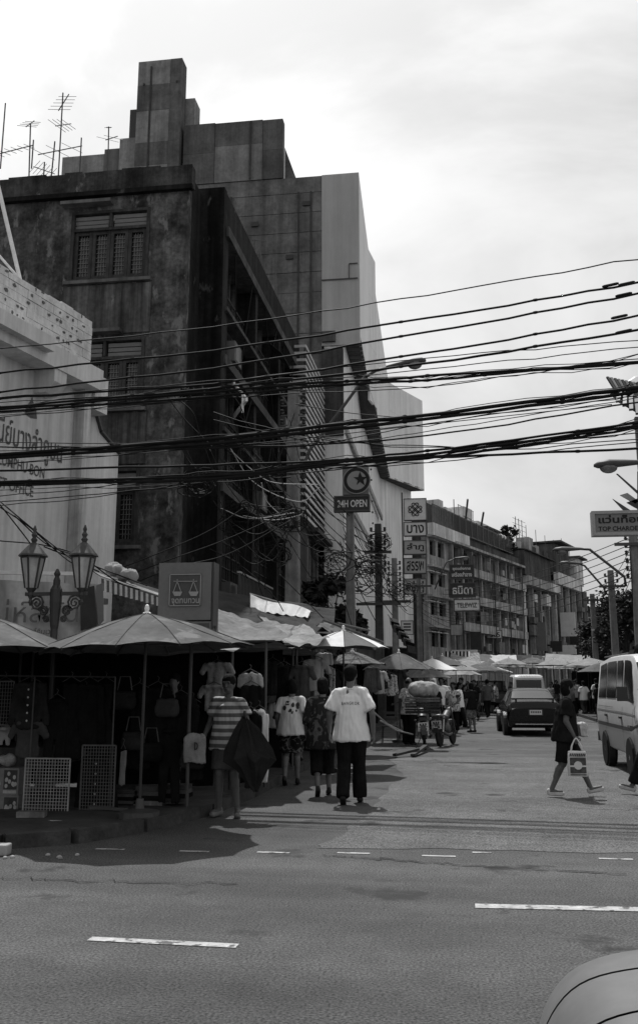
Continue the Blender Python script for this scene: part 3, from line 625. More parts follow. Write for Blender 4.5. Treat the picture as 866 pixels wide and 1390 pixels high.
# tall building peeping over the tower's end
bk = thing('roof_tower', 'narrow balconied tower peeping over the end of the metal cladding', 'building', G(4, 0, -9))
MB().box(G(4.0, 9.6, -9), (4.6, 4, 19.2), M4=FM).build('wall', far_wall, bk)
for z in (13.6, 15.6, 17.6, 19.2): MB().box(G(3.8, z, -6.8), (5.0, .8, .2), M4=FM).build('balcony_slab', far_dark, bk)
for z in (14.5, 16.5, 18.3):
    for s in (2.6, 4.9): MB().box(G(s, z, -6.96), (1.2, .1, 1.2), M4=FM).build('window', glass_dk, bk)
MB().box(G(2.9, 19.9, -8.5), (2.2, 3, 1.4), M4=FM).build('roof_room', far_pale, bk)
for k in range(12):
    s = 1.5 + rnd.random() * 20; h = rnd.uniform(.5, 1.8); MB().box(G(s, 15.6 + h / 2, -3.2 + rnd.uniform(-1, 1)), (rnd.uniform(.6, 2.2), 1.4, h), M4=FM).build(rnd.choice(['roof_hut', 'water_tank', 'roof_box']), rnd.choice([far_pale, far_wall, far_dark]), fa)
# second row: tall dark piers under an overhanging roof
fb = thing('pier_fronted_row', 'dark row with tall piers and overhanging roof beyond the balcony row', 'building', G(29, 0))
ops = []
for i in range(4):
    for j in range(4): s = 24.6 + j * 2.9; ops.append((s, s + 1.7, 2.9 + i * 2.3, 4.5 + i * 2.3))
MB().wall(FP, FD, FN, 23.8, 35.6, 0, 12.2, ops, .4).build('front_wall', far_dark, fb)
MB().box(G(29.7, 6, -4.5), (11.7, 8, 12), M4=FM).build('rear_rooms', far_dark, fb)
for o in ops: far_window(fb, *o, fm=far_wall)
for j in range(5): MB().box(G(24.05 + j * 2.9, 5.6, .25), (.42, .5, 11.2), M4=FM).build('pier', far_wall if j != 0 else far_pale, fb)
MB().box(G(29.4, 11.5, .5), (11.9, 1.3, .9), M4=FM).build('roof_band', far_wall, fb)
MB().box(G(33.6, 11.5, 1.16), (2.6, .03, .8), M4=FM).build('roof_band_panel', far_pale, fb)
MB().box(G(28.5, 13.3, -.8), (9.5, 3, 2.4), M4=FM).build('roof_shed', far_dark, fb)
MB().slab([G(23.8, 14.5, 1.0), G(35, 14.5, 1.0), G(35, 15.1, -2.5), G(23.8, 15.1, -2.5)], (0, 0, .1)).build('roof', far_dark, fb)
for j in range(4): ac(fb, 25.6 + j * 2.9, 4.2 + 2.3 * (j % 3), 0)
fc = thing('far_corner_row', 'furthest stepped shophouses with roof huts where the street bends away', 'building', G(43, 0))
ops = []
for i in range(4):
    for j in range(5): s = 36.2 + j * 2.9; ops.append((s, s + 1.9, 3 + i * 2.5, 4.7 + i * 2.5))
MB().wall(FP, FD, FN, 35.7, 50.4, 0, 13.2, ops, .4).build('front_wall', far_dark, fc)
MB().box(G(43, 6.5, -4.5), (14.6, 8, 13), M4=FM).build('rear_rooms', far_dark, fc)
for o in ops: far_window(fc, *o, fm=far_dark)
MB().box(G(41, 12.9, .6), (10.4, .5, 1.3), M4=FM).build('roof_parapet', far_pale, fc)
MB().box(G(39.5, 15.2, -1), (6, 3, 3.2), M4=FM).build('roof_room', far_dark, fc); MB().box(G(40, 17, -.8), (7.4, 4, .2), M4=FM).build('roof', far_dark, fc)
MB().box(G(48.5, 14.8, -1), (3, 2.6, 3.2), M4=FM).build('roof_hut', far_pale, fc); MB().box(G(48.5, 16.5, -.9), (4, 3.4, .2), M4=FM).build('roof', far_dark, fc)
MB().box(G(48.5, 14.9, .32), (1.2, .05, 2), M4=FM).build('window', glass_dk, fc)
for j in range(6): MB().box(G(35.9 + j * 2.9, 6.3, .25), (.3, .45, 12.6), M4=FM).build('pier', far_wall, fc)
fd = thing('street_end_building', 'low dark building closing the view at the end of the street', 'building', (24, 150, 0))
MB().bb((14, 148, 0), (40, 158, 12.5)).build('wall', far_dark, fd)
for i in range(4):
    for j in range(9): MB().bb((15 + j * 2.8, 147.9, 2.5 + i * 2.5), (16.6 + j * 2.8, 147.97, 4 + i * 2.5)).build('window', glass_dk, fd)
MB().bb((13.5, 147.4, 12.5), (40.5, 158.5, 12.9)).build('roof', far_dark, fd)
rnd = random.Random(4)
for k in range(16):
    s = rnd.uniform(24.5, 49); z = rnd.uniform(3.6, 10.5); par = fb if s < 35 else fc; MB().box(G(s, z, .55), (rnd.uniform(.6, 1.8), rnd.uniform(.2, .7), rnd.uniform(.5, 1.3)), M4=FM).build('clutter_box', rnd.choice([far_pale, far_dark, wood_md, conc_mid]), par)
for s, z, wd_, h_, mt in ((38, 8, 1.6, 2.6, signlt), (41, 5.6, 1.2, 3.4, signdk), (45.4, 7.4, 1.4, 2.2, far_pale), (36.4, 5.2, 2.2, 1.0, signlt), (31.8, 5.4, 1.6, 1.1, signdk), (27, 6.2, 1.0, 2.8, signmd)): t_ = MB().box(G(s, z, 1.1), (.2, wd_, h_), M4=FM).build('projecting_sign', mt); tag(t_, {38: 'pale upright sign box on the furthest row', 41: 'tall dark sign on the furthest row', 45.4: 'pale sign near the street bend', 36.4: 'pale flat sign between the two far rows', 31.8: 'dark flat sign low on the pier-fronted row', 27: 'tall grey sign on the pier-fronted row'}[s], 'sign', 'projecting signs on the far rows')
for k in range(14):
    s = rnd.uniform(24.5, 50); par = fb if s < 35.5 else fc; h = rnd.uniform(.6, 2.6); z = 13.2 if s < 35.5 else 13.4; MB().box(G(s, z + h / 2 + .3, -.5 + rnd.uniform(-1.5, .6)), (rnd.uniform(.6, 2.0), 1.3, h), M4=FM).build(rnd.choice(['roof_hut', 'water_tank', 'roof_box']), rnd.choice([far_pale, far_wall, far_dark]), par)
for k in range(7): MB().tube([G(25 + k * 3.6, 13, -.4), G(25 + k * 3.6, 17 + rnd.random() * 1.6, -.4)], .03, 4).build('roof_mast', dkm, fb if k < 3 else fc)
# right-hand row (mostly outside the view)
rr = thing('right_hand_shophouses', 'plain shophouse row along the right pavement beyond the poles', 'building', (13, 60, 0))
MB().bb((11.5, 40, 0), (20, 66, 11)).build('wall', far_wall, rr)
for i in range(3):
    for j in range(7): MB().bb((11.42, 41 + j * 3.5, 3.8 + i * 2.5), (11.49, 43.2 + j * 3.5, 5.4 + i * 2.5)).build('window', glass_dk, rr)
# ------------------------------------------------------------ overhead cables
def spline(pts, n=40):
    pts = [V((p[0], p[1])) for p in pts]; out = []
    P_ = [pts[0] * 2 - pts[1]] + pts + [pts[-1] * 2 - pts[-2]]
    for i in range(1, len(P_) - 2):
        a, b, c, d = P_[i - 1:i + 3]
        for k in range(n // (len(pts) - 1)):
            t = k / (n // (len(pts) - 1)); out.append(.5 * ((2 * b) + (c - a) * t + (2 * a - 5 * b + 4 * c - d) * t * t + (3 * b - a - 3 * c + d) * t ** 3))
    out.append(pts[-1]); return out
def cable(px, r, YL=14.6, YR=13.8, label=None, mat=None, group='cables strung across the street', wob=0.0, name='overhead_cable', ext=True):
    px = list(px)
    if ext:
        (x0, y0), (x1, y1) = px[0], px[1]; k = (y1 - y0) / (x1 - x0)
        if x0 <= 5: px.insert(0, (x0 - 260, y0 - k * 200))
        (x0, y0), (x1, y1) = px[-1], px[-2]; k = (y1 - y0) / (x1 - x0)
        if x0 >= 860: px.append((x0 + 240, y0 + k * 250))
    s = spline(px, 44); pts = []; r = r * .86 if r > .02 else r
    for p in s:
        t = min(max(p.x / 866, -.3), 1.3); q = atY(p.x, p.y, YL + (YR - YL) * t); q.z += wob * mn.noise(V((p.x * .02, r * 900, 1))); pts.append(q)
    o = MB().tube(pts, r, 6 if r > .012 else 4).build(name, mat or cablem, smooth=True)
    if r > .0165:
        for k in range(8, len(pts) - 6, 5):
            a = pts[k]; d = (pts[k + 1] - a).normalized(); MB().tube([a - d * .03, a + d * .03], r * 1.18, 6).build('cable_tie', cablem, o) if False else ties.append((o, a, d, r))
    return tag(o, label, 'cable', group)
ties = []
thin = 'thin black cable strung high across the street'
thick = 'thick black cable slung across the street'
bund = 'heavy bundle of twisted black cables across the street'
CB = []
CB += [(p, r, 'thin') for p, r in (([(0, 473), (290, 443), (580, 400), (866, 351)], .011), ([(0, 539), (290, 517), (580, 486), (866, 462)], .008), ([(0, 546), (290, 529), (580, 501), (866, 471)], .008),
             ([(0, 566), (290, 540), (580, 525), (780, 497), (866, 487)], .008), ([(0, 600), (290, 604), (433, 602), (580, 575), (830, 542), (866, 537)], .008), ([(0, 606), (290, 609), (580, 591), (866, 545)], .013),
             ([(0, 612), (290, 606), (580, 576), (830, 549)], .007), ([(0, 673), (160, 658), (290, 640), (433, 636), (580, 628), (866, 600)], .008), ([(0, 681), (160, 668), (290, 655), (433, 640), (580, 622), (866, 586)], .009),
             ([(0, 686), (157, 671), (290, 648), (433, 628), (600, 618), (866, 596)], .008), ([(290, 560), (433, 596), (580, 605), (700, 606), (866, 572)], .008), ([(290, 570), (440, 600), (540, 591), (866, 540)], .007),
             ([(430, 593), (520, 605), (580, 607), (720, 604), (866, 571)], .008), ([(400, 548), (470, 560), (560, 568), (580, 569)], .007), ([(0, 630), (160, 618), (290, 607), (433, 598)], .007))]
CB += [(p, r, 'thick') for p, r in (([(0, 506), (290, 475), (580, 432), (866, 383)], .017), ([(0, 532), (290, 499), (580, 451), (866, 398)], .017), ([(0, 541), (290, 520), (580, 479), (866, 428)], .017),
             ([(0, 553), (290, 527), (580, 493), (866, 448)], .019), ([(0, 639), (290, 631), (433, 626), (580, 612), (866, 574)], .022), ([(0, 659), (290, 650), (433, 628), (580, 621), (866, 609)], .019))]
CB += [(p, r, 'bund') for p, r in (([(0, 556), (290, 531), (433, 519), (580, 511), (866, 491)], .024), ([(0, 559), (290, 538), (433, 524), (580, 516), (700, 505), (866, 493)], .022),
             ([(0, 617), (290, 595), (433, 579), (580, 563), (835, 530), (866, 526)], .034), ([(0, 622), (290, 602), (433, 585), (580, 569), (835, 536), (866, 531)], .030), ([(0, 654), (290, 646), (433, 630), (580, 617), (866, 578)], .026), ([(0, 656), (290, 650), (433, 634), (580, 621), (700, 606), (866, 581)], .018))]
ORD = 'topmost second third fourth fifth sixth seventh eighth ninth tenth eleventh twelfth thirteenth fourteenth fifteenth sixteenth seventeenth eighteenth nineteenth twentieth'.split()
ends = sorted([c for c in CB if c[0][-1][0] > 860], key=lambda c: c[0][-1][1]); WD = dict(thin='thin black cable', thick='thick black cable', bund='heavy twisted cable bundle')
for i, (p, r, w_) in enumerate(ends):
    o_ = (ORD + ['twenty-first', 'twenty-second', 'twenty-third', 'twenty-fourth'])[i]
    cable(p, r, label='%s across the street, %s line from the top at the right edge' % (WD[w_], o_), wob=.02 if w_ == 'bund' else .03)
for (p, r, w_), lb in zip([c for c in CB if c[0][-1][0] <= 860], ('thin cable ending just short of the right edge under the top bundles', 'thin cable running into the round eave at the right', 'short thin cable leaving the corner pole rightwards', 'thin cable sloping from the post office to the corner pole')): cable(p, r, label=lb)
for x, y in ((828, 387), (850, 385), (846, 400), (840, 430), (846, 450)):
    q = atY(x, y, 13.82); tag(MB().tube([q - V((.12, 0, .02)), q - V((.09, 0, .015)), q + V((.09, 0, .017)), q + V((.12, 0, .022))], [.014, .022, .022, .014], 6).build('cable_splice', cablem), 'black splice sleeve on a high cable near the right edge', 'splice', 'splices on the high cables')
for o, a, d, r in ties:
    a = a - o.location; m_ = MB().tube([a - d * .035, a - d * .012, a + d * .012, a + d * .035], [r * 1.1, r * 1.35, r * 1.35, r * 1.1], 6); me = bpy.data.meshes.new('cable_tie'); me.from_pydata(m_.v, [], m_.f); me.materials.append(cablem); c_ = bpy.data.objects.new('cable_tie', me); COL.objects.link(c_); c_.parent = o
rnd = random.Random(5)
for p, r, w_ in CB:                                     # stray strands that wander beside the heavy bundles
    if w_ != 'bund': continue
    for k in range(2):
        q = [(x, y + rnd.uniform(2, 9) * (1 if k else -1) * (.4 + .6 * rnd.random())) for x, y in p]
        if q[-1][0] > 860: cable(q, .0065, label='stray thin strand wandering beside a heavy cable bundle', group='stray strands beside the cable bundles', wob=.09)
# loose drops and tangles near the corner pole and the dark wall
lo = 'loose black service wire drooping from the cable bundles'
for p, yl in (([(225, 535), (252, 570), (292, 610)], 16), ([(240, 540), (262, 560), (272, 590), (290, 640)], 16), ([(245, 600), (256, 625), (282, 650)], 16), ([(252, 608), (268, 640), (286, 662)], 16), ([(0, 680), (50, 722), (100, 760), (135, 776)], 13.4), ([(0, 684), (36, 730), (52, 752)], 13.4), ([(20, 700), (70, 742), (130, 758)], 13.4), ([(0, 688), (40, 715), (95, 762), (128, 772)], 13.4),
              ([(0, 734), (60, 740), (110, 756), (160, 790), (190, 800)], 13.6), ([(60, 742), (120, 765), (200, 795)], 13.6), ([(155, 775), (230, 745), (285, 720), (330, 690)], 17), ([(150, 790), (230, 760), (300, 735), (380, 700)], 17), ([(160, 800), (240, 770), (310, 752), (395, 706)], 17),
              ([(300, 520), (330, 560), (345, 650), (352, 720)], 19), ([(285, 610), (310, 660), (350, 700), (402, 690)], 19), ([(290, 680), (330, 735), (370, 760), (402, 700)], 20), ([(300, 700), (350, 725), (398, 690)], 20), ([(310, 740), (350, 765), (396, 712)], 20), ([(285, 745), (330, 770), (372, 810), (385, 830)], 20), ([(380, 780), (420, 820), (448, 848)], 20),
              ([(345, 655), (352, 700), (360, 750), (360, 800)], 21), ([(335, 640), (337, 700), (330, 780)], 21), ([(362, 655), (376, 690), (388, 705)], 21), ([(400, 560), (380, 620), (362, 650)], 21), ([(408, 690), (422, 720), (446, 745), (470, 790)], 22), ([(410, 700), (430, 760), (460, 800), (478, 850)], 22), ([(404, 640), (440, 690), (470, 712)], 22), ([(410, 600), (440, 660), (474, 700)], 22)):
    cable(p, .010, yl, yl, lo, group='loose wires by the corner pole', name='loose_wire', ext=False)
rnd = random.Random(77)
for k in range(24):                                     # many more drops over the street front and down to the awnings
    x0, y0 = rnd.uniform(292, 400), rnd.uniform(560, 720); x1, y1 = x0 + rnd.uniform(10, 90), y0 + rnd.uniform(40, 130); yl = rnd.uniform(19, 24)
    cable([(x0, y0), ((x0 + x1) / 2 - rnd.uniform(-6, 16), (y0 + y1) / 2 + rnd.uniform(0, 26)), (x1, min(y1, 842))], rnd.choice([.008, .011, .014]), yl, yl, lo, group='loose wires by the corner pole', name='loose_wire', ext=False)
for k in range(12):
    x0, y0 = rnd.uniform(455, 480), rnd.uniform(690, 740); x1, y1 = rnd.uniform(500, 560), rnd.uniform(720, 860); yl = rnd.uniform(28, 40)
    cable([(x0, y0), ((x0 + x1) / 2, (y0 + y1) / 2 + rnd.uniform(5, 30)), (x1, y1)], .014, yl, yl, 'loose black wire drooping between the left poles', group='loose wires between the left poles', name='loose_wire', ext=False)
lt = 'pale sagging service wire looping to the corner pole'
for p in ([(312, 607), (345, 655), (405, 681), (434, 662)], [(314, 612), (345, 640), (372, 655), (432, 658)], [(330, 700), (370, 706), (405, 700), (412, 694)], [(300, 690), (340, 704), (400, 696)], [(355, 655), (362, 680), (385, 703)]):
    cable(p, .011, 22, 22, lt, cablelt, 'pale wires by the corner pole', name='loose_wire', ext=False)
def tangle(px, py, Y, s, n, label, seed):
    rnd = random.Random(seed); mb = MB(); c = atY(px, py, Y)
    for k in range(n):
        a = rnd.uniform(0, 6.28); rr = s * rnd.uniform(.35, 1); q = c + V((rnd.uniform(-s, s) * .5, rnd.uniform(-.1, .1), rnd.uniform(-s, s) * .5)); tl = rnd.uniform(.4, 1)
        mb.tube([q + V((rr * cos(a + t * .7), .1 * sin(t), rr * tl * sin(a + t * .7))) for t in range(0, rnd.randint(5, 9))], .012, 4)
    return tag(mb.build('wire_tangle', cablem), label, 'wires', kind=None)
tangle(265, 655, 15.5, .30, 14, 'knotted coil of black wires hanging in front of the mouldy wall', 3); tangle(258, 532, 15.5, .22, 9, 'small black junction of wires under the upper cables by the mouldy wall', 4)
tangle(388, 700, 24.8, .5, 20, 'dense tangle of wires around the corner concrete pole', 5); tangle(372, 745, 24.8, .45, 14, 'coiled spare wires hanging left of the corner concrete pole', 6); tangle(330, 700, 24.0, .5, 16, 'shaggy wire coils against the dark street front', 8)
tangle(497, 775, 30, .7, 26, 'loops of service wire between the two sign-bearing poles', 9); tangle(515, 735, 38.5, .5, 18, 'wire knot near the top of the second left pole', 10); tangle(455, 760, 28, .6, 16, 'wire coils left of the sign pole', 11); tangle(545, 800, 48, .7, 16, 'wire snarl around the third left pole', 12)
jb = atY(262, 533, 15.5); tag(MB().box(jb, (.42, .12, .1)).build('junction_box', cablem), 'flat black cable junction box hanging by the mouldy wall', 'box')

# ------------------------------------------------------------ poles
def upole(x, y, h, w_, label, arms=((.4, 1.2),), racks=6, lean=0, mat=None):
    t = thing('utility_pole', label, 'pole', (x, y, 0), 'concrete utility poles along the street')
    s = MB(); k = len(s.v); b, a = w_ / 2, w_ * .36
    s.add([(x - b, y - b, 0), (x + b, y - b, 0), (x + b, y + b, 0), (x - b, y + b, 0), (x - a + lean, y - a, h), (x + a + lean, y - a, h), (x + a + lean, y + a, h), (x - a + lean, y + a, h)], [(3, 2, 1, 0), (4, 5, 6, 7), (0, 1, 5, 4), (1, 2, 6, 5), (2, 3, 7, 6), (3, 0, 4, 7)])
    s.build('shaft', mat or polem, t)
    for dz, ln in arms: MB().bb((x - ln, y - b - .1, h - dz - .05), (x + ln, y - b - .005, h - dz + .06)).build('crossarm', dkm, t)
    for k in range(racks):
        z = h - .3 - k * .28
        for sd in (-1, 1): MB().lathe([(.03, 0), (.06, .02), (.06, .06), (.035, .08), (.06, .10), (.06, .14), (.02, .16)], (x + sd * (b + .10), y - .1, z), 8).build('insulator', blk, t)
        MB().bar((x - b - .14, y - .1, z - .02), (x + b + .14, y - .1, z - .02), .035).build('insulator_bracket', dkm, t)
    return t
upole(-4.42, 25.16, 9.65, .40, 'thick pale concrete pole at the end of the dark corner building', arms=(), racks=5)
upole(-3.3, 28.88, 6.85, .31, 'concrete pole carrying the round logo and dark 24 hour sign', arms=(), racks=0)
upole(-3.3, 39.0, 8.0, .36, 'dark concrete pole with crossarm between two hanging signs', arms=((3.3, .9), (1.2, .55)), racks=7, mat=M('pole_dark', .07, .9, .3, 3, streak=.3))
upole(-3.3, 48.5, 7.8, .36, 'third concrete pole on the left beside the small framed notice', arms=((2.2, .8),), racks=6)
upole(-2.6, 60, 8.0, .36, 'far left pole half hidden before the stacked white sign boxes', arms=((.5, .8),), racks=5)
upole(6.27, 36, 7.0, .36, 'nearest right hand pole under the long shop sign', arms=((.5, .7),), racks=6)
upole(7.2, 48, 6.95, .36, 'second right hand pole carrying the lower street lamp', arms=((.8, .6),), racks=5)
upole(7.84, 60, 6.9, .36, 'third and smallest right hand pole by the trees', arms=((.4, .6),), racks=3)
upole(1.0, 88, 9.6, .36, 'thin distant pole in front of the balcony row', arms=((.6, .8),), racks=4)
wl_ = 'service cables running along the left row of poles'
def span(a, b, r, sag, label, group): 
    a, b = V(a), V(b); n_ = 12
    return tag(MB().tube([a.lerp(b, t / n_) - V((0, 0, 4 * sag * (t / n_) * (1 - t / n_))) for t in range(n_ + 1)], r, 4).build('overhead_cable', cablem, smooth=True), label, 'cable', group)
for i, (a, b) in enumerate((((-4.3, 25), (-3.3, 38.9)), ((-3.3, 38.9), (-3.3, 48.4)), ((-3.3, 48.4), (-2.6, 60)), ((-2.6, 60), (1.0, 88)))):
    for k in range(5): span((a[0] + .1 * (k % 2), a[1], 7.3 - .3 * k - .15 * i), (b[0] + .1 * (k % 2), b[1], 7.25 - .3 * k), .016, .25 + .07 * k, 'black cable running pole to pole along the left row', wl_)
for k in range(7): span((6.1, 36, 6.75 - .26 * k), (-1.5 - .3 * k, 78, 9.0 - .3 * k), .016, .5 + .1 * k, 'black cable crossing the sky to the nearest right hand pole', 'cables fanning out from the right hand poles')
for i, (a, b) in enumerate((((6.27, 36), (7.2, 48)), ((7.2, 48), (7.84, 60)), ((7.84, 60), (12, 90)))):
    for k in range(4): span((*a, 6.7 - .3 * k), (*b, 6.6 - .3 * k), .014, .25 + .1 * k, 'black cable running between the right hand poles', 'cables along the right hand poles')
for k in range(5): span((6.12, 35.8, 6.2 - .2 * k), (6.05, 35.7 + .1 * k, 3.9), .008, -.0, 'thin drop wire hanging down the nearest right hand pole', 'drop wires on the right hand pole')
# ------------------------------------------------------------ street lamps
def slamp(pts, head, d, label, r=.05):
    t = thing('street_lamp', label, 'street lamp', pts[0], 'arm-mounted street lamps'); d = V(d).normalized(); sd = d.cross(Z3).normalized(); u = sd.cross(d)
    MB().tube(pts, r, 8).build('arm', dkm, t, smooth=True)
    HM = Matrix((d, sd, u)).transposed(); h = MB(); prof = [(.0, .05, .05), (.12, .09, .07), (.4, .13, .1), (.75, .19, .13), (1.0, .15, .1), (1.1, .04, .04)]; k = 0; rings = []
    for (x, a, b) in prof:
        for j in range(10): q = 2 * pi * j / 10; h.v.append(tuple(V(head) + d * x + sd * (a * cos(q)) + u * (b * max(sin(q), -.35))))
    for i in range(len(prof) - 1):
        for j in range(10): h.f.append((i * 10 + j, i * 10 + (j + 1) % 10, (i + 1) * 10 + (j + 1) % 10, (i + 1) * 10 + j))
    h.f.append(tuple(range(10))); h.f.append(tuple(range(50, 60))); hd = h.build('lamp_head', M('lamp_housing', .09, .5, .15, 4), t, smooth=True)
    MB().ell(V(head) + d * .78 - u * .06, (.2, .17, .13), 12, 8).build('lens', M('lamp_lens', .16, .25, .1, 4, spec=.6), hd, smooth=True)
    return t
YL_ = 25.0
slamp([atY(412, 650, YL_), atY(414, 628, YL_), atY(421, 610, YL_), atY(460, 560, YL_), atY(494, 513, YL_), atY(510, 503, YL_), atY(528, 499, YL_)], atY(524, 499, YL_), atY(580, 490, YL_) - atY(524, 500, YL_), 'large street lamp on a long arm reaching over the road from the left', .045)
slamp([atY(849, 796, 36), atY(847, 783, 36), atY(800, 746, 36), atY(788, 745, 36)], atY(791, 745.5, 36), (-1, 0, -.02), 'upper of two street lamps on arms from the right poles')
slamp([atY(821, 808, 48), atY(820, 799, 48), atY(793, 768, 48), atY(785, 765, 48)], atY(790, 765.5, 48), (-1, 0, .05), 'lower smaller street lamp on an arm from the second right pole')
slamp([atY(905, 655, 22), atY(900, 640, 22), atY(870, 627, 22)], atY(873, 628, 22), (-1, 0, -.04), 'street lamp head poking in at the right edge above the shop sign')
slamp([atY(590, 800, 70), atY(600, 775, 70), atY(606, 763, 70), atY(618, 758, 70)], atY(616, 758, 70), (1, 0, .02), 'small distant street lamp among the stacked sign boxes')

# ------------------------------------------------------------ signs
def board(name, label, x0, y0, x1, y1, Y, mat, depth=.12, frame=None, cat='sign', group=None):
    a, b = atY(x0, y1, Y), atY(x1, y0, Y); t = thing(name, label, cat, ((a.x + b.x) / 2, Y, a.z), group)
    MB().bb((a.x, Y, a.z), (b.x, Y + depth, b.z)).build('panel', mat, t)
    if frame:
        e = (b.x - a.x) * .03 + .012; f = MB()
        f.bb((a.x - e, Y - .03, a.z - e), (a.x, Y + depth + .01, b.z + e)); f.bb((b.x, Y - .03, a.z - e), (b.x + e, Y + depth + .01, b.z + e)); f.bb((a.x, Y - .03, a.z - e), (b.x, Y + depth + .01, a.z)); f.bb((a.x, Y - .03, b.z), (b.x, Y + depth + .01, b.z + e)); f.build('frame', frame, t)
    return t
def btext(t, body, mat, x0, y0, x1, y1, Y, bold=.012):
    a, b = atY(x0, y1, Y), atY(x1, y0, Y); return text(body, mat, t, ((a.x + b.x) / 2, Y - .004, (a.z + b.z) / 2), X3, Z3, b.x - a.x, b.z - a.z, bold=bold)
def ring2(mb, c, r, w_, Y, n=28, sx=1, sz=1):
    for k in range(n):
        a, b = 2 * pi * k / n, 2 * pi * (k + 1) / n; mb.quad((c.x + r * sx * cos(a), Y, c.z + r * sz * sin(a)), (c.x + r * sx * cos(b), Y, c.z + r * sz * sin(b)), (c.x + (r - w_) * sx * cos(b), Y, c.z + (r - w_) * sz * sin(b)), (c.x + (r - w_) * sx * cos(a), Y, c.z + (r - w_) * sz * sin(a)))
# round logo + 24 hour sign
t = board('shop_sign', 'pole sign with round logo above a dark band reading 24H OPEN', 455, 674, 500, 693, 28.6, signdk, .2, dkm)
btext(t, '24H OPEN', inkw, 458, 678, 498, 689, 28.6, .02)
a, b = atY(465, 673, 28.65), atY(500, 632, 28.65); MB().bb((a.x, 28.65, a.z + .03), (b.x, 28.8, b.z)).build('logo_panel', signmd, t)
c = atY(484, 652, 28.6); MB().lathe([(.43, 0), (.43, .03)], (c.x, 28.60, c.z), 32, 'Y').build('logo_disc', M('logo_pale', .3, .5, .1, 3), t)
ms = MB(); ring2(ms, c, .40, .10, 28.594); ms.build('logo_ring', ink, t)
ms = MB(); ms.quad(*[(c.x + .1 + x * .5, 28.588, c.z + z * .5) for x, z in ((-.2, -.3), (.0, -.1), (.3, -.35), (.22, 0), (.5, .2), (.15, .2), (0, .55), (-.1, .2), (-.4, .2), (-.12, 0))]); ms.build('logo_mark', ink, t)
# stack of sign boxes
t = thing('stacked_sign', 'vertical stack of five pale sign boxes topped by a crossed-loop emblem', 'sign', (-.2, 66, 8))
for y0, y1, s in ((677, 706, None), (709, 727, 'บาง'), (734, 752, 'ลำภู'), (758, 778, 'สรรพ'), (786, 806, 'สินค้า')):
    a, b = atY(549, y1, 66), atY(577.5, y0, 66); MB().bb((a.x, 66, a.z), (b.x, 66.3, b.z)).build('sign_box', signlt if s is None or s == 'บาง' else M('sign_pale2', .36, .5, .12, 2), t)
    f = MB(); e = .05
    f.bb((a.x - e, 65.96, a.z), (a.x - .002, 66.32, b.z)); f.bb((b.x + .002, 65.96, a.z), (b.x + e, 66.32, b.z)); f.bb((a.x - e, 65.96, b.z + .001), (b.x + e, 66.32, b.z + e)); f.bb((a.x - e, 65.96, a.z - e), (b.x + e, 66.32, a.z - .001)); f.build('box_frame', dkm, t)
    if s: btext(t, s, ink, 552, y0 + 3, 575, y1 - 3, 66, .02)
    else:
        c = atY(563.3, 691.5, 66); g = MB(); U = .50
        for an in (45, 135):
            ca, sa = cos(R(an)), sin(R(an))
            for off in (-.16, .16):
                pts = []
                for k in range(25):
                    q = 2 * pi * k / 24; ex = U * .62 * (1 if cos(q) > 0 else -1) + .13 * cos(q); ez = off + .115 * sin(q); pts.append((c.x + ex * ca - ez * sa, 65.985 - .004 * (an == 45), c.z + ex * sa + ez * ca))
                g.tube(pts, .032, 5)
        g.build('emblem', ink, t)
MB().bb((atY(548, 700, 66.1).x - .16, 66.1, atY(548, 815, 66).z), (atY(548, 700, 66.1).x - .06, 66.2, atY(548, 668, 66).z)).build('mounting_post', dkm, t)
# facade signs on the balcony row
for lab, x0, y0, x1, y1, mt, tx, tm in (('dark double-row script sign highest on the balcony row', 611, 767, 642, 785, signdk, (('ชุดแต่งกาย', 614, 769, 638, 775), ('เครื่องสำอาง', 613, 776, 640, 783)), inkw), ('black sign with large white slanted Thai word', 611, 792, 644, 810, signdk, (('ธนิดา', 614, 795, 641, 807),), inkw),
                                      ('pale sign with dark capitals under the black sign', 617, 814, 650, 829, signlt, (('TELEWIZ', 620, 818, 647, 825),), ink), ('small pale numbered sign low on the balcony row', 661, 856, 680, 866, signlt, (('ว65', 665, 858, 678, 865),), ink)):
    t = board('hanging_sign', lab, x0, y0, x1, y1, 74.5 if x0 < 650 else 86, mt, .25, dkm, group='signs on the balcony row')
    for s, a0, b0, a1, b1 in tx: btext(t, s, tm, a0, b0, a1, b1, 74.5 if x0 < 650 else 86, .02)
t = board('notice_board', 'small framed pale notice hanging by the third left pole', 545, 843, 560, 861, 47, signlt, .08, dkm)
for k in range(3): a, b = atY(547.5, 848 + k * 4, 47), atY(557.5, 846 + k * 4, 47); MB().bb((a.x, 46.985, a.z), (b.x, 46.998, b.z)).build('dark_band', ink, t)
board('shop_sign', 'blank dark sign panel on the balcony row near street level', 639, 858, 652, 882, 80, signdk, .2, dkm); board('shop_sign', 'pale boxy sign over the far umbrellas', 613, 882, 648, 890, 72, signlt, .2); board('shop_sign', 'weathered pale panel below the stacked sign boxes', 612, 848, 627, 862, 73, conc_lt, .15, dkm)
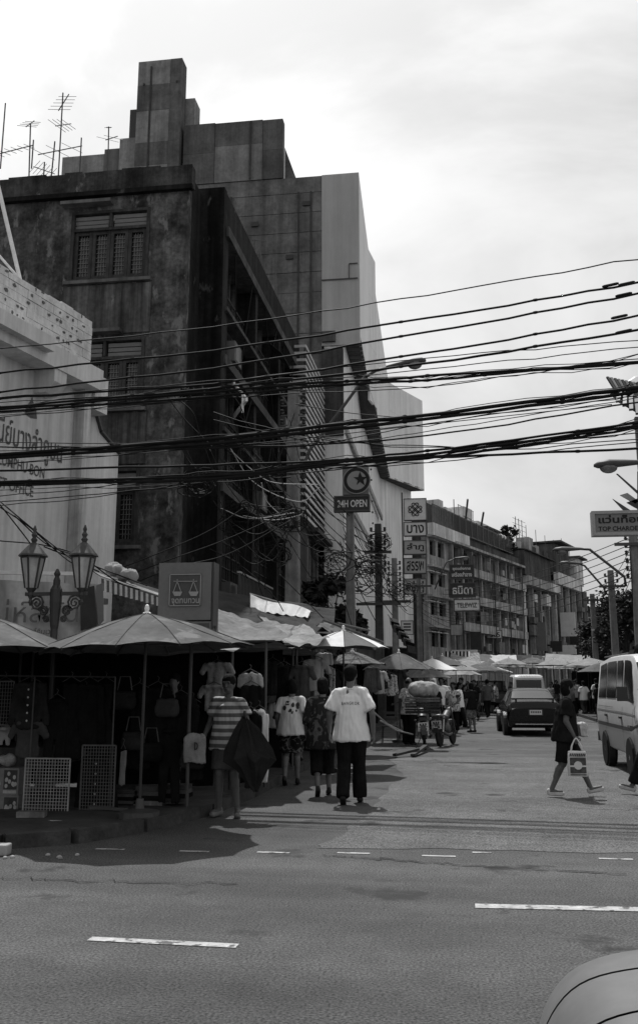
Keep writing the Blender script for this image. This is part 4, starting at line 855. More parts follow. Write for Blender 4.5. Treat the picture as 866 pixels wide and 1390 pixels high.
# long shop sign on the right
t = board('shop_sign', 'long grey lightbox sign with Thai and English capitals at right edge', 808, 695, 925, 723, 22, M('sign_grey_box', .20, .5, .06, 2), .25, M('sign_rim', .33, .5, .1, 3))
btext(t, 'แว่นท็อปเจริญ', ink, 812, 697, 914, 712.5, 22, .03); btext(t, 'TOP CHAROEN', ink, 812, 713.5, 871, 721, 22, .02)
sp = thing('sign_post', 'steel post behind the long shop sign at the right edge', 'post', (4.2, 22.4, 0)); MB().bb((4.12, 22.3, .1), (4.26, 22.44, 7.6)).build('shaft', dkm, sp); MB().bb((4.0, 22.25, .1), (4.4, 22.5, .25)).build('foot', conc_mid, sp)
bl = thing('banner_cluster', 'cluster of tilted blade-shaped street banners above the long shop sign', 'banners', (4.2, 22.1, 6))
for (a, b_, c, d), mt in ((((836, 643), (838, 643), (867, 668), (866, 671)), dkm), (((841, 672), (851, 669), (866, 680), (862, 684)), conc_lt), (((831, 677), (842, 684), (856, 693), (846, 693)), dkm), (((850, 682), (866, 676), (868, 692), (860, 688)), blk)):
    MB().slab([atY(*p, 22.05) for p in (a, b_, c, d)], (0, .05, 0)).build('blade', mt, bl)
MB().bar(atY(866, 640, 22.1), atY(866, 694, 22.1), .05).build('mast', dkm, bl)
lf = thing('roof_eave', 'dark slatted underside of a round eave jutting in at the right edge', 'eave', atY(870, 530, 20))
for k in range(9):
    f = k / 9; a = atY(826 + 6 * k, 531 + 1.5 * k - 6 * sin(f * 3), 20); b = atY(838 + 9 * k, 545 + 9 * k * .62, 19.6); MB().bar(a + V((.35, .5, .25)), b, .085, .05).build('eave_slat', dkm, lf)
    MB().bar(atY(824 + 5 * k, 512 + 1 * k, 20.3), atY(834 + 5 * k, 528 + 2 * k, 20.1), .06, .04).build('eave_finial', conc_lt if k % 2 else dkm, lf)
MB().slab([atY(827, 535, 20.2), atY(838, 546, 20), atY(866, 562, 19.8), atY(905, 580, 19.5), atY(905, 500, 20.5), atY(862, 512, 20.5)], (0, .12, .06)).build('soffit', blk, lf)
# scales lightbox sign
t = board('shop_sign', 'tall grey lightbox with a balance-scale emblem behind the near umbrella', 214, 763, 288, 842, 14.2, M('lightbox_grey', .15, .6, .12, 2.5), .30)
a, b = atY(230, 823, 14.2), atY(274, 779, 14.2); MB().bb((a.x, 14.185, a.z), (b.x, 14.199, b.z)).build('emblem_panel', M('emblem_grey', .075, .5, .12, 3), t)
g = MB(); y_ = 14.17
for s in ((a.x, b.x, a.z, a.z + .012), (a.x, b.x, b.z - .012, b.z), (a.x, a.x + .012, a.z, b.z), (b.x - .012, b.x, a.z, b.z)): g.bb((s[0], y_ + .004, s[2]), (s[1], y_ + .014, s[3]))
def P_(x, y): return atY(x, y, y_)
for p, q in (((236, 789), (268, 789)), ((241, 789), (236, 803)), ((241, 789), (246, 803)), ((263, 789), (258, 803)), ((263, 789), (268, 803)), ((241, 786), (241, 790)), ((263, 786), (263, 790))): g.bar(P_(*p), P_(*q), .010)
for x in (241, 263): g.slab([P_(x - 7, 803), P_(x + 7, 803), P_(x + 4, 809), P_(x - 4, 809)], (0, .01, 0))
g.build('scales_emblem', M('emblem_line', .30, .5, .1, 3), t); btext(t, 'จุดทบทวน', MATS['emblem_line'], 233, 812, 271, 822, 14.185, .02)
a, b = atY(214, 875, 14.2), atY(288, 843.5, 14.2); MB().bb((a.x, 14.2, a.z), (b.x, 14.5, b.z)).build('lower_panel', MATS['lightbox_grey'], t)
a, b = atY(226, 874, 14.2), atY(284, 846, 14.2); MB().bb((a.x, 14.185, a.z), (b.x, 14.199, b.z)).build('lower_inset', MATS['emblem_grey'], t)
MB().bb((-4.35, 14.25, .1), (-4.0, 14.45, 2.15)).build('post', dkm, t)
MB().bb((atY(288, 800, 14.2).x + .002, 14.19, a.z), (atY(290.5, 800, 14.2).x, 14.5, atY(288, 763, 14.2).z)).build('side_trim', blk, t)
# striped frontage banner behind the ornate lamp
t = thing('vinyl_banner', 'creased pale vinyl banner with cursive print hung behind the ornate lamp', 'banner', (-7, 15.5, 2.2)); g = MB(); nx_ = 20
for i in range(nx_ + 1):
    for j in range(7): p = atY(-60 + 195 * i / nx_, 868 - (83 - 8 * (i / nx_)) * j / 6, 15.5); p.y += .06 * sin(i * 1.1 + j * .5) + .03 * mn.noise(p * 3); g.v.append(tuple(p))
for i in range(nx_):
    for j in range(6): g.f.append((i * 7 + j, (i + 1) * 7 + j, (i + 1) * 7 + j + 1, i * 7 + j + 1))
g.build('sheet', M('vinyl', .44, .5, .2, 1.3, streak=.25), t, smooth=True)
btext(t, 'เสน่ห์สีสัน', M('print_grey', .16, .6, .2, 4), -40, 812, 108, 846, 15.40, .0); btext(t, 'เส้นที่กินเวร', ink, 32, 852, 74, 861, 15.40, .0)
c = atY(22, 854, 15.4); g = MB(); ring2(g, c, .10, .07, 15.39, sz=.6); g.build('logo', ink, t)
MB().slab([atY(109, 800, 15.36), atY(128, 795, 15.36), atY(132, 850, 15.36), atY(110, 856, 15.36)], (0, .02, 0)).build('dark_panel', signdk, t); MB().slab([atY(131, 795, 15.35), atY(140, 791, 15.35), atY(141, 842, 15.35), atY(134, 850, 15.35)], (0, .02, 0)).build('pale_panel', signmd, t)
MB().bar(atY(-60, 776, 15.4), atY(118, 779, 15.4), .06).build('top_rail', whitem, t)
aw = thing('striped_awning', 'small striped scalloped awning between the banner and scales sign', 'awning', (-5.6, 16, 3))
for k in range(22):
    x0, x1 = 138 + 78 * k / 22, 138 + 78 * (k + 1) / 22; yy = 783 + 26 * k / 22; MB().slab([atY(x0, yy + 2, 16.1), atY(x1, yy + 3, 16.1), atY(x1, yy + 19 - 5 * k / 22, 16.0), atY(x0, yy + 19 - 5 * k / 22, 16.0)], (0, .02, 0)).build('awning_stripe', cloth_lt if k % 2 else cloth_md, aw)
MB().slab([atY(137, 783, 16.1), atY(217, 810, 16.1), atY(217, 802, 17.6), atY(120, 772, 17.6)], (0, 0, .02)).build('awning_top', tarpm, aw)
# ------------------------------------------------------------ ornate double lamp
t = thing('ornate_street_lamp', 'black ornate twin-lantern lamp post with scrolled bracket', 'lamp post', (-5.73, 13, 0)); lx, ly = atY(76, 820, 13).x, 13.0
zc = atY(76, 806, 13).z; zt = atY(76, 778, 13).z
MB().lathe([(.14, .1), (.14, .35), (.09, .45), (.06, .6), (.05, zc - .5), (.06, zc - .45), (.07, zc - .3), (.085, zc - .12), (.085, zc + .06), (.055, zc + .12), (.05, zt - .18), (.05, zt - .1), (.03, zt - .05), (.05, zt - .01), (.015, zt + .06)], (lx, ly, 0), 12).build('post', blk, t)
zb = atY(76, 806, 13).z; MB().bar((lx - .46, ly, zb), (lx + .46, ly, zb), .045, .05).build('crossarm', blk, t)
for sg in (-1, 1):
    for (cx, cz, r0, tr) in ((.28, -.13, .12, 1.5), (.17, -.24, .08, 1.4), (.13, -.36, .05, 1.3)):
        MB().tube([(lx + sg * (cx + (r0 * (1 - k / 22)) * cos(k * .5 * tr)), ly, zb + cz + (r0 * (1 - k / 22)) * sin(k * .5 * tr)) for k in range(20)], .016, 5).build('scroll', blk, t)
glassl = M('lantern_glass', .34, .3, .2, 3, streak=.3, spec=.5)
for px_ in (42.5, 111.5):
    q = atY(px_, 806, 13); x, z = q.x, q.z; hz = (806 - 754) * .0099
    L_ = MB().lathe([(.012, -.17), (.03, -.12), (.02, -.08), (.05, -.02), (.04, .02), (.085, .08)], (x, ly, z), 8).build('lantern', blk, t)
    zl, zh = z + .08, z + .52
    fr_ = MB(); gl = []
    for k in range(6):
        a = pi / 6 + k * pi / 3; b = a + pi / 3; p0 = V((x + .085 * cos(a), ly + .085 * sin(a), zl)); p1 = V((x + .165 * cos(a), ly + .165 * sin(a), zh)); r0 = V((x + .085 * cos(b), ly + .085 * sin(b), zl)); r1 = V((x + .165 * cos(b), ly + .165 * sin(b), zh))
        fr_.bar(p0, p1, .022); fr_.bar(p1, r1, .026)
        MB().slab([p0, r0, r1, p1], (V((x, ly, 0)) - V((p0.x, p0.y, 0))).normalized() * .006).build('glass_pane', glassl, L_)
    fr_.build('cage', blk, L_)
    MB().lathe([(.21, zh + .015), (.20, zh + .04), (.13, zh + .12), (.06, zh + .2), (.03, zh + .22), (.05, zh + .26), (.025, zh + .29), (.045, zh + .33), (.02, zh + .37), (.03, zh + .41), (.008, zh + .47)], (x, ly, 0), 12).build('lantern_roof', M('lantern_top', .06, .5, .3, 6), L_)
# ------------------------------------------------------------ roof aerials
def aerial(px, base, top, Y, booms, label):
    a, b = atY(px[0], base, Y), atY(px[1], top, Y); a.z -= .6; t = thing('tv_aerial', label, 'aerial', a, 'television aerials on the roof')
    MB().tube([a, b], .022, 5).build('mast', dkm, t)
    for (x0, y0, x1, y1, n_, ln, tilt) in booms:
        p, q = atY(x0, y0, Y), atY(x1, y1, Y + .5); MB().tube([p, q], .018, 5).build('boom', dkm, t)
        for k in range(n_):
            c = p.lerp(q, (k + .3) / n_); l_ = ln * (1 - .25 * k / n_) / 2; MB().tube([c - V((l_, -l_ * .3, -tilt * l_)), c + V((l_, -l_ * .3, -tilt * l_))], .009, 4).build('element', dkm, t)
aerial((3, 8), 205, 140, 25, (), 'bare leaning mast at the far left of the roof')
aerial((41, 42), 236, 168, 25, ((36, 172, 47, 164, 4, .75, .35),), 'short mast with a small four-rod aerial second from left')
aerial((80, 86), 236, 126, 25, ((80, 150, 94, 128, 5, .85, .3), (76, 171, 97, 168, 4, .7, .9)), 'tallest roof mast carrying two tilted aerials')
aerial((45, 46), 205, 190, 25.4, ((-5, 210, 46, 197, 6, .55, .6),), 'low long aerial lying toward the left roof edge')
aerial((110, 111), 212, 187, 26, ((52, 210, 112, 198, 3, 1.0, .7),), 'aerial on a long level boom beside the tall mast')
aerial((148, 148), 210, 172, 28, ((144, 190, 160, 185, 2, .9, .5), (145, 173, 151, 173, 3, .2, .2)), 'rightmost thin aerial above the pale roof parapet')
aerial((70, 75), 233, 192, 25.2, (), 'short slanted rod between two aerials on the roof')
aerial((60, 61), 236, 220, 25.6, ((46, 226, 75, 236, 6, .4, -.8),), 'small tangled aerial close to the roof edge')
aerial((345, 346), 330, 325, 38, ((343, 326, 362, 327, 5, .25, .5),), 'small aerial sticking out over the dark street parapet')
far = [(494, 0)]
tag(MB().tube([G(9.0, 15.1, -1), G(9.0, 17.2, -1)], .04, 5).build('roof_mast', dkm), 'thin mast on the fenced roof terrace', 'mast')
ar_ = thing('tv_aerial', 'wide comb-like aerial above the far pier-fronted row', 'aerial', G(28, 15, -1), 'television aerials on the roof')
for k in range(3): MB().tube([G(27 + k * 1.1, 14.8, -1), G(27 + k * 1.1, 18.4, -1)], .035, 4).build('mast', dkm, ar_)
for k in range(5): MB().tube([G(26.0, 16.2 + k * .5, -1), G(30.5, 16.3 + k * .5, -1)], .022, 4).build('element', dkm, ar_)
# ------------------------------------------------------------ fused surfaces: bodies and cloth
def blob(mb, name, mat, parent=None, vox=.02, sm=3, fold=0.0, fs=(9, 9, 3.2), loc=None):
    me = bpy.data.meshes.new('tmp'); me.from_pydata(mb.v, [], mb.f)
    ob = bpy.data.objects.new('tmp', me); COL.objects.link(ob)
    m = ob.modifiers.new('r', 'REMESH'); m.mode = 'VOXEL'; m.voxel_size = vox
    if sm: s = ob.modifiers.new('s', 'SMOOTH'); s.factor = .5; s.iterations = sm
    out = evalmesh(ob); bpy.data.objects.remove(ob); bpy.data.meshes.remove(me)
    if fold:
        for v, n in [(v, v.normal.copy()) for v in out.vertices]:
            c = v.co; v.co += n * (fold * mn.noise(V((c.x * fs[0], c.y * fs[1], c.z * fs[2]))) + fold * .5 * mn.noise(V((c.x * 31, c.y * 31, c.z * 9))))
    out.name = name
    for p in out.polygons: p.use_smooth = True
    out.materials.clear(); out.materials.append(mat)
    o = bpy.data.objects.new(name, out); COL.objects.link(o)
    if parent: o.parent = parent
    elif loc is not None: o.location = loc
    return o
skin = M('skin', .12, .55, .12, 8, spec=.35, local=True); skin_dk = M('skin_dark', .085, .55, .12, 8, spec=.35, local=True); hairm = M('black_hair', .006, .8, .3, 20, spec=.12, local=True)
shoe_dk = M('dark_shoe', .02, .5, .2, 10, local=True); shoe_lt = M('pale_shoe', .40, .6, .2, 10, local=True); trou_blk = M('black_trousers', .012, .85, .3, 8, local=True); tee_blk = M('black_tee', .014, .85, .3, 8, local=True)
tee_wh = M('white_tee', .74, .9, .05, 5, local=True); jeans = M('grey_jeans', .06, .9, .3, 8, local=True); skirt_gr = M('grey_skirt', .07, .9, .25, 8, local=True)
stripe_m = pattern('striped_polo', 'stripe', .10, .42, 11.5, .48); floral_dk = pattern('dark_floral', 'floral', .022, .085, 7, .55); floral_lt = pattern('pale_floral', 'floral', .10, .48, 11, .42); floral_md = pattern('bold_floral', 'floral', .016, .14, 11, .56)
eye_m = M('eye_dark', .008, .3, .1, 5)
DEF = dict(pel=(0, 0, .93), ch=(0, .0, 1.25), nk=(0, -.012, 1.435), hd=(0, .012, 1.585), sR=(.170, -.01, 1.375), eR=(.225, -.03, 1.10), wR=(.235, .05, .865), hR=(.085, 0, .90), kR=(.095, .02, .49), aR=(.098, -.03, .085))
def joints(pose):
    j = {}
    for k, v in DEF.items():
        if k[-1] == 'R': j[k] = V(v); j[k[:-1] + 'L'] = V((-v[0], v[1], v[2]))
        else: j[k] = V(v)
    for k, v in pose.items():
        if k in j: j[k] = V(v)
    return j
def person(label, loc, rz=0, H=1.65, pose=None, top=None, bottom=None, hair='short', shoes=shoe_dk, sk=skin, vox=.012, near=False, group=None, girth=1.0, face=False):
    pose = pose or {}; S = H / 1.70; J = {k: v * S for k, v in joints(pose).items()}; t = thing('person', label, 'person', (0, 0, 0), group)
    hr = Euler((R(pose.get('pitch', 0)), R(pose.get('roll', 0)), R(pose.get('turn', 0)))).to_matrix(); hd = J['hd']
    def h(x, y, z): return hd + hr @ (V((x, y, z)) * S)
    g = girth; b = MB()
    b.ell(hd, (.073 * S, .090 * S, .106 * S), 16, 12); b.ell(h(0, .026, -.062), (.054 * S, .062 * S, .058 * S), 12, 8); b.cap(h(0, .085, -.002), h(0, .104, -.032), .009 * S, .014 * S); b.cap(h(-.02, .084, -.068), h(.02, .084, -.068), .009 * S, .009 * S)
    b.cap(h(-.04, .078, .022), h(.04, .078, .022), .012 * S, .012 * S)
    for s in (-1, 1): b.cap(h(s * .076, -.006, .018), h(s * .074, -.004, -.03), .014 * S, .011 * S)
    b.cap(J['nk'] - V((0, 0, .07 * S)), h(0, -.012, -.06), .058 * S, .052 * S)
    b.cap(J['pel'], J['ch'], .128 * S * g, .140 * S * g, .7); b.cap(J['ch'], J['nk'] - V((0, 0, .07 * S)), .145 * S * g, .10 * S, .62); b.cap(J['sL'] - V((0, 0, .02)), J['sR'] - V((0, 0, .02)), .036 * S, .036 * S)
    b.cap(J['hL'] + V((0, 0, .03)), J['hR'] + V((0, 0, .03)), .10 * S * g, .10 * S * g)
    for sd, X in (('L', -1), ('R', 1)):
        s_, e, w_ = J['s' + sd], J['e' + sd], J['w' + sd]
        b.cap(s_ - V((0, 0, .015)), e, .044 * S * g, .038 * S * g); b.cap(e, w_, .039 * S * g, .026 * S)
        d = (w_ - e).normalized(); d = (d + V(pose.get('hd' + sd, (0, 0, 0)))).normalized(); lat = V((0, 1, 0)) - d * d.y
        if lat.length < .3: lat = V((0, 0, 1)) - d * d.z
        lat.normalize(); inn = d.cross(lat); inn *= -1 if inn.x * X > 0 else 1; pe = w_ + d * .085 * S
        b.cap(w_ + d * .02 * S, pe, .030 * S, .040 * S, .42, lat=lat)
        curl = pose.get('grip' + sd, .35)
        for k, (o, ln) in enumerate(((-.030, .062), (-.011, .078), (.010, .082), (.030, .074))):
            p = pe + lat * o * S; q = p + (d * (1 - curl * .4) + inn * curl + lat * (o * 2.2)).normalized() * ln * .52 * S; r_ = q + (d * (1 - curl * 1.3) + inn * (curl * 1.5)).normalized() * ln * .48 * S
            b.cap(p, q, .0105 * S, .0095 * S, n=8); b.cap(q, r_, .0095 * S, .0075 * S, n=8)
        p = w_ + d * .03 * S + lat * .030 * S; q = p + (d * .8 + lat * .65 + inn * .2).normalized() * .045 * S; b.cap(p, q, .014 * S, .011 * S, n=8); b.cap(q, q + (d + inn * .5).normalized() * .032 * S, .011 * S, .009 * S, n=8)
        hp, k_, a_ = J['h' + sd], J['k' + sd], J['a' + sd]
        b.cap(hp, k_, .085 * S * g, .056 * S * g); b.cap(k_, a_, .052 * S, .034 * S); dn = (a_ - k_); b.cap(k_ + dn * .18 + V((0, -.016, 0)), k_ + dn * .5 + V((0, -.012, 0)), .052 * S * g, .044 * S)
        fd = V(pose.get('f' + sd, (0, 1, -.12))).normalized(); b.cap(a_ + V((0, -.02, -.02)) * S, a_ + fd * .15 * S, .036 * S, .026 * S)
    b.f and blob(b, 'body', sk, t, vox if not near else .007, 2)
    for sd in 'LR':                                       # footwear
        a_ = J['a' + sd]; fd = V(pose.get('f' + sd, (0, 1, -.12))).normalized(); s = MB(); dn = V((0, 0, -1)) - fd * fd.z * -1
        dn = (V((0, 0, -1)) + fd * fd.z).normalized(); heel = a_ + dn * .042 * S - fd * .03 * S; toe = a_ + fd * .165 * S + dn * .022 * S
        s.cap(heel, toe, .040 * S, .038 * S, .8, lat=fd.cross(dn)); s.cap(heel + dn * .02 * S, toe + dn * .024 * S, .042 * S, .042 * S, .35, lat=fd.cross(dn)); s.cap(heel - dn * .02 * S, heel - dn * .035 * S, .036 * S, .036 * S)
        blob(s, 'shoe', shoes, t, .012 if near else .02, 2)
    up = lambda z: V((0, 0, z * S))
    if top:
        kind, mt = top[0], top[1]; slv = top[2] if len(top) > 2 else .8; hem = top[3] if len(top) > 3 else .80; s = MB(); q = .024 * S
        pl = J['pel']; bot = V((pl.x, pl.y, hem * S + .06))
        s.cap(J['ch'], J['nk'] - up(.055), .150 * S * g + q, .088 * S + q * .5, .66); s.fru(bot - up(.06), J['ch'] - up(.02), .208 * S * g + q * .9, .148 * S * g + q, .76); s.cap(J['ch'] - up(.06), J['ch'], .150 * S * g + q, .150 * S * g + q, .7)
        for sd in 'LR':
            a, e, w_ = J['s' + sd], J['e' + sd], J['w' + sd]; a0 = a - up(.012)
            s.cap(J['nk'] - up(.05), a0, .056 * S, .056 * S + q * .4)
            if slv <= 1: s.cap(a0, a0.lerp(e, .3), .052 * S * g + q * .4, .056 * S * g + q * .5); s.fru(a0.lerp(e, .2), a0.lerp(e, slv), .054 * S * g + q * .5, .060 * S * g + q * 1.0, 1.0)
            else: s.cap(a0, e, .052 * S * g + q * .4, .046 * S * g + q * .7); s.fru(e, e.lerp(w_, slv - 1), .046 * S * g + q * .7, .040 * S + q)
        sh_ = blob(s, 'shirt', mt, t, .012 if near else max(vox, .018), 4, .020 if near else .008)
        if near:
            c_ = MB(); nk = J['nk'] - up(.035)
            for k in range(16): a = 2 * pi * k / 16; b_ = 2 * pi * (k + 1) / 16; c_.tube([nk + V((.068 * cos(a), .06 * sin(a) + .005, .012 * sin(a) * -1)) * S, nk + V((.068 * cos(b_), .06 * sin(b_) + .005, .012 * sin(b_) * -1)) * S], .010 * S, 5)
            c_.build('collar', mt, t, smooth=True)
    if bottom:
        kind, mt = bottom[0], bottom[1]; ln = bottom[2] if len(bottom) > 2 else 1.0; s = MB(); q = .018 * S
        s.cap(J['hL'] + up(.04), J['hR'] + up(.04), .098 * S * g + q, .098 * S * g + q); s.cap(J['pel'] - up(.03), J['pel'] + up(.08), .13 * S * g + q, .125 * S * g + q, .72)
        if kind == 'skirt':
            c0 = J['pel']; kz = (J['kL'] + J['kR']) / 2; e_ = c0.lerp(kz, ln); s.fru(c0, e_, .165 * S * g + q, .185 * S * g + q, .74)
        else:
            for sd in 'LR':
                hp, k_, a_ = J['h' + sd], J['k' + sd], J['a' + sd]
                if ln <= .5: s.fru(hp, hp.lerp(k_, ln * 2), .092 * S * g + q, .078 * S * g + q * 1.3)
                else: s.cap(hp, k_, .092 * S * g + q, .066 * S * g + q); s.fru(k_, k_.lerp(a_, (ln * 2 - 1) * 1.09), .066 * S * g + q, .062 * S * g + q * 1.3)
        blob(s, kind if kind != 'shorts' else 'shorts', mt, t, .013 if near else max(vox, .018), 4, .010 if near else .005)
    if hair:
        s = MB(); mt = hairm
        s.ell(h(0, -.016, .034), (.090 * S, .102 * S, .102 * S), 14, 10)
        if hair in ('long', 'bob'): s.ell(h(0, -.04, -.025), (.094 * S, .078 * S, .115 * S), 14, 10)
        if hair == 'long': s.cap(h(0, -.06, -.05), h(0, -.075, -.17), .07 * S, .05 * S, .6)
        if hair == 'bun': s.ell(h(0, -.105, .05), (.05 * S, .05 * S, .05 * S), 10, 8)
        if hair == 'short': s.ell(h(0, -.045, -.02), (.072 * S, .055 * S, .075 * S), 12, 8)
        if hair == 'scarf': s.cap(h(0, -.02, .05), h(0, -.03, -.14), .095 * S, .10 * S, .95); mt = tee_wh
        if hair == 'cap': s.cap(h(0, .02, .06), h(0, .13, .045), .07 * S, .05 * S, .3); mt = cloth_dk
        if hair == 'bald': s = MB(); s.ell(h(0, -.05, -.01), (.074 * S, .05 * S, .06 * S), 12, 8)
        blob(s, 'headscarf' if hair == 'scarf' else ('hat' if hair == 'cap' else 'hair'), mt, t, .012 if near else .02, 2, .006, (40, 40, 20))
    if face:
        for s in (-1, 1):
            MB().ell(h(s * .030, .082, .004), (.013 * S, .006 * S, .006 * S), 8, 6).build('eye', eye_m, t, smooth=True); MB().bar(h(s * .016, .090, .024), h(s * .045, .082, .024), .005, .006).build('eyebrow', hairm, t)
        MB().ell(h(0, .093, -.066), (.021 * S, .006 * S, .005 * S), 8, 6).build('mouth', M('lips', .05, .5, .1, 5), t, smooth=True)
    t.location = loc; t.rotation_euler = (0, 0, R(rz)); return t
def on_shirt(t, body, mat, zc, wd, ht, back=True, arc=0.0, bold=.012):
    sh_ = [c for c in t.children if c.name.startswith('shirt')][0]; me = sh_.data; bv = BVHTree.FromPolygons([v.co for v in me.vertices], [tuple(p.vertices) for p in me.polygons])
    tm = textmesh(body, bold, spacing=1.25); vs_ = [v.co.copy() for v in tm.vertices]; x0, x1 = min(p.x for p in vs_), max(p.x for p in vs_); y0, y1 = min(p.y for p in vs_), max(p.y for p in vs_); out = []; sg = 1 if back else -1
    for p in vs_:
        x = ((p.x - x0) / (x1 - x0) - .5) * wd; z = zc + ((p.y - y0) / (y1 - y0) - .5) * ht + arc * (x / wd) ** 2
        hit = bv.ray_cast(V((x * sg, -2 * sg, z)), V((0, sg, 0))); y = hit[0].y if hit[0] else -.15 * sg; out.append((x * sg, y - .004 * sg, z))
    o = bpy.data.meshes.new('print'); o.from_pydata(out, [], [tuple(p.vertices) for p in tm.polygons]); o.materials.append(mat); ob = bpy.data.objects.new('print', o); COL.objects.link(ob); ob.parent = t; return ob

# ------------------------------------------------------------ people
walkA = dict(kR=(.09, .14, .50), aR=(.095, .22, .10), kL=(-.09, .05, .50), aL=(-.095, -.22, .16), fL=(0, .80, -.6), fR=(0, 1, -.2), eR=(.245, -.10, 1.10), wR=(.25, -.06, .86), eL=(-.245, .0, 1.10), wL=(-.235, .12, .88))
m1 = person('man in a white T-shirt printed BANGKOK walking away in black trousers', (-1.48, 12.9, 0), 4, 1.75, dict(walkA, turn=-14, pitch=-4, kL=(-.09, .02, .50), aL=(-.10, -.14, .11), aR=(.10, .12, .09), kR=(.09, .09, .50), eR=(.275, -.07, 1.10), wR=(.285, .0, .86), eL=(-.275, -.02, 1.10), wL=(-.28, .06, .87)), ('tee', tee_wh, .82, .77), ('trousers', trou_blk, .98), 'short', shoe_dk, skin, near=True, girth=1.05)
on_shirt(m1, 'BANGKOK', M('print_dark', .05, .8, .1, 5), 1.27, .235, .038, arc=-.02)
m2 = person('woman in a dark floral blouse walking away left of the white T-shirt man', (-1.98, 13.75, 0), 12, 1.60, dict(walkA, turn=8, kR=(.09, .10, .50), aR=(.10, .10, .09), aL=(-.08, -.16, .12)), ('blouse', floral_dk, 1.35, .66), ('trousers', trou_blk, .72), 'bob', shoe_dk, skin, near=True, girth=1.12)
m3 = person('woman in a pale printed tee and floral shorts walking away by the stalls', (-2.66, 15.1, 0), 6, 1.58, dict(walkA, turn=15, pitch=-12, kR=(.09, .06, .5), aR=(.10, .06, .09), kL=(-.09, .06, .50), aL=(-.10, -.12, .12)), ('tee', M('cream_tee', .60, .9, .06, 5, local=True), .75, .80), ('shorts', floral_md, .47), 'bob', shoe_dk, skin, near=True, girth=1.1)
sh3 = M('back_print', .045, .8, .3, 12)
g = MB(); sh_ = [c for c in m3.children if c.name.startswith('shirt')][0]; bv = BVHTree.FromPolygons([v.co for v in sh_.data.vertices], [tuple(p.vertices) for p in sh_.data.polygons]); rnd = random.Random(5)
for k in range(15):
    x, z = rnd.uniform(-.11, .11), rnd.uniform(1.08, 1.24); r_ = rnd.uniform(.010, .032); ps = []
    for q in range(7): a = q * 6.28 / 7; hh = bv.ray_cast(V((x + r_ * cos(a), -2, z + r_ * 1.3 * sin(a))), V((0, 1, 0))); ps.append((x + r_ * cos(a), (hh[0].y if hh[0] else -.15) - .004, z + r_ * 1.3 * sin(a)))
    g.quad(*ps)
pr_ = bpy.data.meshes.new('print'); pr_.from_pydata(g.v, [], g.f); pr_.materials.append(sh3); ob = bpy.data.objects.new('print', pr_); COL.objects.link(ob); ob.parent = m3
m4 = person('young woman in a striped polo and grey skirt standing with umbrella and bag', (-2.78, 11.45, 0), 178, 1.62, dict(eR=(.25, -.05, 1.11), wR=(.27, .13, .95), gripR=.8, eL=(-.24, -.04, 1.10), wL=(-.20, .17, .99), gripL=.9, turn=-5, kR=(.085, .04, .5), aR=(.105, -.03, .085), kL=(-.10, .03, .5), aL=(-.13, -.02, .085), fR=(.25, 1, -.12), fL=(-.3, 1, -.12)), ('tee', stripe_m, .62, .80), ('skirt', skirt_gr, .86), 'short', M('sandal', .16, .6, .2, 10, local=True), skin_dk, near=True, face=True)
stride = dict(pel=(0, 0, .90), ch=(0, .03, 1.23), nk=(0, .05, 1.41), hd=(0, .085, 1.56), sR=(.165, .045, 1.35), sL=(-.165, .045, 1.35), hR=(.085, 0, .87), hL=(-.085, 0, .87), kR=(.09, -.06, .47), aR=(.09, -.24, .10), fR=(0, 1, -.12), kL=(-.09, .20, .48), aL=(-.09, .34, .12), fL=(0, 1, .12), eR=(.215, .01, 1.08), wR=(.225, .11, .87), gripR=.9, eL=(-.21, .05, 1.08), wL=(-.16, .24, .98), gripL=.9, turn=10)
m5 = person('woman in black tee and black knee shorts striding across the road with bags', (1.36, 14.1, 0), -90, 1.60, stride, ('tee', tee_blk, .72, .78), ('shorts', trou_blk, .47), 'bob', shoe_lt, skin_dk, near=True, girth=1.14)
m6 = person('person in dark clothes cut off by the right edge walking beside the van', (2.62, 14.55, 0), 78, 1.60, dict(stride, hd=(0, .06, 1.56)), ('tee', tee_blk, 1.2, .76), ('trousers', trou_blk, .9), 'short', shoe_lt, skin_dk, near=True)
m7 = person('balding man in a patterned shirt standing by the loaded motorcycle', (-1.42, 25.4, 0), -38, 1.70, dict(eR=(.24, .08, 1.10), wR=(.18, .26, 1.0), pitch=-8), ('tee', floral_lt, .8, .76), ('trousers', trou_blk, .98), 'bald', shoe_dk, skin_dk, vox=.014, girth=1.08)
m8 = person('woman in a pale floral blouse and dark trousers facing up the road', (-.36, 31.9, 0), 172, 1.60, dict(eL=(-.23, .03, 1.10), wL=(-.05, .19, .93), eR=(.23, 0, 1.1), wR=(.25, .07, .87)), ('blouse', floral_lt, .8, .72), ('trousers', trou_blk, .95), 'bob', shoe_dk, skin, vox=.016, girth=1.1, face=True)
m9 = person('person in a dark top and grey patterned shorts beside the floral blouse', (.22, 32.3, 0), 40, 1.58, dict(eR=(.23, .03, 1.10), wR=(.12, .22, 1.04)), ('tee', tee_blk, .8, .78), ('shorts', pattern('check_short', 'floral', .10, .26, 16, .5), .50), 'bob', shoe_dk, skin, vox=.016)
m10 = person('woman wearing a white headscarf behind the loaded motorcycle', (-1.05, 34.5, 0), 165, 1.74, {}, ('blouse', floral_lt, 1.4, .7), ('trousers', trou_blk, .95), 'scarf', shoe_dk, skin, vox=.018, face=True)
m11 = person('person in a dark tee and printed shorts standing behind the motorcycle', (-.95, 32.6, 0), 200, 1.55, {}, ('tee', tee_blk, .8, .76), ('shorts', floral_lt, .46), 'short', shoe_dk, skin, vox=.018)
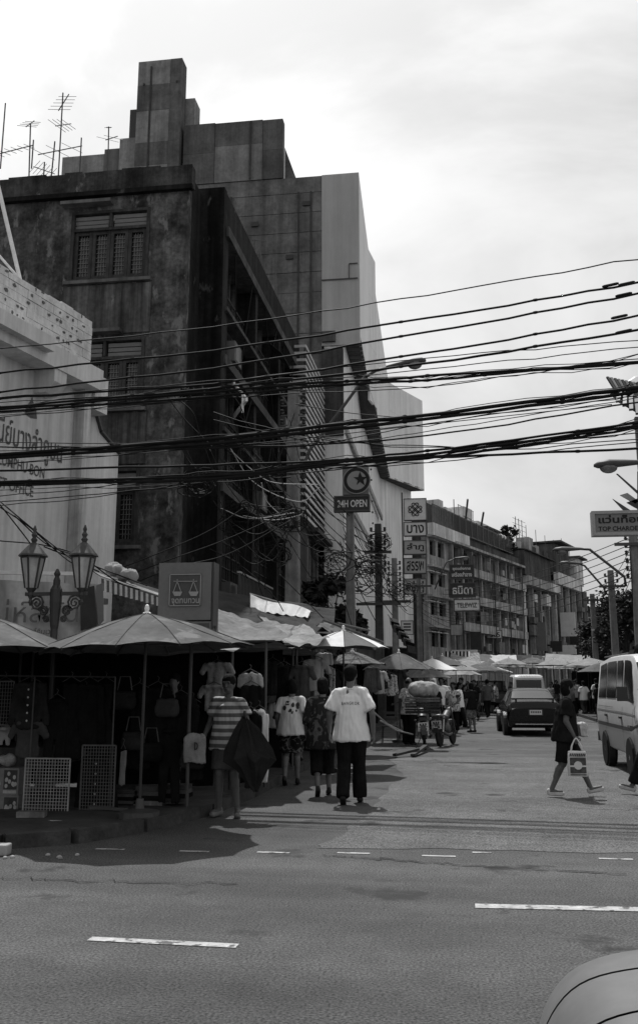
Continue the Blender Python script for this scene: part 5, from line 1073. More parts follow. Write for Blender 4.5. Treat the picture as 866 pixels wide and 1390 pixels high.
m12 = person('tall dark-shirted man behind the floral blouse woman', (-.1, 36.5, 0), 150, 1.78, {}, ('tee', cloth_dk, .8, .76), ('trousers', trou_blk, .98), 'short', shoe_dk, skin_dk, vox=.018)
def recolour(t, top=None, bottom=None):
    for c in t.children:
        mt = top if c.name.startswith(('shirt', 'collar')) else (bottom if c.name.startswith(('trousers', 'shorts', 'skirt')) else None)
        if mt: c.material_slots[0].link = 'OBJECT'; c.material_slots[0].material = mt
def dup_person(src, label, loc, rz, top=None, bottom=None, s=1.0, group='distant market crowd'):
    c = copy_tree(src); c.location = loc; c.rotation_euler = (0, 0, R(rz)); c.scale = (s, s, s); c['label'] = label; c['group'] = group; recolour(c, top, bottom); return c
m13 = person('man in a white shirt strolling at the right kerb far off', (5.9, 50.5, 0), 20, 1.70, dict(walkA), ('tee', tee_wh, .8, .76), ('trousers', jeans, .98), 'short', shoe_dk, skin_dk, vox=.022, group='distant market crowd')
m14 = person('woman in a dark blouse browsing at the far right stalls', (6.3, 48.5, 0), -60, 1.58, dict(eR=(.23, .06, 1.1), wR=(.2, .28, 1.0)), ('blouse', cloth_dk, 1.0, .7), ('skirt', jeans, 1.0), 'bob', shoe_dk, skin, vox=.022, group='distant market crowd')
for k, (src, lab, px, Y, rz, tp, bt, s) in enumerate(((m13, 'pale-shirted shopper left of the far right crowd', 781, 54, 170, cloth_lt, trou_blk, .97), (m14, 'dark-bloused shopper in the middle of the far right crowd', 793, 51, 200, floral_dk, cloth_dk, 1.02), (m13, 'white-shirted man nearest the van in the far crowd', 810, 49, 30, tee_wh, cloth_dk, 1.0), (m13, 'grey-shirted man behind the white-shirted one by the van', 803, 56, 185, cloth_md, trou_blk, 1.0), (m14, 'woman in pale blouse beyond the far right crowd', 787, 62, 10, cloth_lt, cloth_dk, 1.0), (m14, 'small far woman in grey by the right umbrella', 775, 66, 160, cloth_md, trou_blk, 1.0),
    (m13, 'man in dark shirt just left of the pickup', 641, 52, 190, cloth_dk, trou_blk, 1.0), (m14, 'woman in grey blouse under the far centre umbrellas', 615, 47, 150, cloth_md, cloth_dk, 1.0), (m13, 'man in pale shirt under the left mid umbrellas', 605, 43, 200, cloth_lt, jeans, 1.02), (m14, 'dark figure squeezed behind the white headscarf', 590, 41, 170, cloth_dk, trou_blk, 1.03), (m13, 'man in black beneath the big mid umbrella', 560, 36, 140, tee_blk, trou_blk, 1.0), (m14, 'woman in mid grey at the stall behind the patterned-shirt man', 548, 31, 100, cloth_md, trou_blk, 1.0),
    (m13, 'man seen between the black sedan and the pickup', 697, 60, 10, cloth_md, trou_blk, 1.0), (m14, 'woman stepping out beyond the white car', 748, 64, 170, floral_lt, trou_blk, 1.0), (m13, 'far man in dark clothes right of the white car', 757, 72, 10, cloth_dk, trou_blk, 1.0), (m14, 'small distant woman in pale top by the right stalls', 768, 75, 30, cloth_lt, trou_blk, 1.0))):
    p = atY(px, 960, Y); dup_person(src, lab, (p.x, Y, .0 if -3 < p.x < 5.5 else .105), rz, tp, bt, s)

rnd = random.Random(31); spots = []
DESC = ['pale shirt', 'dark shirt', 'grey shirt', 'white shirt', 'floral blouse', 'black top', 'light blouse']
MT_ = [cloth_lt, cloth_dk, cloth_md, tee_wh, floral_lt, tee_blk, cloth_wh]; WH = ['walking away', 'facing the camera', 'turned left', 'turned right']; ZN = [('left mid stalls', 592, 652, 34, 46), ('left far umbrellas', 606, 684, 46, 62), ('right far umbrellas', 766, 822, 46, 60), ('street bend', 690, 775, 62, 84)]
used_l = set()
for zi, (zn, xa, xb, ya, yb) in enumerate(ZN):
    for k in range((8, 9, 9, 6)[zi]):
        Y = rnd.uniform(ya, yb); p = atY(rnd.uniform(xa, xb), 960, Y); i = rnd.randrange(7); w_ = rnd.randrange(4)
        ph = '%s person in %s %s by the %s' % (('slim', 'stout')[k % 2], DESC[i], WH[w_], zn)
        while ph in used_l: i = (i + 1) % 7; w_ = (w_ + i) % 4; ph = '%s person in %s %s by the %s' % (('slim', 'stout')[k % 2], DESC[i], WH[w_], zn)
        used_l.add(ph); dup_person((m13, m14)[k % 2], ph, (p.x, Y, .105 if p.x > 5.6 or p.x < -3 else 0), (0, 180, 90, -90)[w_] + rnd.uniform(-25, 25), MT_[i], rnd.choice([trou_blk, cloth_dk, jeans, floral_md]), rnd.uniform(.93, 1.05))
for k, (lab, px, Y, rz, tp) in enumerate((('stall keeper in grey standing in the shade behind the printed tee', 410, 18.4, 200, cloth_md), ('stall keeper in a pale shirt under the striped umbrella', 436, 21.5, 170, cloth_lt), ('dark figure bent over goods right of the walking man', 512, 24.5, 120, cloth_dk), ('woman in floral blouse inside the stall by the patched umbrella', 528, 28.2, 190, floral_lt), ('shadowed seller in a grey shirt inside the corner stall', 236, 12.9, 180, cloth_dk), ('shopper in mid grey reaching into the tarpaulin stall', 382, 17.0, -30, cloth_md))):
    p = atY(px, 960, Y); dup_person((m14, m13)[k % 2], lab, (min(p.x, -3.15), Y, .105), rz, tp, trou_blk, .98, 'people in the stalls')
# ------------------------------------------------------------ what they carry
def bag_mesh(w_, d, h_, name, mat, loc, rz=0, taper=.92, label=None, cat='bag', vox=.012, fold=.010):
    s = MB(); n_ = 10; k = len(s.v); lv = [(0, .96), (.2, 1.0), (.6, 1.0), (.85, .97), (1, taper)]; out = []
    for z, f in lv:
        for (x, y) in ((-1, -1), (1, -1), (1, 1), (-1, 1)): s.v.append((x * w_ / 2 * f, y * d / 2 * f, z * h_))
    for i in range(len(lv) - 1):
        for j in range(4): s.f.append((i * 4 + j, i * 4 + (j + 1) % 4, (i + 1) * 4 + (j + 1) % 4, (i + 1) * 4 + j))
    s.f.append((3, 2, 1, 0)); e = (len(lv) - 1) * 4; s.f.append((e, e + 1, e + 2, e + 3)); t = thing(name, label, cat, (0, 0, 0)); blob(s, 'body', mat, t, vox, 1, fold); t.location = loc; t.rotation_euler = (0, 0, R(rz)); LOCAL.add(t.name); return t
bagm = M('plastic_bag', .58, .4, .1, 6, local=True)
t = bag_mesh(.25, .10, .33, 'shopping_bag', bagm, (1.48, 13.82, .30), 3, label='pale printed shopping bag with dark diagonal stripes held by the striding woman')
def flat(t, body, mat, c, wd, ht, y): return text(body, mat, t, (c[0], y, c[1]), X3, Z3, wd, ht, bold=.02, depth=.0)
for k in range(9): x = -.108 + k * .024; MB().slab([(x, -.064, .262), (x + .012, -.064, .262), (x + .024, -.064, .30), (x + .012, -.064, .30)], (0, .01, 0)).build('printed_stripe', ink, t)
MB().bb((-.105, -.063, .045), (.105, -.054, .245)).build('printed_panel', M('print_band', .07, .6, .5, 20), t); MB().bb((-.11, -.066, .125), (.11, -.056, .145)).build('printed_band', bagm, t)
MB().lathe([(.055, 0), (.055, .012)], (0, -.071, .145), 14, 'Y').build('printed_badge', bagm, t); MB().bb((-.105, -.0635, .018), (.105, -.054, .03)).build('printed_band', M('print_band', .07), t)
for sg in (-1, 1): MB().tube([(sg * .075, 0, .325), (sg * .06, 0, .40), (sg * .025, 0, .47), (0, 0, .50)], [.016, .012, .010, .008], 6).build('handle', bagm, t, smooth=True)
t2 = bag_mesh(.13, .12, .20, 'carrier_bag', M('printed_bag', .42, .5, .45, 14, local=True), (1.61, 14.16, .80), 20, .5, 'small crumpled pale bag clutched against the striding woman\'s front', fold=.02)
t3 = bag_mesh(.26, .09, .33, 'carrier_bag', M('grey_bag', .22, .45, .25, 7, local=True), (-3.10, 11.20, .62), 12, .6, 'grey plastic carrier bag hanging from the striped-polo woman\'s arm', fold=.025)
text('D', ink, t3, (t3.location.x, 0, 0), X3, Z3, .06, .08) if False else None
lg = MB(); 
for k in range(14): a, b_ = -1.4 + 2.8 * k / 14, -1.4 + 2.8 * (k + 1) / 14; lg.quad((.03 * cos(a), -.062, .19 + .045 * sin(a)), (.03 * cos(b_), -.062, .19 + .045 * sin(b_)), (.018 * cos(b_), -.062, .19 + .03 * sin(b_)), (.018 * cos(a), -.062, .19 + .03 * sin(a)))
lg.bb((-.012, -.064, .145), (.002, -.06, .235)); lg.build('printed_letter', ink, t3)
t4 = bag_mesh(.22, .16, .22, 'carrier_bag', bagm, (2.50, 14.3, .34), 20, .4, 'knotted white carrier bag held by the person at the right edge', fold=.03)
# half-furled dark umbrella held by the striped-polo woman
u = thing('hand_umbrella', 'half-folded dark umbrella hanging from the striped-polo woman\'s hand', 'umbrella', (0, 0, 0)); s = MB(); k0 = 0; n_ = 16; prof = [(.03, .0), (.13, -.13), (.25, -.36), (.30, -.47), (.20, -.56), (.10, -.72), (.03, -.80)]
ax0 = V((.028, -.01, 0))
for i, (r_, z) in enumerate(prof):
    for j in range(n_): a = 2 * pi * j / n_ + .3; q = (1.0 if j % 2 == 0 else .66) * (1 + .15 * sin(j * 2.3 + i)); s.v.append((r_ * q * cos(a) + ax0.x * i * (1 if i < 5 else .9), r_ * q * .6 * sin(a) + ax0.y * i, z + (.05 if j % 2 and i == 3 else 0) + .02 * sin(j * 1.7 + i)))
for i in range(len(prof) - 1):
    for j in range(n_): s.f.append((i * n_ + j, i * n_ + (j + 1) % n_, (i + 1) * n_ + (j + 1) % n_, (i + 1) * n_ + j))
s.build('canopy', M('umbrella_cloth_dark', .022, .6, .25, 6, local=True, spec=.4), u); MB().tube([(0, 0, .06), (.15, -.04, -.72), (.17, -.045, -.82)], .009, 6).build('shaft', blk, u); MB().ell((0, 0, .05), (.02, .02, .04), 8, 6).build('handle', blk, u); u.location = (-2.52, 11.18, 1.13)
# ------------------------------------------------------------ market umbrellas
seamm = M('canvas_seam', .07, .9, .2, 6)
def umbrella(label, apex, rad, drop, mat, n=8, pole=True, panels=True, tilt=(0, 0), cat='umbrella', group='market umbrellas', mats=None, seed=0, sag=.05):
    rnd = random.Random(seed); ax, ay, az = apex; gz = .105 if ax < -2.95 or ax > 5.4 else 0.0; t = thing('market_umbrella', label, cat, (ax, ay, gz), group); nr, ns = 6, 6; a0 = rnd.uniform(0, .6)
    def P(k, f, r):                                     # rib k, fraction to next rib f, radial fraction r
        a = a0 + 2 * pi * (k + f) / n; m = 4 * f * (1 - f); rr = rad * r * (1 - m * .07 * r); z = az - drop * (r ** 1.25) - sag * m * r * r * .6 + .05 * m * (r ** 6)
        x, y = rr * cos(a), rr * sin(a); z += x * tilt[0] + y * tilt[1] + .025 * mn.noise(V((ax + x * 2.5, ay + y * 2.5, 3)))
        return V((ax + x, ay + y, z))
    whole = MB()
    for k in range(n):
        g = MB(); b = len(whole.v); tgt = g if panels else whole; b = len(tgt.v)
        for i in range(nr + 1):
            for j in range(ns + 1): tgt.v.append(tuple(P(k, j / ns, .02 + .98 * i / nr) + V((0, 0, -.0015 * (k % 2)))))
        for i in range(nr):
            for j in range(ns): q = b + i * (ns + 1) + j; tgt.f.append((q, q + 1, q + ns + 2, q + ns + 1))
        if panels: g.build('canopy_panel', (mats or {}).get(k, mat), t, smooth=True)
        MB().tube([P(k, 0, r) + V((0, 0, -.02)) for r in (.03, .3, .55, .8, .99)], .009, 4).build('rib', dkm, t)
        if panels: MB().tube([P(k, 0, r) + V((0, 0, .001)) for r in (.02, .2, .4, .6, .8, 1.0)], .006, 4).build('seam', seamm, t)
    if not panels: whole.build('canopy', mat, t, smooth=True)
    MB().lathe([(.045, -.03), (.05, .0), (.02, .02), (.03, .05), (.022, .085), (.006, .10)], (ax, ay, az), 8).build('finial', whitem, t)
    if pole: MB().tube([(ax, ay, gz), (ax, ay, az - .02)], .017, 8).build('pole', blk if panels else dkm, t); MB().lathe([(.22, 0), (.22, .07), (.05, .10), (.04, .2)], (ax, ay, gz), 12).build('base', dkm, t)
    return t
umbrella('large grey canvas market umbrella over the corner clothes stall', (-3.49, 10.43, 2.29), 1.22, .40, canvas, 12, seed=1, tilt=(.035, 0))
p = atY(-22, 836, 10.2); umbrella('grey canvas umbrella cut off at the left edge of the corner stalls', (p.x, 10.2, p.z), 1.15, .38, canvas, 12, seed=2)
p = atY(466, 856, 17.5); umbrella('white and grey striped umbrella above the walking trio', (p.x, 17.5, p.z), .84, .32, canvas_wh, 8, seed=3, mats={1: canvas, 2: canvas, 3: canvas, 5: canvas_wh, 6: M('grey_panel', .12, .9, .2, 3)})
p = atY(541, 886, 26.6); umbrella('grey patched umbrella left of the balding man', (p.x, 26.6, p.z), 1.0, .46, canvas, 8, seed=4)
p = atY(478, 884, 22); umbrella('dull umbrella tucked behind the walking man\'s head', (p.x, 22, p.z), .8, .3, M('check_canvas', .14, .9, .5, 9), 8, seed=5)
for k, (x, y, Y, r_, mt, lab) in enumerate(((586, 894, 36, .95, canvas_wh, 'bright white umbrella behind the motorcycle'), (618, 898, 46, 1.15, canvas_lt, 'pale round umbrella over the standing couple'), (652, 900, 52, 1.35, canvas, 'wide grey umbrella left of the pickup'), (690, 893, 60, 1.2, canvas_lt, 'pale umbrella above the white car\'s left'), (722, 892, 66, 1.2, canvas, 'grey umbrella above the white car'), (750, 894, 62, 1.2, canvas_lt, 'pale umbrella right of the white car'), (800, 893, 52, 1.35, canvas_lt, 'broad pale umbrella over the right hand crowd'), (812, 900, 47, 1.1, canvas, 'grey low umbrella beside the van roof'), (770, 899, 74, 1.1, canvas, 'small far umbrella on the right side'), (575, 902, 31, .9, canvas, 'drab umbrella edge behind the patched umbrella'), (671, 905, 73, 1.4, canvas_wh, 'white far umbrella beyond the pickup'), (606, 906, 58, 1.0, canvas, 'small grey umbrella deep on the left pavement'), (632, 902, 64, 1.2, canvas_lt, 'second pale umbrella deep on the left pavement'), (738, 900, 82, 1.4, canvas_lt, 'furthest pale umbrella at the street bend'), (708, 899, 78, 1.3, canvas, 'furthest grey umbrella at the street bend'))):
    q = atY(x, y, Y); umbrella(lab, (q.x, Y, q.z), r_, .42, mt, 8, panels=False, seed=20 + k)

for k, (x, y, Y, r_, mt, lab) in enumerate(((600, 890, 40, 1.0, canvas, 'tilted grey umbrella right of the bright white one'), (638, 896, 58, 1.4, canvas_lt, 'broad pale umbrella among the left far group'), (663, 897, 66, 1.5, canvas, 'broad grey umbrella over the pickup'), (700, 896, 88, 1.6, canvas_wh, 'white umbrella furthest along the centre'), (736, 896, 72, 1.4, canvas, 'drab umbrella in the centre right cluster'), (785, 897, 60, 1.3, canvas, 'low grey umbrella left of the right hand crowd'), (828, 896, 55, 1.3, canvas_lt, 'pale umbrella half behind the van'), (757, 902, 90, 1.5, canvas_lt, 'small pale umbrella at the far right bend'), (625, 905, 50, 1.1, tarpm, 'mottled umbrella low behind the standing couple'))):
    q = atY(x, y, Y); umbrella(lab, (q.x, Y, q.z), r_, .42, mt, 8, panels=False, seed=60 + k)
# ------------------------------------------------------------ stalls: posts, tarpaulin roofs, dark sheets standing in for the shade inside
def sheetp(c, mat, name, parent, sag=.12, nx=14, ny=10, wr=.05, seed=0):
    c = [V(p) for p in c]; g = MB()
    for i in range(nx + 1):
        for j in range(ny + 1):
            u, v = i / nx, j / ny; p = c[0].lerp(c[1], u).lerp(c[3].lerp(c[2], u), v); p.z += -sag * 4 * u * (1 - u) * (.5 + .5 * v) - sag * 2 * v * (1 - v) + wr * mn.noise(V((u * 5 + seed, v * 4, seed))) + wr * .5 * mn.noise(V((u * 14 + seed, v * 5, seed + 3))); g.v.append(tuple(p))
    for i in range(nx):
        for j in range(ny): q = i * (ny + 1) + j; g.f.append((q, q + ny + 1, q + ny + 2, q + 1))
    return g.build(name, mat, parent, smooth=True)
def stall(label, x0, x1, y0, y1, zr, mat, roof=None, sag=.1, seed=0, back=True, side=True):
    t = thing('market_stall', label, 'stall', ((x0 + x1) / 2, (y0 + y1) / 2, .105), 'stalls along the left pavement')
    for x in (x0 + .05, x1 - .05):
        for y in (y0 + .05, y1 - .05): MB().tube([(x, y, .105), (x, y, zr - .02)], .022, 6).build('post', dkm, t)
    for y in (y0 + .05, y1 - .05): MB().bar((x0 + .05, y, zr - .03), (x1 - .05, y, zr - .03), .035).build('roof_bar', dkm, t)
    sheetp(roof or [(x0 - .1, y0 - .1, zr + .1), (x1 + .1, y0 - .1, zr - .02), (x1 + .1, y1 + .1, zr - .02), (x0 - .1, y1 + .1, zr + .1)], mat, 'roof_sheet', t, sag, seed=seed)
    if back: sheetp([(x0, y0, .15), (x0, y1, .15), (x0 + .02, y1, zr), (x0 + .02, y0, zr)], cloth_dk, 'back_shade_fill', t, 0, wr=.03, seed=seed)  # near-black sheet added to paint in the deep shade inside
    if side: sheetp([(x0, y1, .15), (x1 - .3, y1, .15), (x1 - .3, y1 + .01, zr), (x0, y1 + .01, zr)], cloth_dk, 'rear_shade_fill', t, 0, wr=.03, seed=seed + 1)  # second dark sheet for the inner shade, closing the far end
    MB().bb((x0 + .15, y0 + .3, .5), (x0 + 1.0, y1 - .3, .75)).build('counter', wood_dk, t)
    return t
stall('dark corner stall hung all round with clothes under the big umbrella', -6.2, -3.15, 11.2, 13.4, 2.02, tarpm, seed=1)  # roof sheet under the umbrella added to darken the inside
stall('dim far left stall stacked with boxes and goods', -9.5, -6.1, 10.6, 13.0, 2.05, tarpm, seed=2)
stall('tarpaulin-roofed stall behind the striped-polo woman', -5.4, -2.75, 13.7, 16.4, 2.15, tarpm, roof=[atY(291, 828, 15.8), atY(357, 842, 14.6), atY(397, 862, 14.2), atY(300, 872, 13.3)][:0] or None, seed=3)
stall('stall with sagging tarpaulin beside the printed-tee woman', -5.3, -2.9, 16.8, 20.5, 2.2, tarpm, seed=4)
stall('dark goods stall beneath the striped umbrella', -5.2, -2.9, 20.9, 25.0, 2.2, tarpm, seed=5)
stall('long dark stall left of the patched umbrella', -5.0, -2.8, 25.4, 30.0, 2.2, cloth_md, seed=6)
stall('dim stall beyond the patched umbrella', -4.8, -2.8, 30.4, 35.5, 2.25, tarpm, seed=7); stall('distant left stall by the third pole', -4.8, -2.8, 36, 44, 2.3, cloth_md, seed=8); stall('furthest left stall before the bend', -4.8, -2.6, 45, 58, 2.3, tarpm, seed=9)
for k, (x0, y0) in enumerate(((6.4, 46), (6.6, 53), (7.4, 61))):
    s = stall(('nearest', 'middle', 'furthest')[k] + ' of the dark stalls along the right pavement', x0 + 2.2, x0, y0, y0 + 6, 2.3, (tarpm, cloth_md, tarpm)[k], seed=12 + k); s['group'] = 'stalls along the right pavement'
# draped tarpaulins over the row
def drape(label, c, mat, sag=.1, seed=0): t = thing('tarpaulin', label, 'tarpaulin', V(c[0]), 'tarpaulins slung over the stalls'); sheetp(c, mat, 'sheet', t, sag, 18, 12, .07, seed); MB().tube([V(p) + V((0, 0, .01)) for p in (c[3], c[0])], .012, 5).build('edge_rope', cablem, t); return t
drape('pale creased tarpaulin sloping right of the scales sign', [atY(292, 824, 16.6), atY(372, 845, 16.6), atY(398, 861, 14.0), atY(293, 866, 13.4)], M('tarp_pale', .17, .6, .3, 1.6, streak=.2, blotch=(.16, .62, 3)), .12, 31)
drape('second grey tarpaulin flap lower in the stall row', [atY(350, 836, 18.5), atY(420, 850, 18.5), atY(448, 866, 16.8), atY(384, 872, 15.6)], tarpm, .08, 32)
drape('dark sloping awning sheet behind the pale tarpaulins', [atY(292, 800, 21), atY(455, 826, 22), atY(452, 862, 18.6), atY(294, 838, 18.0)], M('tarp_dark', .045, .7, .3, 2), .05, 33)
drape('narrow flat sheet edge over the striped umbrella', [atY(440, 842, 20), atY(518, 872, 20.5), atY(500, 874, 19), atY(430, 850, 18.8)], canvas, .02, 34)
vp = thing('scalloped_valance', 'pale scalloped cloth valance above the dark awning sheet', 'valance', atY(380, 838, 20)); g = MB(); n_ = 40
for i in range(n_ + 1):
    f = i / n_; tp = atY(340 + 82 * f, 806 + 24 * f + 3 * sin(f * 6), 20.4); bt = atY(340 + 78 * f, 827 + 10 * f + 2.2 * abs(sin(f * 20)), 20); 
    for j in range(5): q = tp.lerp(bt, j / 4); q.y += .05 * sin(i * .9) * j / 4; g.v.append(tuple(q))
for i in range(n_):
    for j in range(4): g.f.append((i * 5 + j, (i + 1) * 5 + j, (i + 1) * 5 + j + 1, i * 5 + j + 1))
g.build('cloth', canvas_wh, vp, smooth=True); MB().tube([atY(339, 806, 20.45), atY(424, 831, 20.45)], .025, 6).build('rail', steel, vp)
for k, (a, b_) in enumerate((((438, 841), (520, 872)), ((458, 846), (500, 856)), ((470, 858), (518, 874)))): tag(MB().tube([atY(*a, 19 + k), atY(*b_, 19.6 + k)], .03, 6).build('bamboo_pole', wood_md), ('long', 'short', 'lowest')[k] + ' bamboo pole slanting over the striped umbrella', 'pole')
bw_ = thing('canvas_roll', 'crumpled pale canvas roll on top of the striped awning', 'canvas', atY(168, 790, 16.4)); s = MB(); a, b_ = atY(150, 772, 16.6), atY(178, 786, 16.4)
for k in range(6): q = a.lerp(b_, k / 5); s.ell(q + V((0, .05 * (k % 2), .03 * (k % 3))), (.12, .12, .10 + .04 * (k % 2)), 8, 6)
o = blob(s, 'roll', conc_lt, None, .025, 2, .03); o.data.transform(Matrix.Translation(-bw_.location)); o.parent = bw_

for k, (x0, x1, y0, Y, mt) in enumerate(((612, 650, 884, 60, tarpm), (640, 700, 887, 70, cloth_lt), (690, 760, 888, 86, tarpm), (740, 800, 887, 76, canvas_lt))):
    drape(('short mottled', 'long pale', 'wide mottled', 'wide pale')[k] + ' awning stretched over the far stalls', [atY(x0, y0, Y + 3), atY(x1, y0 + 2, Y + 3), atY(x1 + 2, y0 + 13, Y), atY(x0 - 2, y0 + 11, Y)], mt, .1, 50 + k)
sa = thing('striped_awning', 'small striped awning over the far left umbrellas', 'awning', atY(620, 890, 62))
for k in range(14): x = 604 + k * 2.4; MB().slab([atY(x, 884, 62.6), atY(x + 2.4, 884, 62.6), atY(x + 2.4, 892, 62), atY(x, 892, 62)], (0, .03, 0)).build('awning_stripe', cloth_lt if k % 2 else cloth_dk, sa)
# ------------------------------------------------------------ clothes and goods on show
def garment_mb(kind, w_, h_):
    s = MB(); q = .028
    if kind in ('shirt', 'jacket', 'blouse'):
        s.cap((0, 0, -.16 * h_), (0, 0, -h_ * .92), w_ * .30, w_ * .34, .16); s.cap((-w_ * .28, 0, -.10 * h_), (w_ * .28, 0, -.10 * h_), .05, .05, .6); L_ = .85 if kind == 'jacket' else .45
        for sg in (-1, 1): s.cap((sg * w_ * .32, 0, -.12 * h_), (sg * w_ * (.46 if L_ > .5 else .52), .01, -h_ * L_), .055, .05, .5)
    elif kind == 'trousers':
        s.cap((-w_ * .16, 0, -.06), (w_ * .16, 0, -.06), .07, .07, .5)
        for sg in (-1, 1): s.cap((sg * w_ * .19, 0, -.10), (sg * w_ * .22, 0, -h_ * .97), w_ * .22, w_ * .17, .25)
    elif kind == 'dress': s.cap((0, 0, -.12 * h_), (0, 0, -.45 * h_), w_ * .26, w_ * .24, .2); s.cap((0, 0, -.45 * h_), (0, 0, -h_ * .95), w_ * .25, w_ * .42, .16); s.cap((-w_ * .2, 0, -.08 * h_), (w_ * .2, 0, -.08 * h_), .045, .045, .5)
    else: s.cap((0, 0, -.05), (0, 0, -h_ * .96), w_ * .4, w_ * .45, .12)
    return s
GC = {}
def garment(kind, label, px, py, Y, w_, h_, mat, rz=0, group='clothes hung on the corner stall', buttons=False):
    key = (kind, round(w_, 2), round(h_, 2)); q = atY(px, py, Y); t = thing('hanging_' + kind, label, kind if kind != 'cloth' else 'cloth', q, group)
    if key in GC:
        src = GC[key]; o = bpy.data.objects.new('cloth', src); COL.objects.link(o); o.parent = t; o.material_slots[0].link = 'OBJECT'; o.material_slots[0].material = mat
    else: o = blob(garment_mb(kind, w_, h_), 'cloth', mat, t, .018, 3, .018, (17, 17, 3)); GC[key] = o.data
    hk = MB().tube([(q.x - w_ * .28, Y, q.z - .03), (q.x, Y, q.z + .03), (q.x + w_ * .28, Y, q.z - .03)], .006, 5); hk.tube([(q.x, Y, q.z + .03), (q.x + .015, Y, q.z + .07), (q.x - .01, Y, q.z + .09)], .005, 5); hk.build('hanger', dkm, t)
    if buttons:
        for k in range(5): MB().ell((q.x, Y - w_ * .075, q.z - .12 - k * h_ * .15), (.012, .006, .012), 8, 5).build('button', inkw, t)
    t.rotation_euler = (0, 0, R(rz)); return t
j1 = M('dark_denim', .026, .9, .35, 5); j2 = M('charcoal_wool', .012, .95, .3, 6); j3 = M('dull_cotton', .06, .9, .25, 5)
Yg = 11.05
for k, (kd, lab, x, y, w_, h_, mt, bt) in enumerate((('jacket', 'dark jacket with pale buttons on the corner stall rail', 42, 922, .48, .60, j1, True), ('blouse', 'dull grey blouse hung low beneath the buttoned jacket', 40, 976, .44, .46, j3, False), ('trousers', 'long dark trousers right of the grey blouse', 78, 945, .36, .95, j2, False), ('dress', 'black dress in the middle of the clothes rail', 98, 922, .40, .95, cloth_dk, False), ('jacket', 'charcoal coat with hanging grey scarf on the rail', 122, 922, .42, .85, j2, False), ('cloth', 'grey scarf strip hanging between dark coats', 117, 935, .12, .80, j3, False), ('dress', 'dark frock at the right end of the rail', 144, 922, .38, .9, cloth_dk, False), ('jacket', 'lowest black coat leaning on the right wire grid', 133, 1022, .50, .75, j2, True), ('cloth', 'pale rolled scarf by the metal rack post', 168, 1013, .10, .46, M('pale_scarf', .20, .9, .2, 5), False), ('trousers', 'pair of pale shorts by the stacked boxes', 8, 982, .20, .26, M('pale_short', .30, .9, .1, 5), False), ('shirt', 'dark shirt above the pale shorts at the left edge', 8, 922, .40, .55, j2, False),
    ('dress', 'black gown deep inside the corner stall', 190, 930, .42, 1.0, cloth_dk, False), ('jacket', 'dark coat hanging right of the black gown', 215, 928, .42, .8, j2, False), ('shirt', 'dark shirt with pale collar near the sign post', 246, 940, .40, .6, cloth_dk, False), ('trousers', 'black trousers below the pale collared shirt', 232, 985, .34, .9, j2, False), ('dress', 'black dress beside the striped-polo woman', 262, 950, .36, .95, cloth_dk, False))):
    garment(kd, lab, x, y, Yg + (.35 if x > 180 else .02 * k), w_, h_, mt, buttons=bt)
for k, (kd, lab, x, y, Y, w_, h_, mt) in enumerate((('shirt', 'white printed shirt pinned high behind the striped-polo woman', 295, 898, 13.3, .44, .36, M('pinned_white', .28, .9, .35, 6)), ('shirt', 'white folded shirt pinned lower left of the striped-polo woman', 291, 928, 13.25, .42, .40, MATS['pinned_white']), ('cloth', 'pale patterned panel at the top of the trouser display', 340, 911, 13.2, .44, .22, MATS['pinned_white']), ('cloth', 'black square bag panel on the trouser display', 341, 927, 13.15, .40, .34, cloth_dk), ('trousers', 'white trousers hanging on the outer trouser display', 352, 960, 13.05, .34, 1.0, cloth_wh), ('trousers', 'dark jeans hanging in front of the white trousers', 340, 962, 12.95, .40, .98, j2), ('trousers', 'jeans with pale cuffs lower on the display', 330, 985, 12.9, .32, .82, j1), ('shirt', 'pale shirt hung under the tarpaulin above the printed tee', 428, 892, 17.5, .50, .62, cloth_lt), ('cloth', 'bright white cloth corner lit beneath the tarpaulin', 440, 884, 18.2, .40, .25, cloth_wh), ('dress', 'dark dress hanging inside the stall beyond the display', 385, 900, 15.2, .4, .9, j2), ('shirt', 'dark shirt hanging by the stall post beyond the display', 370, 895, 15.6, .4, .6, j1), ('shirt', 'grey shirt on the far inner rail behind the printed tee', 410, 900, 16.2, .42, .6, j3))): garment(kd, lab, x, y, Y, w_, h_, mt, group='clothes hung behind the striped-polo woman')
rnd = random.Random(9)
KD = ('shirt', 'dress', 'trousers', 'blouse', 'jacket'); TN = ((cloth_md, 'grey'), (cloth_lt, 'pale'), (cloth_dk, 'black'), (floral_dk, 'dark patterned'), (floral_lt, 'pale patterned'), (j1, 'denim-dark')); k = 0
for zone, xs, Y0_, y_ in (('tarpaulin stall', (366, 374, 389, 398), 16.0, 905), ('second tarpaulin stall', (404, 416, 424, 434), 19.6, 905), ('striped umbrella stall', (446, 455, 505, 514), 24.0, 903), ('patched umbrella stall', (520, 530, 541, 551), 29.5, 908)):
    for j, x in enumerate(xs):
        mt, nm = TN[(k * 5 + j) % 6]; kd = KD[(k + j) % 5]; garment(kd, '%s %s hung %s in the %s' % (nm, kd, ('first from the left', 'second from the left', 'third from the left', 'last')[j], zone), x, y_ + 6 * (j % 2), Y0_ + .12 * j, .42, (.62, .95, .9, .62, .7)[(k + j) % 5], mt, group='clothes hung in the stall row')
    k += 1
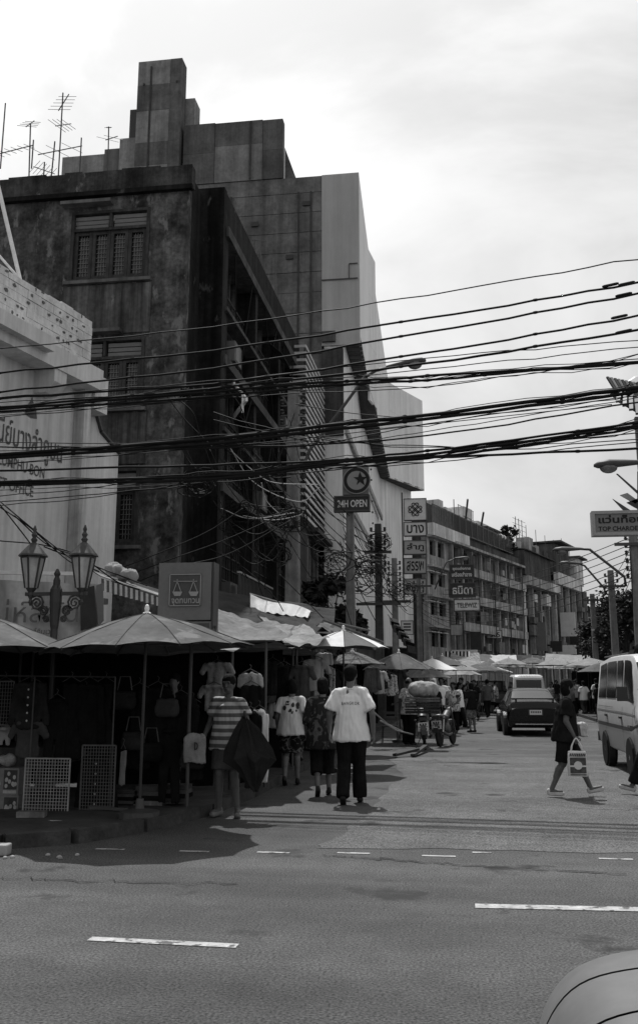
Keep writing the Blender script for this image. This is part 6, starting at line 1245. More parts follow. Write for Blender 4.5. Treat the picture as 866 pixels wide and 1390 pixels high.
for j, (x, y, nm, mt) in enumerate(((182, 985, 'grey', j1), (206, 1000, 'dull', j2), (228, 940, 'mid grey', M('pale_bagcloth', .05, .9, .2, 5)), (262, 1010, 'dark', j1), (170, 930, 'small dark', j1))):
    q = atY(x, y, 11.3); s = MB(); s.cap((-.10, 0, -.20), (.10, 0, -.20), .09, .09, .6, lat=(0, 0, 1)); s.cap((-.10, 0, -.10), (.10, 0, -.11), .06, .06, .6); t = thing('hanging_handbag', nm + ' cloth handbag hung in the depth of the corner stall', 'bag', q, 'handbags in the corner stall'); blob(s, 'body', mt, t, .018, 2, .01); MB().tube([q + V((-.09, 0, -.06)), q + V((-.06, 0, .10)), q + V((.06, 0, .10)), q + V((.09, 0, -.06))], .008, 5).build('strap', dkm, t)
for j, (x, y, w_, h_, mt, nm) in enumerate(((175, 1090, .3, .16, cloth_md, 'grey'), (205, 1092, .34, .22, cardm if False else wood_md, 'wooden-grey'), (240, 1088, .3, .2, j3, 'dull'))):
    q = atY(x, y, 11.6); t = thing('folded_clothes', nm + ' low pile of folded clothes on the corner stall floor', 'clothes', q, 'piles of folded clothes')
    for m_ in range(4): MB().box(q + V((rnd.uniform(-.01, .01), 0, h_ * (m_ + .5) / 4)), (w_ + rnd.uniform(-.03, .03), .24, h_ / 4 - .004)).build('garment', (mt, cloth_dk, cloth_md, j3)[m_], t)
rl = thing('clothes_rail', 'thin metal clothes rail standing at the corner stall', 'rail', (-4.6, 11.0, .105)); a, b_ = atY(-10, 917, 11.0), atY(157, 919, 11.0)
MB().tube([a, b_], .010, 6).build('rail', dkm, rl)
for x in (48, 157): q = atY(x, 919, 11.0); MB().tube([q, (q.x, 11.0, .105)], .010, 6).build('post', dkm, rl); MB().bar((q.x - .25, 11.0, .13), (q.x + .25, 10.9, .13), .03).build('foot', dkm, rl)
def grid(label, x0, y0, x1, y1, Y, nx, ny, mt):
    a, b_ = atY(x0, y1, Y), atY(x1, y0, Y); t = thing('wire_grid_panel', label, 'grid panel', ((a.x + b_.x) / 2, Y, a.z), 'wire display grids'); g = MB()
    for p, q in (((a.x, a.z), (b_.x, a.z)), ((b_.x, a.z), (b_.x, b_.z)), ((b_.x, b_.z), (a.x, b_.z)), ((a.x, b_.z), (a.x, a.z))): g.bar((p[0], Y, p[1]), (q[0], Y, q[1]), .016)
    g.build('frame', mt, t)
    v0 = MB().bar((a.x + (b_.x - a.x) / nx, Y, a.z), (a.x + (b_.x - a.x) / nx, Y, b_.z), .006).build('upright_wire', mt, t)
    for k in range(1, nx - 1): piece(v0, t, ((b_.x - a.x) / nx * k, 0, 0))
    h0 = MB().bar((a.x, Y - .006, a.z + (b_.z - a.z) / ny), (b_.x, Y - .006, a.z + (b_.z - a.z) / ny), .006).build('cross_wire', mt, t)
    for k in range(1, ny - 1): piece(h0, t, (0, 0, (b_.z - a.z) / ny * k))
gw = M('grid_wire', .30, .5, .2, 5); grid('upright wire grid panel at the foot of the grey blouse', 31, 1030, 96, 1110, 10.86, 15, 18, gw); grid('second wire grid panel half hidden by black coats', 108, 1012, 158, 1112, 10.98, 12, 22, M('grid_dull', .10, .6, .2, 5)); grid('wire grid at the left edge above the boxes', -14, 925, 20, 984, 11.1, 8, 12, MATS['grid_dull'])
cm = M('cardboard', .17, .9, .2, 6); cpr = M('box_print', .05, .7, .3, 6); cpl = M('box_print_pale', .36, .7, .3, 6)
def cbox(label, x0, y0, x1, y1, Y, d):
    a, b_ = atY(x0, y1, Y), atY(x1, y0, Y); t = thing('cardboard_box', label, 'box', ((a.x + b_.x) / 2, Y, a.z), 'printed boxes stacked at the left edge'); MB().bb((a.x, Y, a.z), (b_.x, Y + d, b_.z)).build('carton', cm, t); w_, h_ = b_.x - a.x, b_.z - a.z
    MB().bb((a.x + w_ * .42, Y - .004, a.z + h_ * .22), (b_.x - .02, Y, b_.z - .02)).build('printed_panel', cpr, t); MB().bb((a.x + w_ * .42, Y - .006, a.z + .02), (b_.x - .02, Y - .001, a.z + h_ * .18)).build('printed_band', cpl, t)
    g = MB(); rnd = random.Random(x0 + y0)
    for k in range(9): x = a.x + w_ * rnd.uniform(.5, .9); z = a.z + h_ * rnd.uniform(.3, .85); g.ell((x, Y - .005, z), (.02, .003, .025), 8, 4)
    g.build('printed_fruit', cpl, t); MB().tube([(a.x + w_ * (.1 + .16 * k / 9) + .02 * sin(k * 2), Y - .003, a.z + h_ * (.35 + .3 * cos(k * .7))) for k in range(10)], .009, 5).build('printed_scrawl', cpl, t)
cbox('upper printed carton of the stack at the left edge', -10, 1043, 27, 1079, 10.95, .3); cbox('lower printed carton of the stack at the left edge', -10, 1080, 26, 1116, 10.94, .3)
s = MB(); q = atY(12, 1042, 11.05)
for k in range(6): s.ell(q + V((random.uniform(-.13, .13), random.uniform(-.05, .08), .05 + random.uniform(0, .06))), (.07, .07, .06), 8, 6)
pb = thing('plastic_bag', 'crumpled translucent bag on top of the printed cartons', 'bag', q); o = blob(s, 'film', M('film', .25, .4, .4, 10), None, .02, 2, .02); o.data.transform(Matrix.Translation(-q)); o.parent = pb
bk_ = thing('kerb_block', 'pale worn concrete block lying in the gutter at left edge', 'block', atZ(2, 1160)); q = atZ(1, 1161); s = MB().box(q + V((0, 0, .05)), (.16, .14, .10)); o = blob(s, 'block', conc_lt, None, .012, 3, .008); o.data.transform(Matrix.Translation(-bk_.location)); o.parent = bk_
tag(MB().box((-4.65, 10.3, .14), (.3, .14, .06), .2).build('plank', wood_md), 'dark plank lying on the pavement before the wire grid', 'plank')
for k in range(7):
    s = MB(); q = V((random.uniform(-4.4, -3.2), random.uniform(8.3, 8.8), .004)); s.lathe([(random.uniform(.02, .04), 0), (.02, .012), (.005, .018)], q, 5); tag(s.build('pebble', conc_lt), 'small pale pebble on the asphalt near the kerb', 'pebble', 'pebbles by the kerb')
# white metal chair, bamboo poles and rope by the patched umbrella
ch = thing('metal_chair', 'dark metal stool-like chair under the patched umbrella beside the balding man', 'chair', (-1.95, 25.9, 0)); cx, cy = -1.95, 25.9
for x in (-.18, .18):
    for y in (-.17, .17): MB().tube([(cx + x * 1.15, cy + y * 1.15, 0), (cx + x, cy + y, .44)], .013, 6).build('leg', dkm, ch)
    MB().tube([(cx + x, cy + .17, .44), (cx + x, cy + .22, .85)], .013, 6).build('back_post', dkm, ch)
MB().box((cx, cy, .455), (.40, .38, .03)).build('seat', dkm, ch)
for z in (.62, .78): MB().box((cx, cy + .20, z), (.37, .02, .07)).build('backrest_slat', dkm, ch)
for k, (a, b_) in enumerate((((504, 964), (548, 994)), ((516, 978), (560, 997)))): tag(MB().tube([atY(*a, 23.5), atY((a[0] + b_[0]) / 2, (a[1] + b_[1]) / 2 + 4, 24), atY(*b_, 24.6)], .02, 6).build('rope', M('pale_rope', .30, .9, .2, 9)), ('upper', 'lower')[k] + ' pale rope slanting down beside the walking man', 'rope')
pk = [((535, 1025), (567, 1017)), ((560, 1025), (578, 1012))]
for k, (a, b_) in enumerate(pk): A_, B_ = atZ(*a, .05), atZ(*b_, .14); tag(MB().bar(A_, B_, .10, .05).build('plank', wood_dk), ('long flat plank on the road before the motorcycle', 'short plank leaning at the motorcycle\'s wheel'  )[k], 'plank')
# bunting
bn = thing('bunting', 'row of fluttering striped flags over the stalls at the third pole', 'bunting', (-3, 46, 3.2))
for k in range(12):
    q = atY(528 + k * 2.2, 838 + k * 3 + (k % 3) * 2, 44); MB().slab([q, q + V((.38, 0, -.1)), q + V((.45, .05, -.42)), q + V((.05, .03, -.34))], (0, .012, 0)).build('flag', (cloth_lt, cloth_dk, cloth_md)[k % 3], bn)
MB().tube([atY(526, 834, 44), atY(556, 874, 44)], .012, 4).build('cord', cablem, bn)
# ------------------------------------------------------------ vehicles
class Loft:
    def __init__(s, secs, sub=4):
        rings = []
        for (y, wb, zb, wm, zm, wl, zl, wr, zr) in secs: rings.append([V((y, *p)) for p in ((0, zb), (wb * .92, zb), (wb, zb + .05), (wm, zm), ((wm * 2 + wl) / 3 + .006, (zm + 2 * zl) / 3), (wl, zl), (wr, zr - .035), (wr * .93, zr - .006), (wr * .6, zr + .012), (0, zr + .018))])
        out = []; n = len(rings)
        for i in range(n - 1):
            a, b, c, d = rings[max(i - 1, 0)], rings[i], rings[i + 1], rings[min(i + 2, n - 1)]
            for k in range(sub):
                t = k / sub; row = []
                for p0, p1, p2, p3 in zip(a, b, c, d):
                    q = p1.lerp(p2, t); cr_ = .5 * (2 * p1 + (p2 - p0) * t + (2 * p0 - 5 * p1 + 4 * p2 - p3) * t * t + (3 * p1 - p0 - 3 * p2 + p3) * t ** 3); q = q.lerp(cr_, .6); q.x = p1.x + (p2.x - p1.x) * t; row.append(q)
                out.append(row)
        out.append(rings[-1]); s.r = out; s.m = len(out[0])
    def at(s, y, v, sd):                               # y along, v ring parameter, sd side
        r = s.r
        for i in range(len(r) - 1):
            if r[i][0].x <= y <= r[i + 1][0].x or i == len(r) - 2:
                t = min(max((y - r[i][0].x) / max(r[i + 1][0].x - r[i][0].x, 1e-6), 0), 1); j = min(int(v), s.m - 2); f = v - j
                p = r[i][j].lerp(r[i][j + 1], f).lerp(r[i + 1][j].lerp(r[i + 1][j + 1], f), t); return V((p.y * sd, p.x, p.z))
    def body(s, name, mat, parent):
        g = MB(); m = s.m; full = []
        for row in s.r: full.append([V((p.y, p.x, p.z)) for p in row] + [V((-p.y, p.x, p.z)) for p in row[-2:0:-1]])
        w_ = len(full[0])
        for row in full: g.v += [tuple(p) for p in row]
        for i in range(len(full) - 1):
            for j in range(w_): g.f.append((i * w_ + j, i * w_ + (j + 1) % w_, (i + 1) * w_ + (j + 1) % w_, (i + 1) * w_ + j))
        g.f.append(tuple(range(w_))[::-1]); g.f.append(tuple((len(full) - 1) * w_ + j for j in range(w_)))
        o = g.build(name, mat, parent); 
        for p in o.data.polygons: p.use_smooth = len(p.vertices) == 4
        return o
    def panel(s, name, mat, parent, ya, yb, va, vb, sd=1, off=.008, n=6, across=False, slant=(0, 0)):
        g = MB(); pts = []
        cols = [(va + (vb - va) * j / n, sd) for j in range(n + 1)] if not across else [(va + (s.m - 1 - va) * j / n, 1) for j in range(n + 1)] + [(va + (s.m - 1 - va) * (n - j) / n, -1) for j in range(1, n + 1)]
        for i in range(n + 1):
            row = []
            for j, (v, e) in enumerate(cols):
                f = j / (len(cols) - 1); y0 = ya + slant[0] * f; y1 = yb + slant[1] * f; row.append(s.at(y0 + (y1 - y0) * i / n, v, e))
            pts.append(row)
        nj = len(cols); k = len(g.v)
        for i in range(n + 1):
            for j in range(nj):
                du = pts[min(i + 1, n)][j] - pts[max(i - 1, 0)][j]; dv = pts[i][min(j + 1, nj - 1)] - pts[i][max(j - 1, 0)]; nn_ = du.cross(dv)
                nn_ = nn_.normalized() if nn_.length > 1e-9 else V((0, 0, 1)); c = pts[i][j]
                if nn_.dot(c - V((0, c.y, .7))) < 0: nn_ = -nn_
                g.v.append(tuple(c + nn_ * off))
        for i in range(n):
            for j in range(nj - 1): g.f.append((i * nj + j, i * nj + j + 1, (i + 1) * nj + j + 1, (i + 1) * nj + j))
        return g.build(name, mat, parent, smooth=True)
def wheel(parent, x, y, r, w_=.19):
    sg = 1 if x > 0 else -1
    wh = MB().lathe([(r * .60, -w_ / 2), (r * .93, -w_ / 2), (r, -w_ * .32), (r, w_ * .32), (r * .93, w_ / 2), (r * .60, w_ / 2)], (x, y, r), 24, 'X').build('wheel', rubber, parent, smooth=False)
    MB().lathe([(r * .62, -w_ * .3), (r * .60, w_ * .34), (r * .5, w_ * .42), (r * .2, w_ * .36), (r * .16, w_ * .5), (.01, w_ * .5)] if sg > 0 else [(.01, -w_ * .5), (r * .16, -w_ * .5), (r * .2, -w_ * .36), (r * .5, -w_ * .42), (r * .60, -w_ * .34), (r * .62, w_ * .3)], (x, y, r), 20, 'X').build('rim', steel, wh)
carpaint = M('black_car_paint', .008, .2, .1, 2, spec=.3, local=True); whitepaint = M('white_car_paint', .62, .3, .05, 2, spec=.5, local=True); silverpaint = M('silver_car_paint', .42, .3, .05, 2, spec=.5, local=True); vanpaint = M('van_paint', .45, .35, .08, 1.5, spec=.5, local=True); rearglass = M('car_glass', .05, .06, .1, 2, spec=.9, local=True); lampred = M('tail_lamp', .04, .5, .1, 5, spec=.3, local=True); chrome = M('chrome', .6, .2, .05, 5, metal=1.0, local=True); platem = M('plate', .62, .5, .05, 5, local=True)
SED = Loft([(-2.2, .72, .34, .78, .50, .74, .70, .66, .80), (-2.1, .80, .26, .83, .55, .79, .90, .70, .99), (-1.55, .83, .22, .85, .56, .81, .93, .70, 1.03), (-.88, .84, .2, .855, .56, .81, .95, .585, 1.36), (-.1, .84, .2, .86, .56, .815, .95, .61, 1.40), (.42, .84, .2, .86, .56, .815, .95, .59, 1.37), (1.12, .84, .2, .85, .56, .81, .94, .70, 1.01), (1.85, .81, .22, .83, .52, .77, .80, .66, .86), (2.12, .76, .28, .79, .48, .73, .68, .62, .75), (2.2, .70, .34, .74, .46, .70, .60, .58, .66)])
def sedan(label, loc, rz, paint, plate=None, name='car'):
    t = thing(name, label, 'car', (0, 0, 0)); LOCAL.add(t.name); SED.body('body', paint, t)
    SED.panel('rear_window', rearglass, t, -1.46, -1.0, 6.7, 9, across=True); SED.panel('windscreen', rearglass, t, .50, 1.02, 6.6, 9, across=True)
    for sd in (-1, 1):
        SED.panel('side_window', glass_dk, t, -1.12, -.32, 5.12, 5.92, sd, slant=(.28, 0)); SED.panel('side_window', glass_dk, t, -.24, .85, 5.12, 5.92, sd, slant=(0, -.42))
        SED.panel('door_seam', blk, t, -.30, -.288, 2.2, 5.0, sd, .004); SED.panel('door_seam', blk, t, .80, .812, 2.2, 5.0, sd, .004); SED.panel('sill_trim', chrome if paint is carpaint else dkm, t, -1.0, 1.0, 3.2, 3.4, sd, .01)
        MB().box((sd * .90, .72, 1.0), (.16, .10, .13)).build('mirror', blk, t); MB().box((sd * .885, -.02, .83), (.03, .16, .03)).build('handle', blk, t)
        for y in (-1.32, 1.34): MB().lathe([(.375, -.10), (.375, .02)], (sd * .775 + sd * .04, y, .33), 24, 'X').build('wheel_arch', blk, t); wheel(t, sd * .755, y, .305)
        SED.panel('tail_lamp', lampred, t, -2.17, -2.06, 4.2, 5.6, sd, .012); SED.panel('headlight', M('headlight_glass', .3, .15, .1, 5, spec=.8, local=True), t, 2.08, 2.185, 4.1, 5.6, sd, .012)
    MB().bar((-.70, -2.17, .80), (.70, -2.17, .80), .04, .035).build('boot_trim', chrome, t); MB().bar((-.80, -2.235, .52), (.80, -2.235, .52), .07, .13).build('bumper', paint, t); MB().bar((-.62, -2.28, .36), (.62, -2.28, .36), .04, .03).build('bumper_trim', chrome, t); MB().bar((-.74, 2.21, .42), (.74, 2.21, .42), .08, .16).build('bumper', paint, t)
    for x in (-.55, .55): MB().box((x, -1.98, 1.05), (.05, .10, .09)).build('spoiler_leg', paint, t)
    MB().bar((-.70, -2.0, 1.10), (.70, -2.0, 1.10), .18, .03).build('spoiler', paint, t)
    MB().box((0, -2.205, .70), (.44, .02, .17)).build('plate_recess', blk, t); p = MB().box((0, -2.225, .70), (.36, .015, .14)).build('number_plate', platem, t)
    for k in range(6): MB().box((-.13 + .052 * k, -2.236, .71), (.03, .006, .055)).build('plate_character', ink, p) if not plate else None
    if plate: text(plate, ink, p, (0, -2.235, .70), X3, Z3, .28, .07, bold=.02) if False else None
    for x in (-.3, -.2): pass
    MB().box((0, 2.205, .58), (.9, .03, .09)).build('grille', blk, t); t.location = loc; t.rotation_euler = (0, 0, R(rz)); return t
c0 = atZ(724, 1000, 0); sd_ = sedan('black sedan seen from behind with a boot spoiler, stopped in the road', (c0.x + .02, 32.4, 0), 2, carpaint)
hc = thing('passing_vehicle', 'rounded grey nose of a low vehicle with dark seams passing at the bottom right corner', 'vehicle', (1.2, 2.8, 0))
lidm = M('vehicle_paint', .13, .4, .12, 3, spec=.25)
prf = [(.10, .26), (.085, .40), (.095, .52), (.135, .62), (.21, .695), (.33, .735), (.50, .752), (.9, .762), (1.5, .765), (2.3, .765)]
prf = [(p.x, p.y + .035) for p in spline(prf, 36)]
def nose(y):                                            # rounded in plan towards both sides
    e = max(0, abs(y - 2.72) - .22) / .36; return [(x + .07 + .22 * e ** 2.2, z - .012 - .10 * e ** 2.5 * (z > .5)) for x, z in prf]
yy = [2.18, 2.24, 2.32, 2.42, 2.53, 2.545, 2.63, 2.74, 2.85, 2.865, 2.95, 3.03, 3.10, 3.16, 3.21, 3.25]; strips = [yy[0:5], yy[5:9], yy[9:]]
for st in strips:
    g = MB(); m_ = len(st)
    for i in range(len(prf)):
        for y in st: x, z = nose(y)[i]; g.v.append((x, y, z))
    for i in range(len(prf) - 1):
        for j in range(m_ - 1): g.f.append((i * m_ + j, i * m_ + j + 1, (i + 1) * m_ + j + 1, (i + 1) * m_ + j))
    g.build('bonnet_panel', lidm, hc, smooth=True)
g = MB(); 
for y in yy:
    for (x, z) in nose(y): g.v.append((x + .012, y, z - .012))
n_ = len(prf)
for i in range(len(yy) - 1):
    for j in range(n_ - 1): g.f.append((i * n_ + j, i * n_ + j + 1, (i + 1) * n_ + j + 1, (i + 1) * n_ + j))
g.build('inner_shell', blk, hc, smooth=True)
for y in (2.20, 3.235): MB().slab([(x + .015, y, z - .02) for x, z in nose(y)] + [(2.3, y, .26)], (0, .012, 0)).build('side_panel', lidm, hc)
MB().bar((.21, 2.4, .30), (.21, 3.05, .30), .08, .10).build('bumper', dkm, hc); MB().ell((.24, 2.42, .50), (.06, .09, .07), 12, 8).build('headlight', dkm, hc, smooth=True); MB().ell((.235, 3.02, .50), (.06, .09, .07), 12, 8).build('headlight', dkm, hc, smooth=True)
for x in (.75, 1.9):
    for y in (2.24, 3.18): MB().lathe([(.14, -.05), (.22, -.05), (.24, 0), (.22, .05), (.14, .05)], (x, y, .24), 20, 'Y').build('wheel', rubber, hc)
VAN = Loft([(-2.3, .74, .40, .80, .75, .78, 1.12, .68, 1.84), (-2.2, .80, .36, .84, .75, .82, 1.14, .72, 1.96), (-1.0, .82, .34, .85, .75, .83, 1.14, .74, 2.03), (.6, .82, .34, .85, .75, .83, 1.14, .74, 2.03), (1.35, .82, .34, .85, .75, .83, 1.13, .71, 1.96), (1.98, .82, .34, .85, .75, .82, 1.10, .72, 1.20), (2.22, .80, .36, .84, .70, .80, .95, .72, 1.04), (2.32, .76, .40, .80, .66, .76, .88, .68, .92)])
def van(label, loc, rz, paint):
    t = thing('van', label, 'van', (0, 0, 0)); LOCAL.add(t.name); VAN.body('body', paint, t)
    VAN.panel('windscreen', glass_dk, t, 1.42, 1.93, 6.55, 9, across=True)
    for sd in (-1, 1):
        for a, b, sl in ((-2.05, -1.08, (.08, 0)), (-1.0, .0, (0, 0)), (.08, .66, (0, 0)), (.76, 1.62, (0, -.36))): VAN.panel('side_window', glass_dk, t, a, b, 5.15, 5.92, sd, slant=sl)
        for y in (-1.04, .70, 1.66): VAN.panel('door_seam', blk, t, y, y + .013, 2.2, 5.0, sd, .004)
        VAN.panel('side_moulding', dkm, t, -2.0, 1.4, 3.0, 3.25, sd, .014); VAN.panel('side_stripe', signmd, t, -2.1, 1.9, 4.1, 4.3, sd, .006); VAN.panel('slide_rail', dkm, t, -2.0, -.2, 4.72, 4.78, sd, .010)
        MB().box((sd * .87, .62, .95), (.03, .18, .035)).build('handle', blk, t); MB().box((sd * .87, -.9, .95), (.03, .18, .035)).build('handle', blk, t)
        MB().bar((sd * .82, 1.68, 1.22), (sd * .97, 1.72, 1.30), .035).build('mirror_arm', blk, t); MB().box((sd * 1.0, 1.74, 1.36), (.16, .09, .23)).build('mirror', blk, t)
        for y in (-1.3, 1.25): MB().lathe([(.375, -.10), (.375, .01)], (sd * .80 + sd * .025, y, .36), 24, 'X').build('wheel_arch', blk, t); wheel(t, sd * .77, y, .33)
        MB().box((sd * .56, 2.325, .80), (.30, .04, .18)).build('headlight', M('headlight_glass', .3), t); MB().box((sd * .77, 2.27, .80), (.12, .10, .16)).build('indicator', signmd, t); VAN.panel('tail_lamp', lampred, t, -2.29, -2.2, 3.2, 4.6, sd, .012)
        MB().tube([(sd * .2, 1.96, 1.26), (sd * .1, 1.75, 1.56)], .012, 4).build('wiper', blk, t)
    MB().box((0, 2.335, .80), (.80, .02, .13)).build('grille', blk, t); MB().bar((-.83, 2.35, .50), (.83, 2.35, .50), .12, .20).build('bumper', dkm, t); MB().box((0, 2.415, .52), (.36, .015, .12)).build('number_plate', platem, t); MB().bar((-.82, -2.34, .50), (.82, -2.34, .50), .10, .18).build('bumper', dkm, t)
    MB().box((0, -2.30, 1.5), (1.25, .03, .52)).build('rear_window', glass_dk, t); MB().box((0, -2.335, .82), (.40, .02, .15)).build('number_plate', platem, t)
    for sd in (-1, 1): MB().tube([(sd * .66, y, 2.045) for y in (-1.9, .7)], .018, 5).build('roof_rail', dkm, t)
    t.location = loc; t.rotation_euler = (0, 0, R(rz)); return t
van('pale van facing the camera, cut by the right edge behind the dark-clothed person', (3.52, 18.35, 0), 181, vanpaint)
q = atY(712, 919, 53); van('white van driving away beyond the black sedan', (q.x, 53, 0), 1, whitepaint)
rk = thing('roof_load', 'dark covered bundle strapped on the roof of the pale van', 'bundle', (3.7, 19.3, 2.06)); s = MB()
for k in range(5): s.ell((3.45 + .16 * k, 19.2 + .1 * (k % 2), 2.17), (.22, .5, .13), 10, 7)
o = blob(s, 'cover', cloth_dk, None, .03, 3, .02); o.data.transform(Matrix.Translation(-rk.location)); o.parent = rk
def pickup(label, loc, rz):
    t = thing('pickup_truck', label, 'truck', (0, 0, 0)); LOCAL.add(t.name)
    MB().bb((-.78, -2.2, .55), (.78, .4, .66)).build('load_bed', dkm, t); MB().bb((-.80, -2.26, .66), (.80, -2.2, 1.15)).build('tailgate', M('tailgate_paint', .06, .4, .2, 4), t); MB().bb((-.6, -2.275, .78), (.6, -2.262, 1.03)).build('tailgate_panel', M('tailgate_inset', .12, .5, .3, 5), t)
    for sd in (-1, 1):
        MB().bb((sd * .80, -2.2, .66), (sd * .74, .4, 1.2)).build('bed_side', carpaint, t); MB().bb((sd * .7, -1.9, 1.0), (sd * .4, .3, 1.06)).build('bench', dkm, t)
        for y in (-2.15, -.9, .35): MB().tube([(sd * .74, y, 1.15), (sd * .70, y, 2.1)], .025, 6).build('roof_post', steel, t)
        MB().bb((sd * .78, -2.29, .48), (sd * .58, -2.24, .62)).build('tail_lamp', lampred, t)
        for y in (-1.4, 1.5): wheel(t, sd * .68, y, .33)
    sheetp([(-.82, -2.3, 2.12), (.82, -2.3, 2.12), (.80, .5, 2.16), (-.80, .5, 2.16)], cloth_dk, 'canopy', t, -.06, 8, 8, .02)
    MB().prism([(-.80, .45), (.80, .45), (.78, 1.3), (-.78, 1.3)], .6, 1.75).build('cab', carpaint, t); MB().bb((-.6, .42, 1.2), (.6, .446, 1.65)).build('cab_window', rearglass, t); MB().prism([(-.78, 1.31), (.78, 1.31), (.72, 2.4), (-.72, 2.4)], .5, 1.05).build('bonnet', carpaint, t)
    MB().bar((-.78, -2.33, .48), (.78, -2.33, .48), .10, .12).build('bumper', steel, t); MB().box((0, -2.30, .60), (.36, .015, .12)).build('number_plate', platem, t); t.location = loc; t.rotation_euler = (0, 0, R(rz)); return t
q = atY(669, 960, 55); pickup('open-backed passenger pickup with a dark canopy beside the far umbrellas', (q.x, 57, 0), 3)
def motorbike(label, loc, rz, loaded):
    t = thing('motorcycle', label, 'motorcycle', (0, 0, 0)); LOCAL.add(t.name)
    for y in (-.62, .62):
        w_ = MB().lathe([(.24, -.035), (.285, -.03), (.30, 0), (.285, .03), (.24, .035)], (0, y, .30), 24, 'X').build('wheel', rubber, t); MB().lathe([(.245, -.02), (.245, .02), (.22, .02), (.22, -.02)], (0, y, .30), 20, 'X').build('rim', steel, w_); g = MB()
        for k in range(8): a = k * pi / 4; g.bar((0, y, .30), (0, y + .23 * cos(a), .30 + .23 * sin(a)), .012)
        g.build('spokes', steel, w_); MB().lathe([(.06, -.06), (.06, .06)], (0, y, .30), 10, 'X').build('hub', dkm, w_)
        g = MB()
        for k in range(7): a = R(30 + k * 20); b = R(50 + k * 20); g.slab([(-.06, y + .33 * cos(a), .30 + .33 * sin(a)), (.06, y + .33 * cos(a), .30 + .33 * sin(a)), (.06, y + .33 * cos(b), .30 + .33 * sin(b)), (-.06, y + .33 * cos(b), .30 + .33 * sin(b))], (0, 0, .012))
        g.build('mudguard', blk, t)
    s = MB(); s.cap((0, -.55, .74), (0, .0, .70), .12, .13, .5); s.cap((0, .0, .68), (0, .30, .80), .10, .11, .8); blob(s, 'seat_and_tank', blk, t, .02, 2); s = MB(); s.ell((0, .05, .42), (.13, .2, .16)); s.cap((0, .12, .45), (0, .2, .62), .07, .06); blob(s, 'engine', dkm, t, .02, 1)
    for sd in (-1, 1):
        MB().tube([(sd * .08, .62, .30), (sd * .08, .46, .78), (sd * .07, .42, .95)], .022, 6).build('fork', dkm, t); MB().tube([(sd * .09, -.62, .30), (sd * .10, -.45, .66)], .026, 8).build('shock_absorber', steel, t)
        MB().tube([(0, .42, .96), (sd * .18, .40, 1.02), (sd * .34, .30, 1.02)], .013, 6).build('handlebar', dkm, t); m_ = MB().tube([(sd * .26, .36, 1.03), (sd * .30, .36, 1.18)], .007, 4); m_.ell((sd * .31, .36, 1.21), (.06, .015, .045)); m_.build('mirror', blk, t); MB().ell((sd * .17, -.66, .70), (.03, .03, .03), 8, 6).build('indicator', signmd, t)
    MB().tube([(.14, .1, .30), (.15, -.3, .27), (.17, -.85, .36)], [.022, .034, .036], 8).build('exhaust', dkm, t, smooth=True); MB().ell((0, .58, .86), (.09, .07, .09)).build('headlight', steel, t); MB().box((0, -.74, .72), (.16, .06, .08)).build('tail_lamp', lampred, t)
    p = MB().box((-.0, -.80, .54), (.25, .012, .20)).build('number_plate', platem, t); MB().box((0, -.808, .54), (.22, .004, .012)).build('plate_line', ink, p)
    for k in range(3): MB().box((-.06 + .06 * k, -.808, .595), (.035, .004, .05)).build('plate_character', ink, p); MB().box((-.06 + .06 * k, -.808, .485), (.035, .004, .05)).build('plate_character', ink, p)
    MB().tube([(-.06, -.1, .3), (-.22, -.12, .01)], .012, 5).build('kickstand', dkm, t)
    t.location = loc; t.rotation_euler = (0, R(-4), R(rz)); return t
mb1 = motorbike('motorcycle seen from behind, piled with crates and a bag on the left of the road', (-.98, 24.2, 0), 3, True); motorbike('second motorcycle parked at an angle right of the loaded one', (-.47, 25.3, 0), -14, False)
zz = .84
for k in range(3):
    c = thing('carrying_crate', ('lowest', 'middle', 'top')[k] + ' slatted crate strapped behind the motorcycle seat', 'crate', (-.99, 23.72, zz + k * .13)); x, y, z = -.99, 23.72, zz + k * .13
    MB().bb((x - .40, y - .24, z), (x + .40, y + .24, z + .015)).build('bottom', wood_dk, c)
    for j in range(2):
        for sd in (-1, 1): MB().bb((x - .41, y + sd * .25, z + .015 + j * .055), (x + .41, y + sd * .235, z + .05 + j * .055)).build('slat', wood_md if k == 2 else wood_dk, c); MB().bb((x + sd * .41, y - .234, z + .015 + j * .055), (x + sd * .40, y + .234, z + .05 + j * .055)).build('slat', wood_dk, c)
s = MB(); s.cap((-.2, 0, .17), (.2, 0, .17), .18, .19, 1.0); s.ell((0, 0, .15), (.36, .22, .18)); s.ell((-.05, 0, .27), (.22, .16, .10)); t = thing('cloth_sack', 'bulging pale cloth sack on top of the motorcycle crates', 'sack', (-.97, 23.75, zz + .39)); blob(s, 'sack', M('sack_cloth', .36, .9, .35, 9, local=True), t, .025, 3, .025)
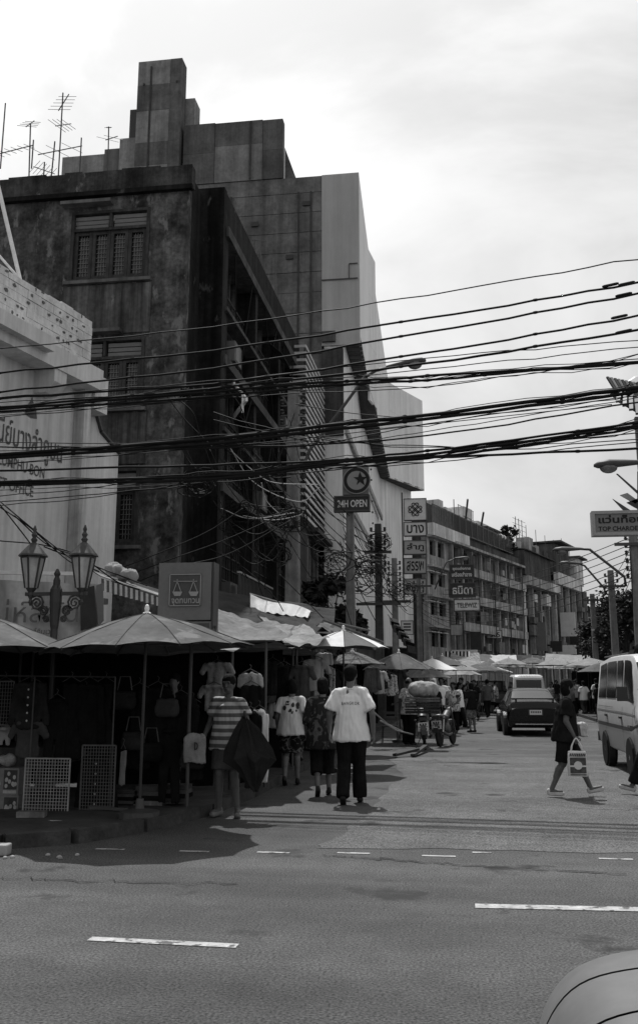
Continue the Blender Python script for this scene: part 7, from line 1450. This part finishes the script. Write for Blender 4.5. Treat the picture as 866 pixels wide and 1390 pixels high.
# ------------------------------------------------------------ trees and plants
def tree(label, x, y, z0, zc, r, nleaf, seed, name='street_tree', cat='tree', rz=None, leaf=.16):
    rnd = random.Random(seed); t = thing(name, label, cat, (x, y, z0)); rz = rz or r; tr = MB(); tr.tube([(x, y, z0), (x + .08, y, z0 + (zc - z0) * .45), (x - .05, y + .05, zc - rz * .2)], [.14, .11, .07], 8); cl = []
    for k in range(14):
        a = rnd.uniform(0, 6.28); e = rnd.uniform(-.5, 1); rr = r * rnd.uniform(.5, .95); p = V((x + rr * cos(a) * math.sqrt(1 - min(e * e, .9)), y + rr * sin(a) * math.sqrt(1 - min(e * e, .9)), zc + rz * e * .9)); cl.append((p, r * rnd.uniform(.22, .42)))
        b = V((x, y, z0 + (zc - z0) * rnd.uniform(.4, .8))); tr.tube([b, b.lerp(p, .5) + V((0, 0, .15 * r)), p], [.06, .035, .012], 5)
    tr.build('trunk', barkm, t); g = MB()
    for k in range(nleaf):
        p, s = cl[rnd.randrange(len(cl))]; d = V((rnd.gauss(0, 1), rnd.gauss(0, 1), rnd.gauss(0, .8))); c = p + d * s * .55; l = leaf * rnd.uniform(.6, 1.3); a = V((rnd.gauss(0, 1), rnd.gauss(0, 1), rnd.gauss(0, .5))).normalized(); b = a.cross(V((rnd.gauss(0, 1), rnd.gauss(0, 1), rnd.gauss(0, 1)))).normalized()
        g.quad(c - a * l, c + b * l * .45, c + a * l, c - b * l * .45)
    g.build('crown', leafm, t, fix=False); return t
q = atY(828, 836, 66); tree('dark bushy tree behind the right hand poles', q.x, 66, .1, 4.3, 1.9, 4600, 1, rz=2.3); q = atY(845, 810, 60); tree('second dark tree crown closest to the right edge', q.x, 60, .1, 4.8, 2.0, 4200, 2, rz=2.0)
q = atY(797, 868, 92); tree('small tree at the street bend beyond the right umbrellas', q.x, 92, .1, 3.6, 1.7, 2200, 3)
tree('straggling dark shrub among the poles on the left pavement', -4.6, 33.5, .1, 4.0, 1.0, 2600, 5, rz=1.3); tree('leafy dark shrub behind the sign pole', -4.3, 37.5, .1, 3.3, .9, 1800, 6, rz=1.2)
q = G(22.3, 15.3, -.2); tree('little potted tree on the roof edge of the balcony row', q.x, q.y, 14.6, 16.2, .7, 500, 7, 'potted_tree', 'plant', leaf=.2); q = G(20.4, 14, .2); tree('bushy plant spilling over the roof terrace fence', q.x, q.y, 13.4, 14.4, .9, 700, 8, 'roof_plant', 'plant', leaf=.2)
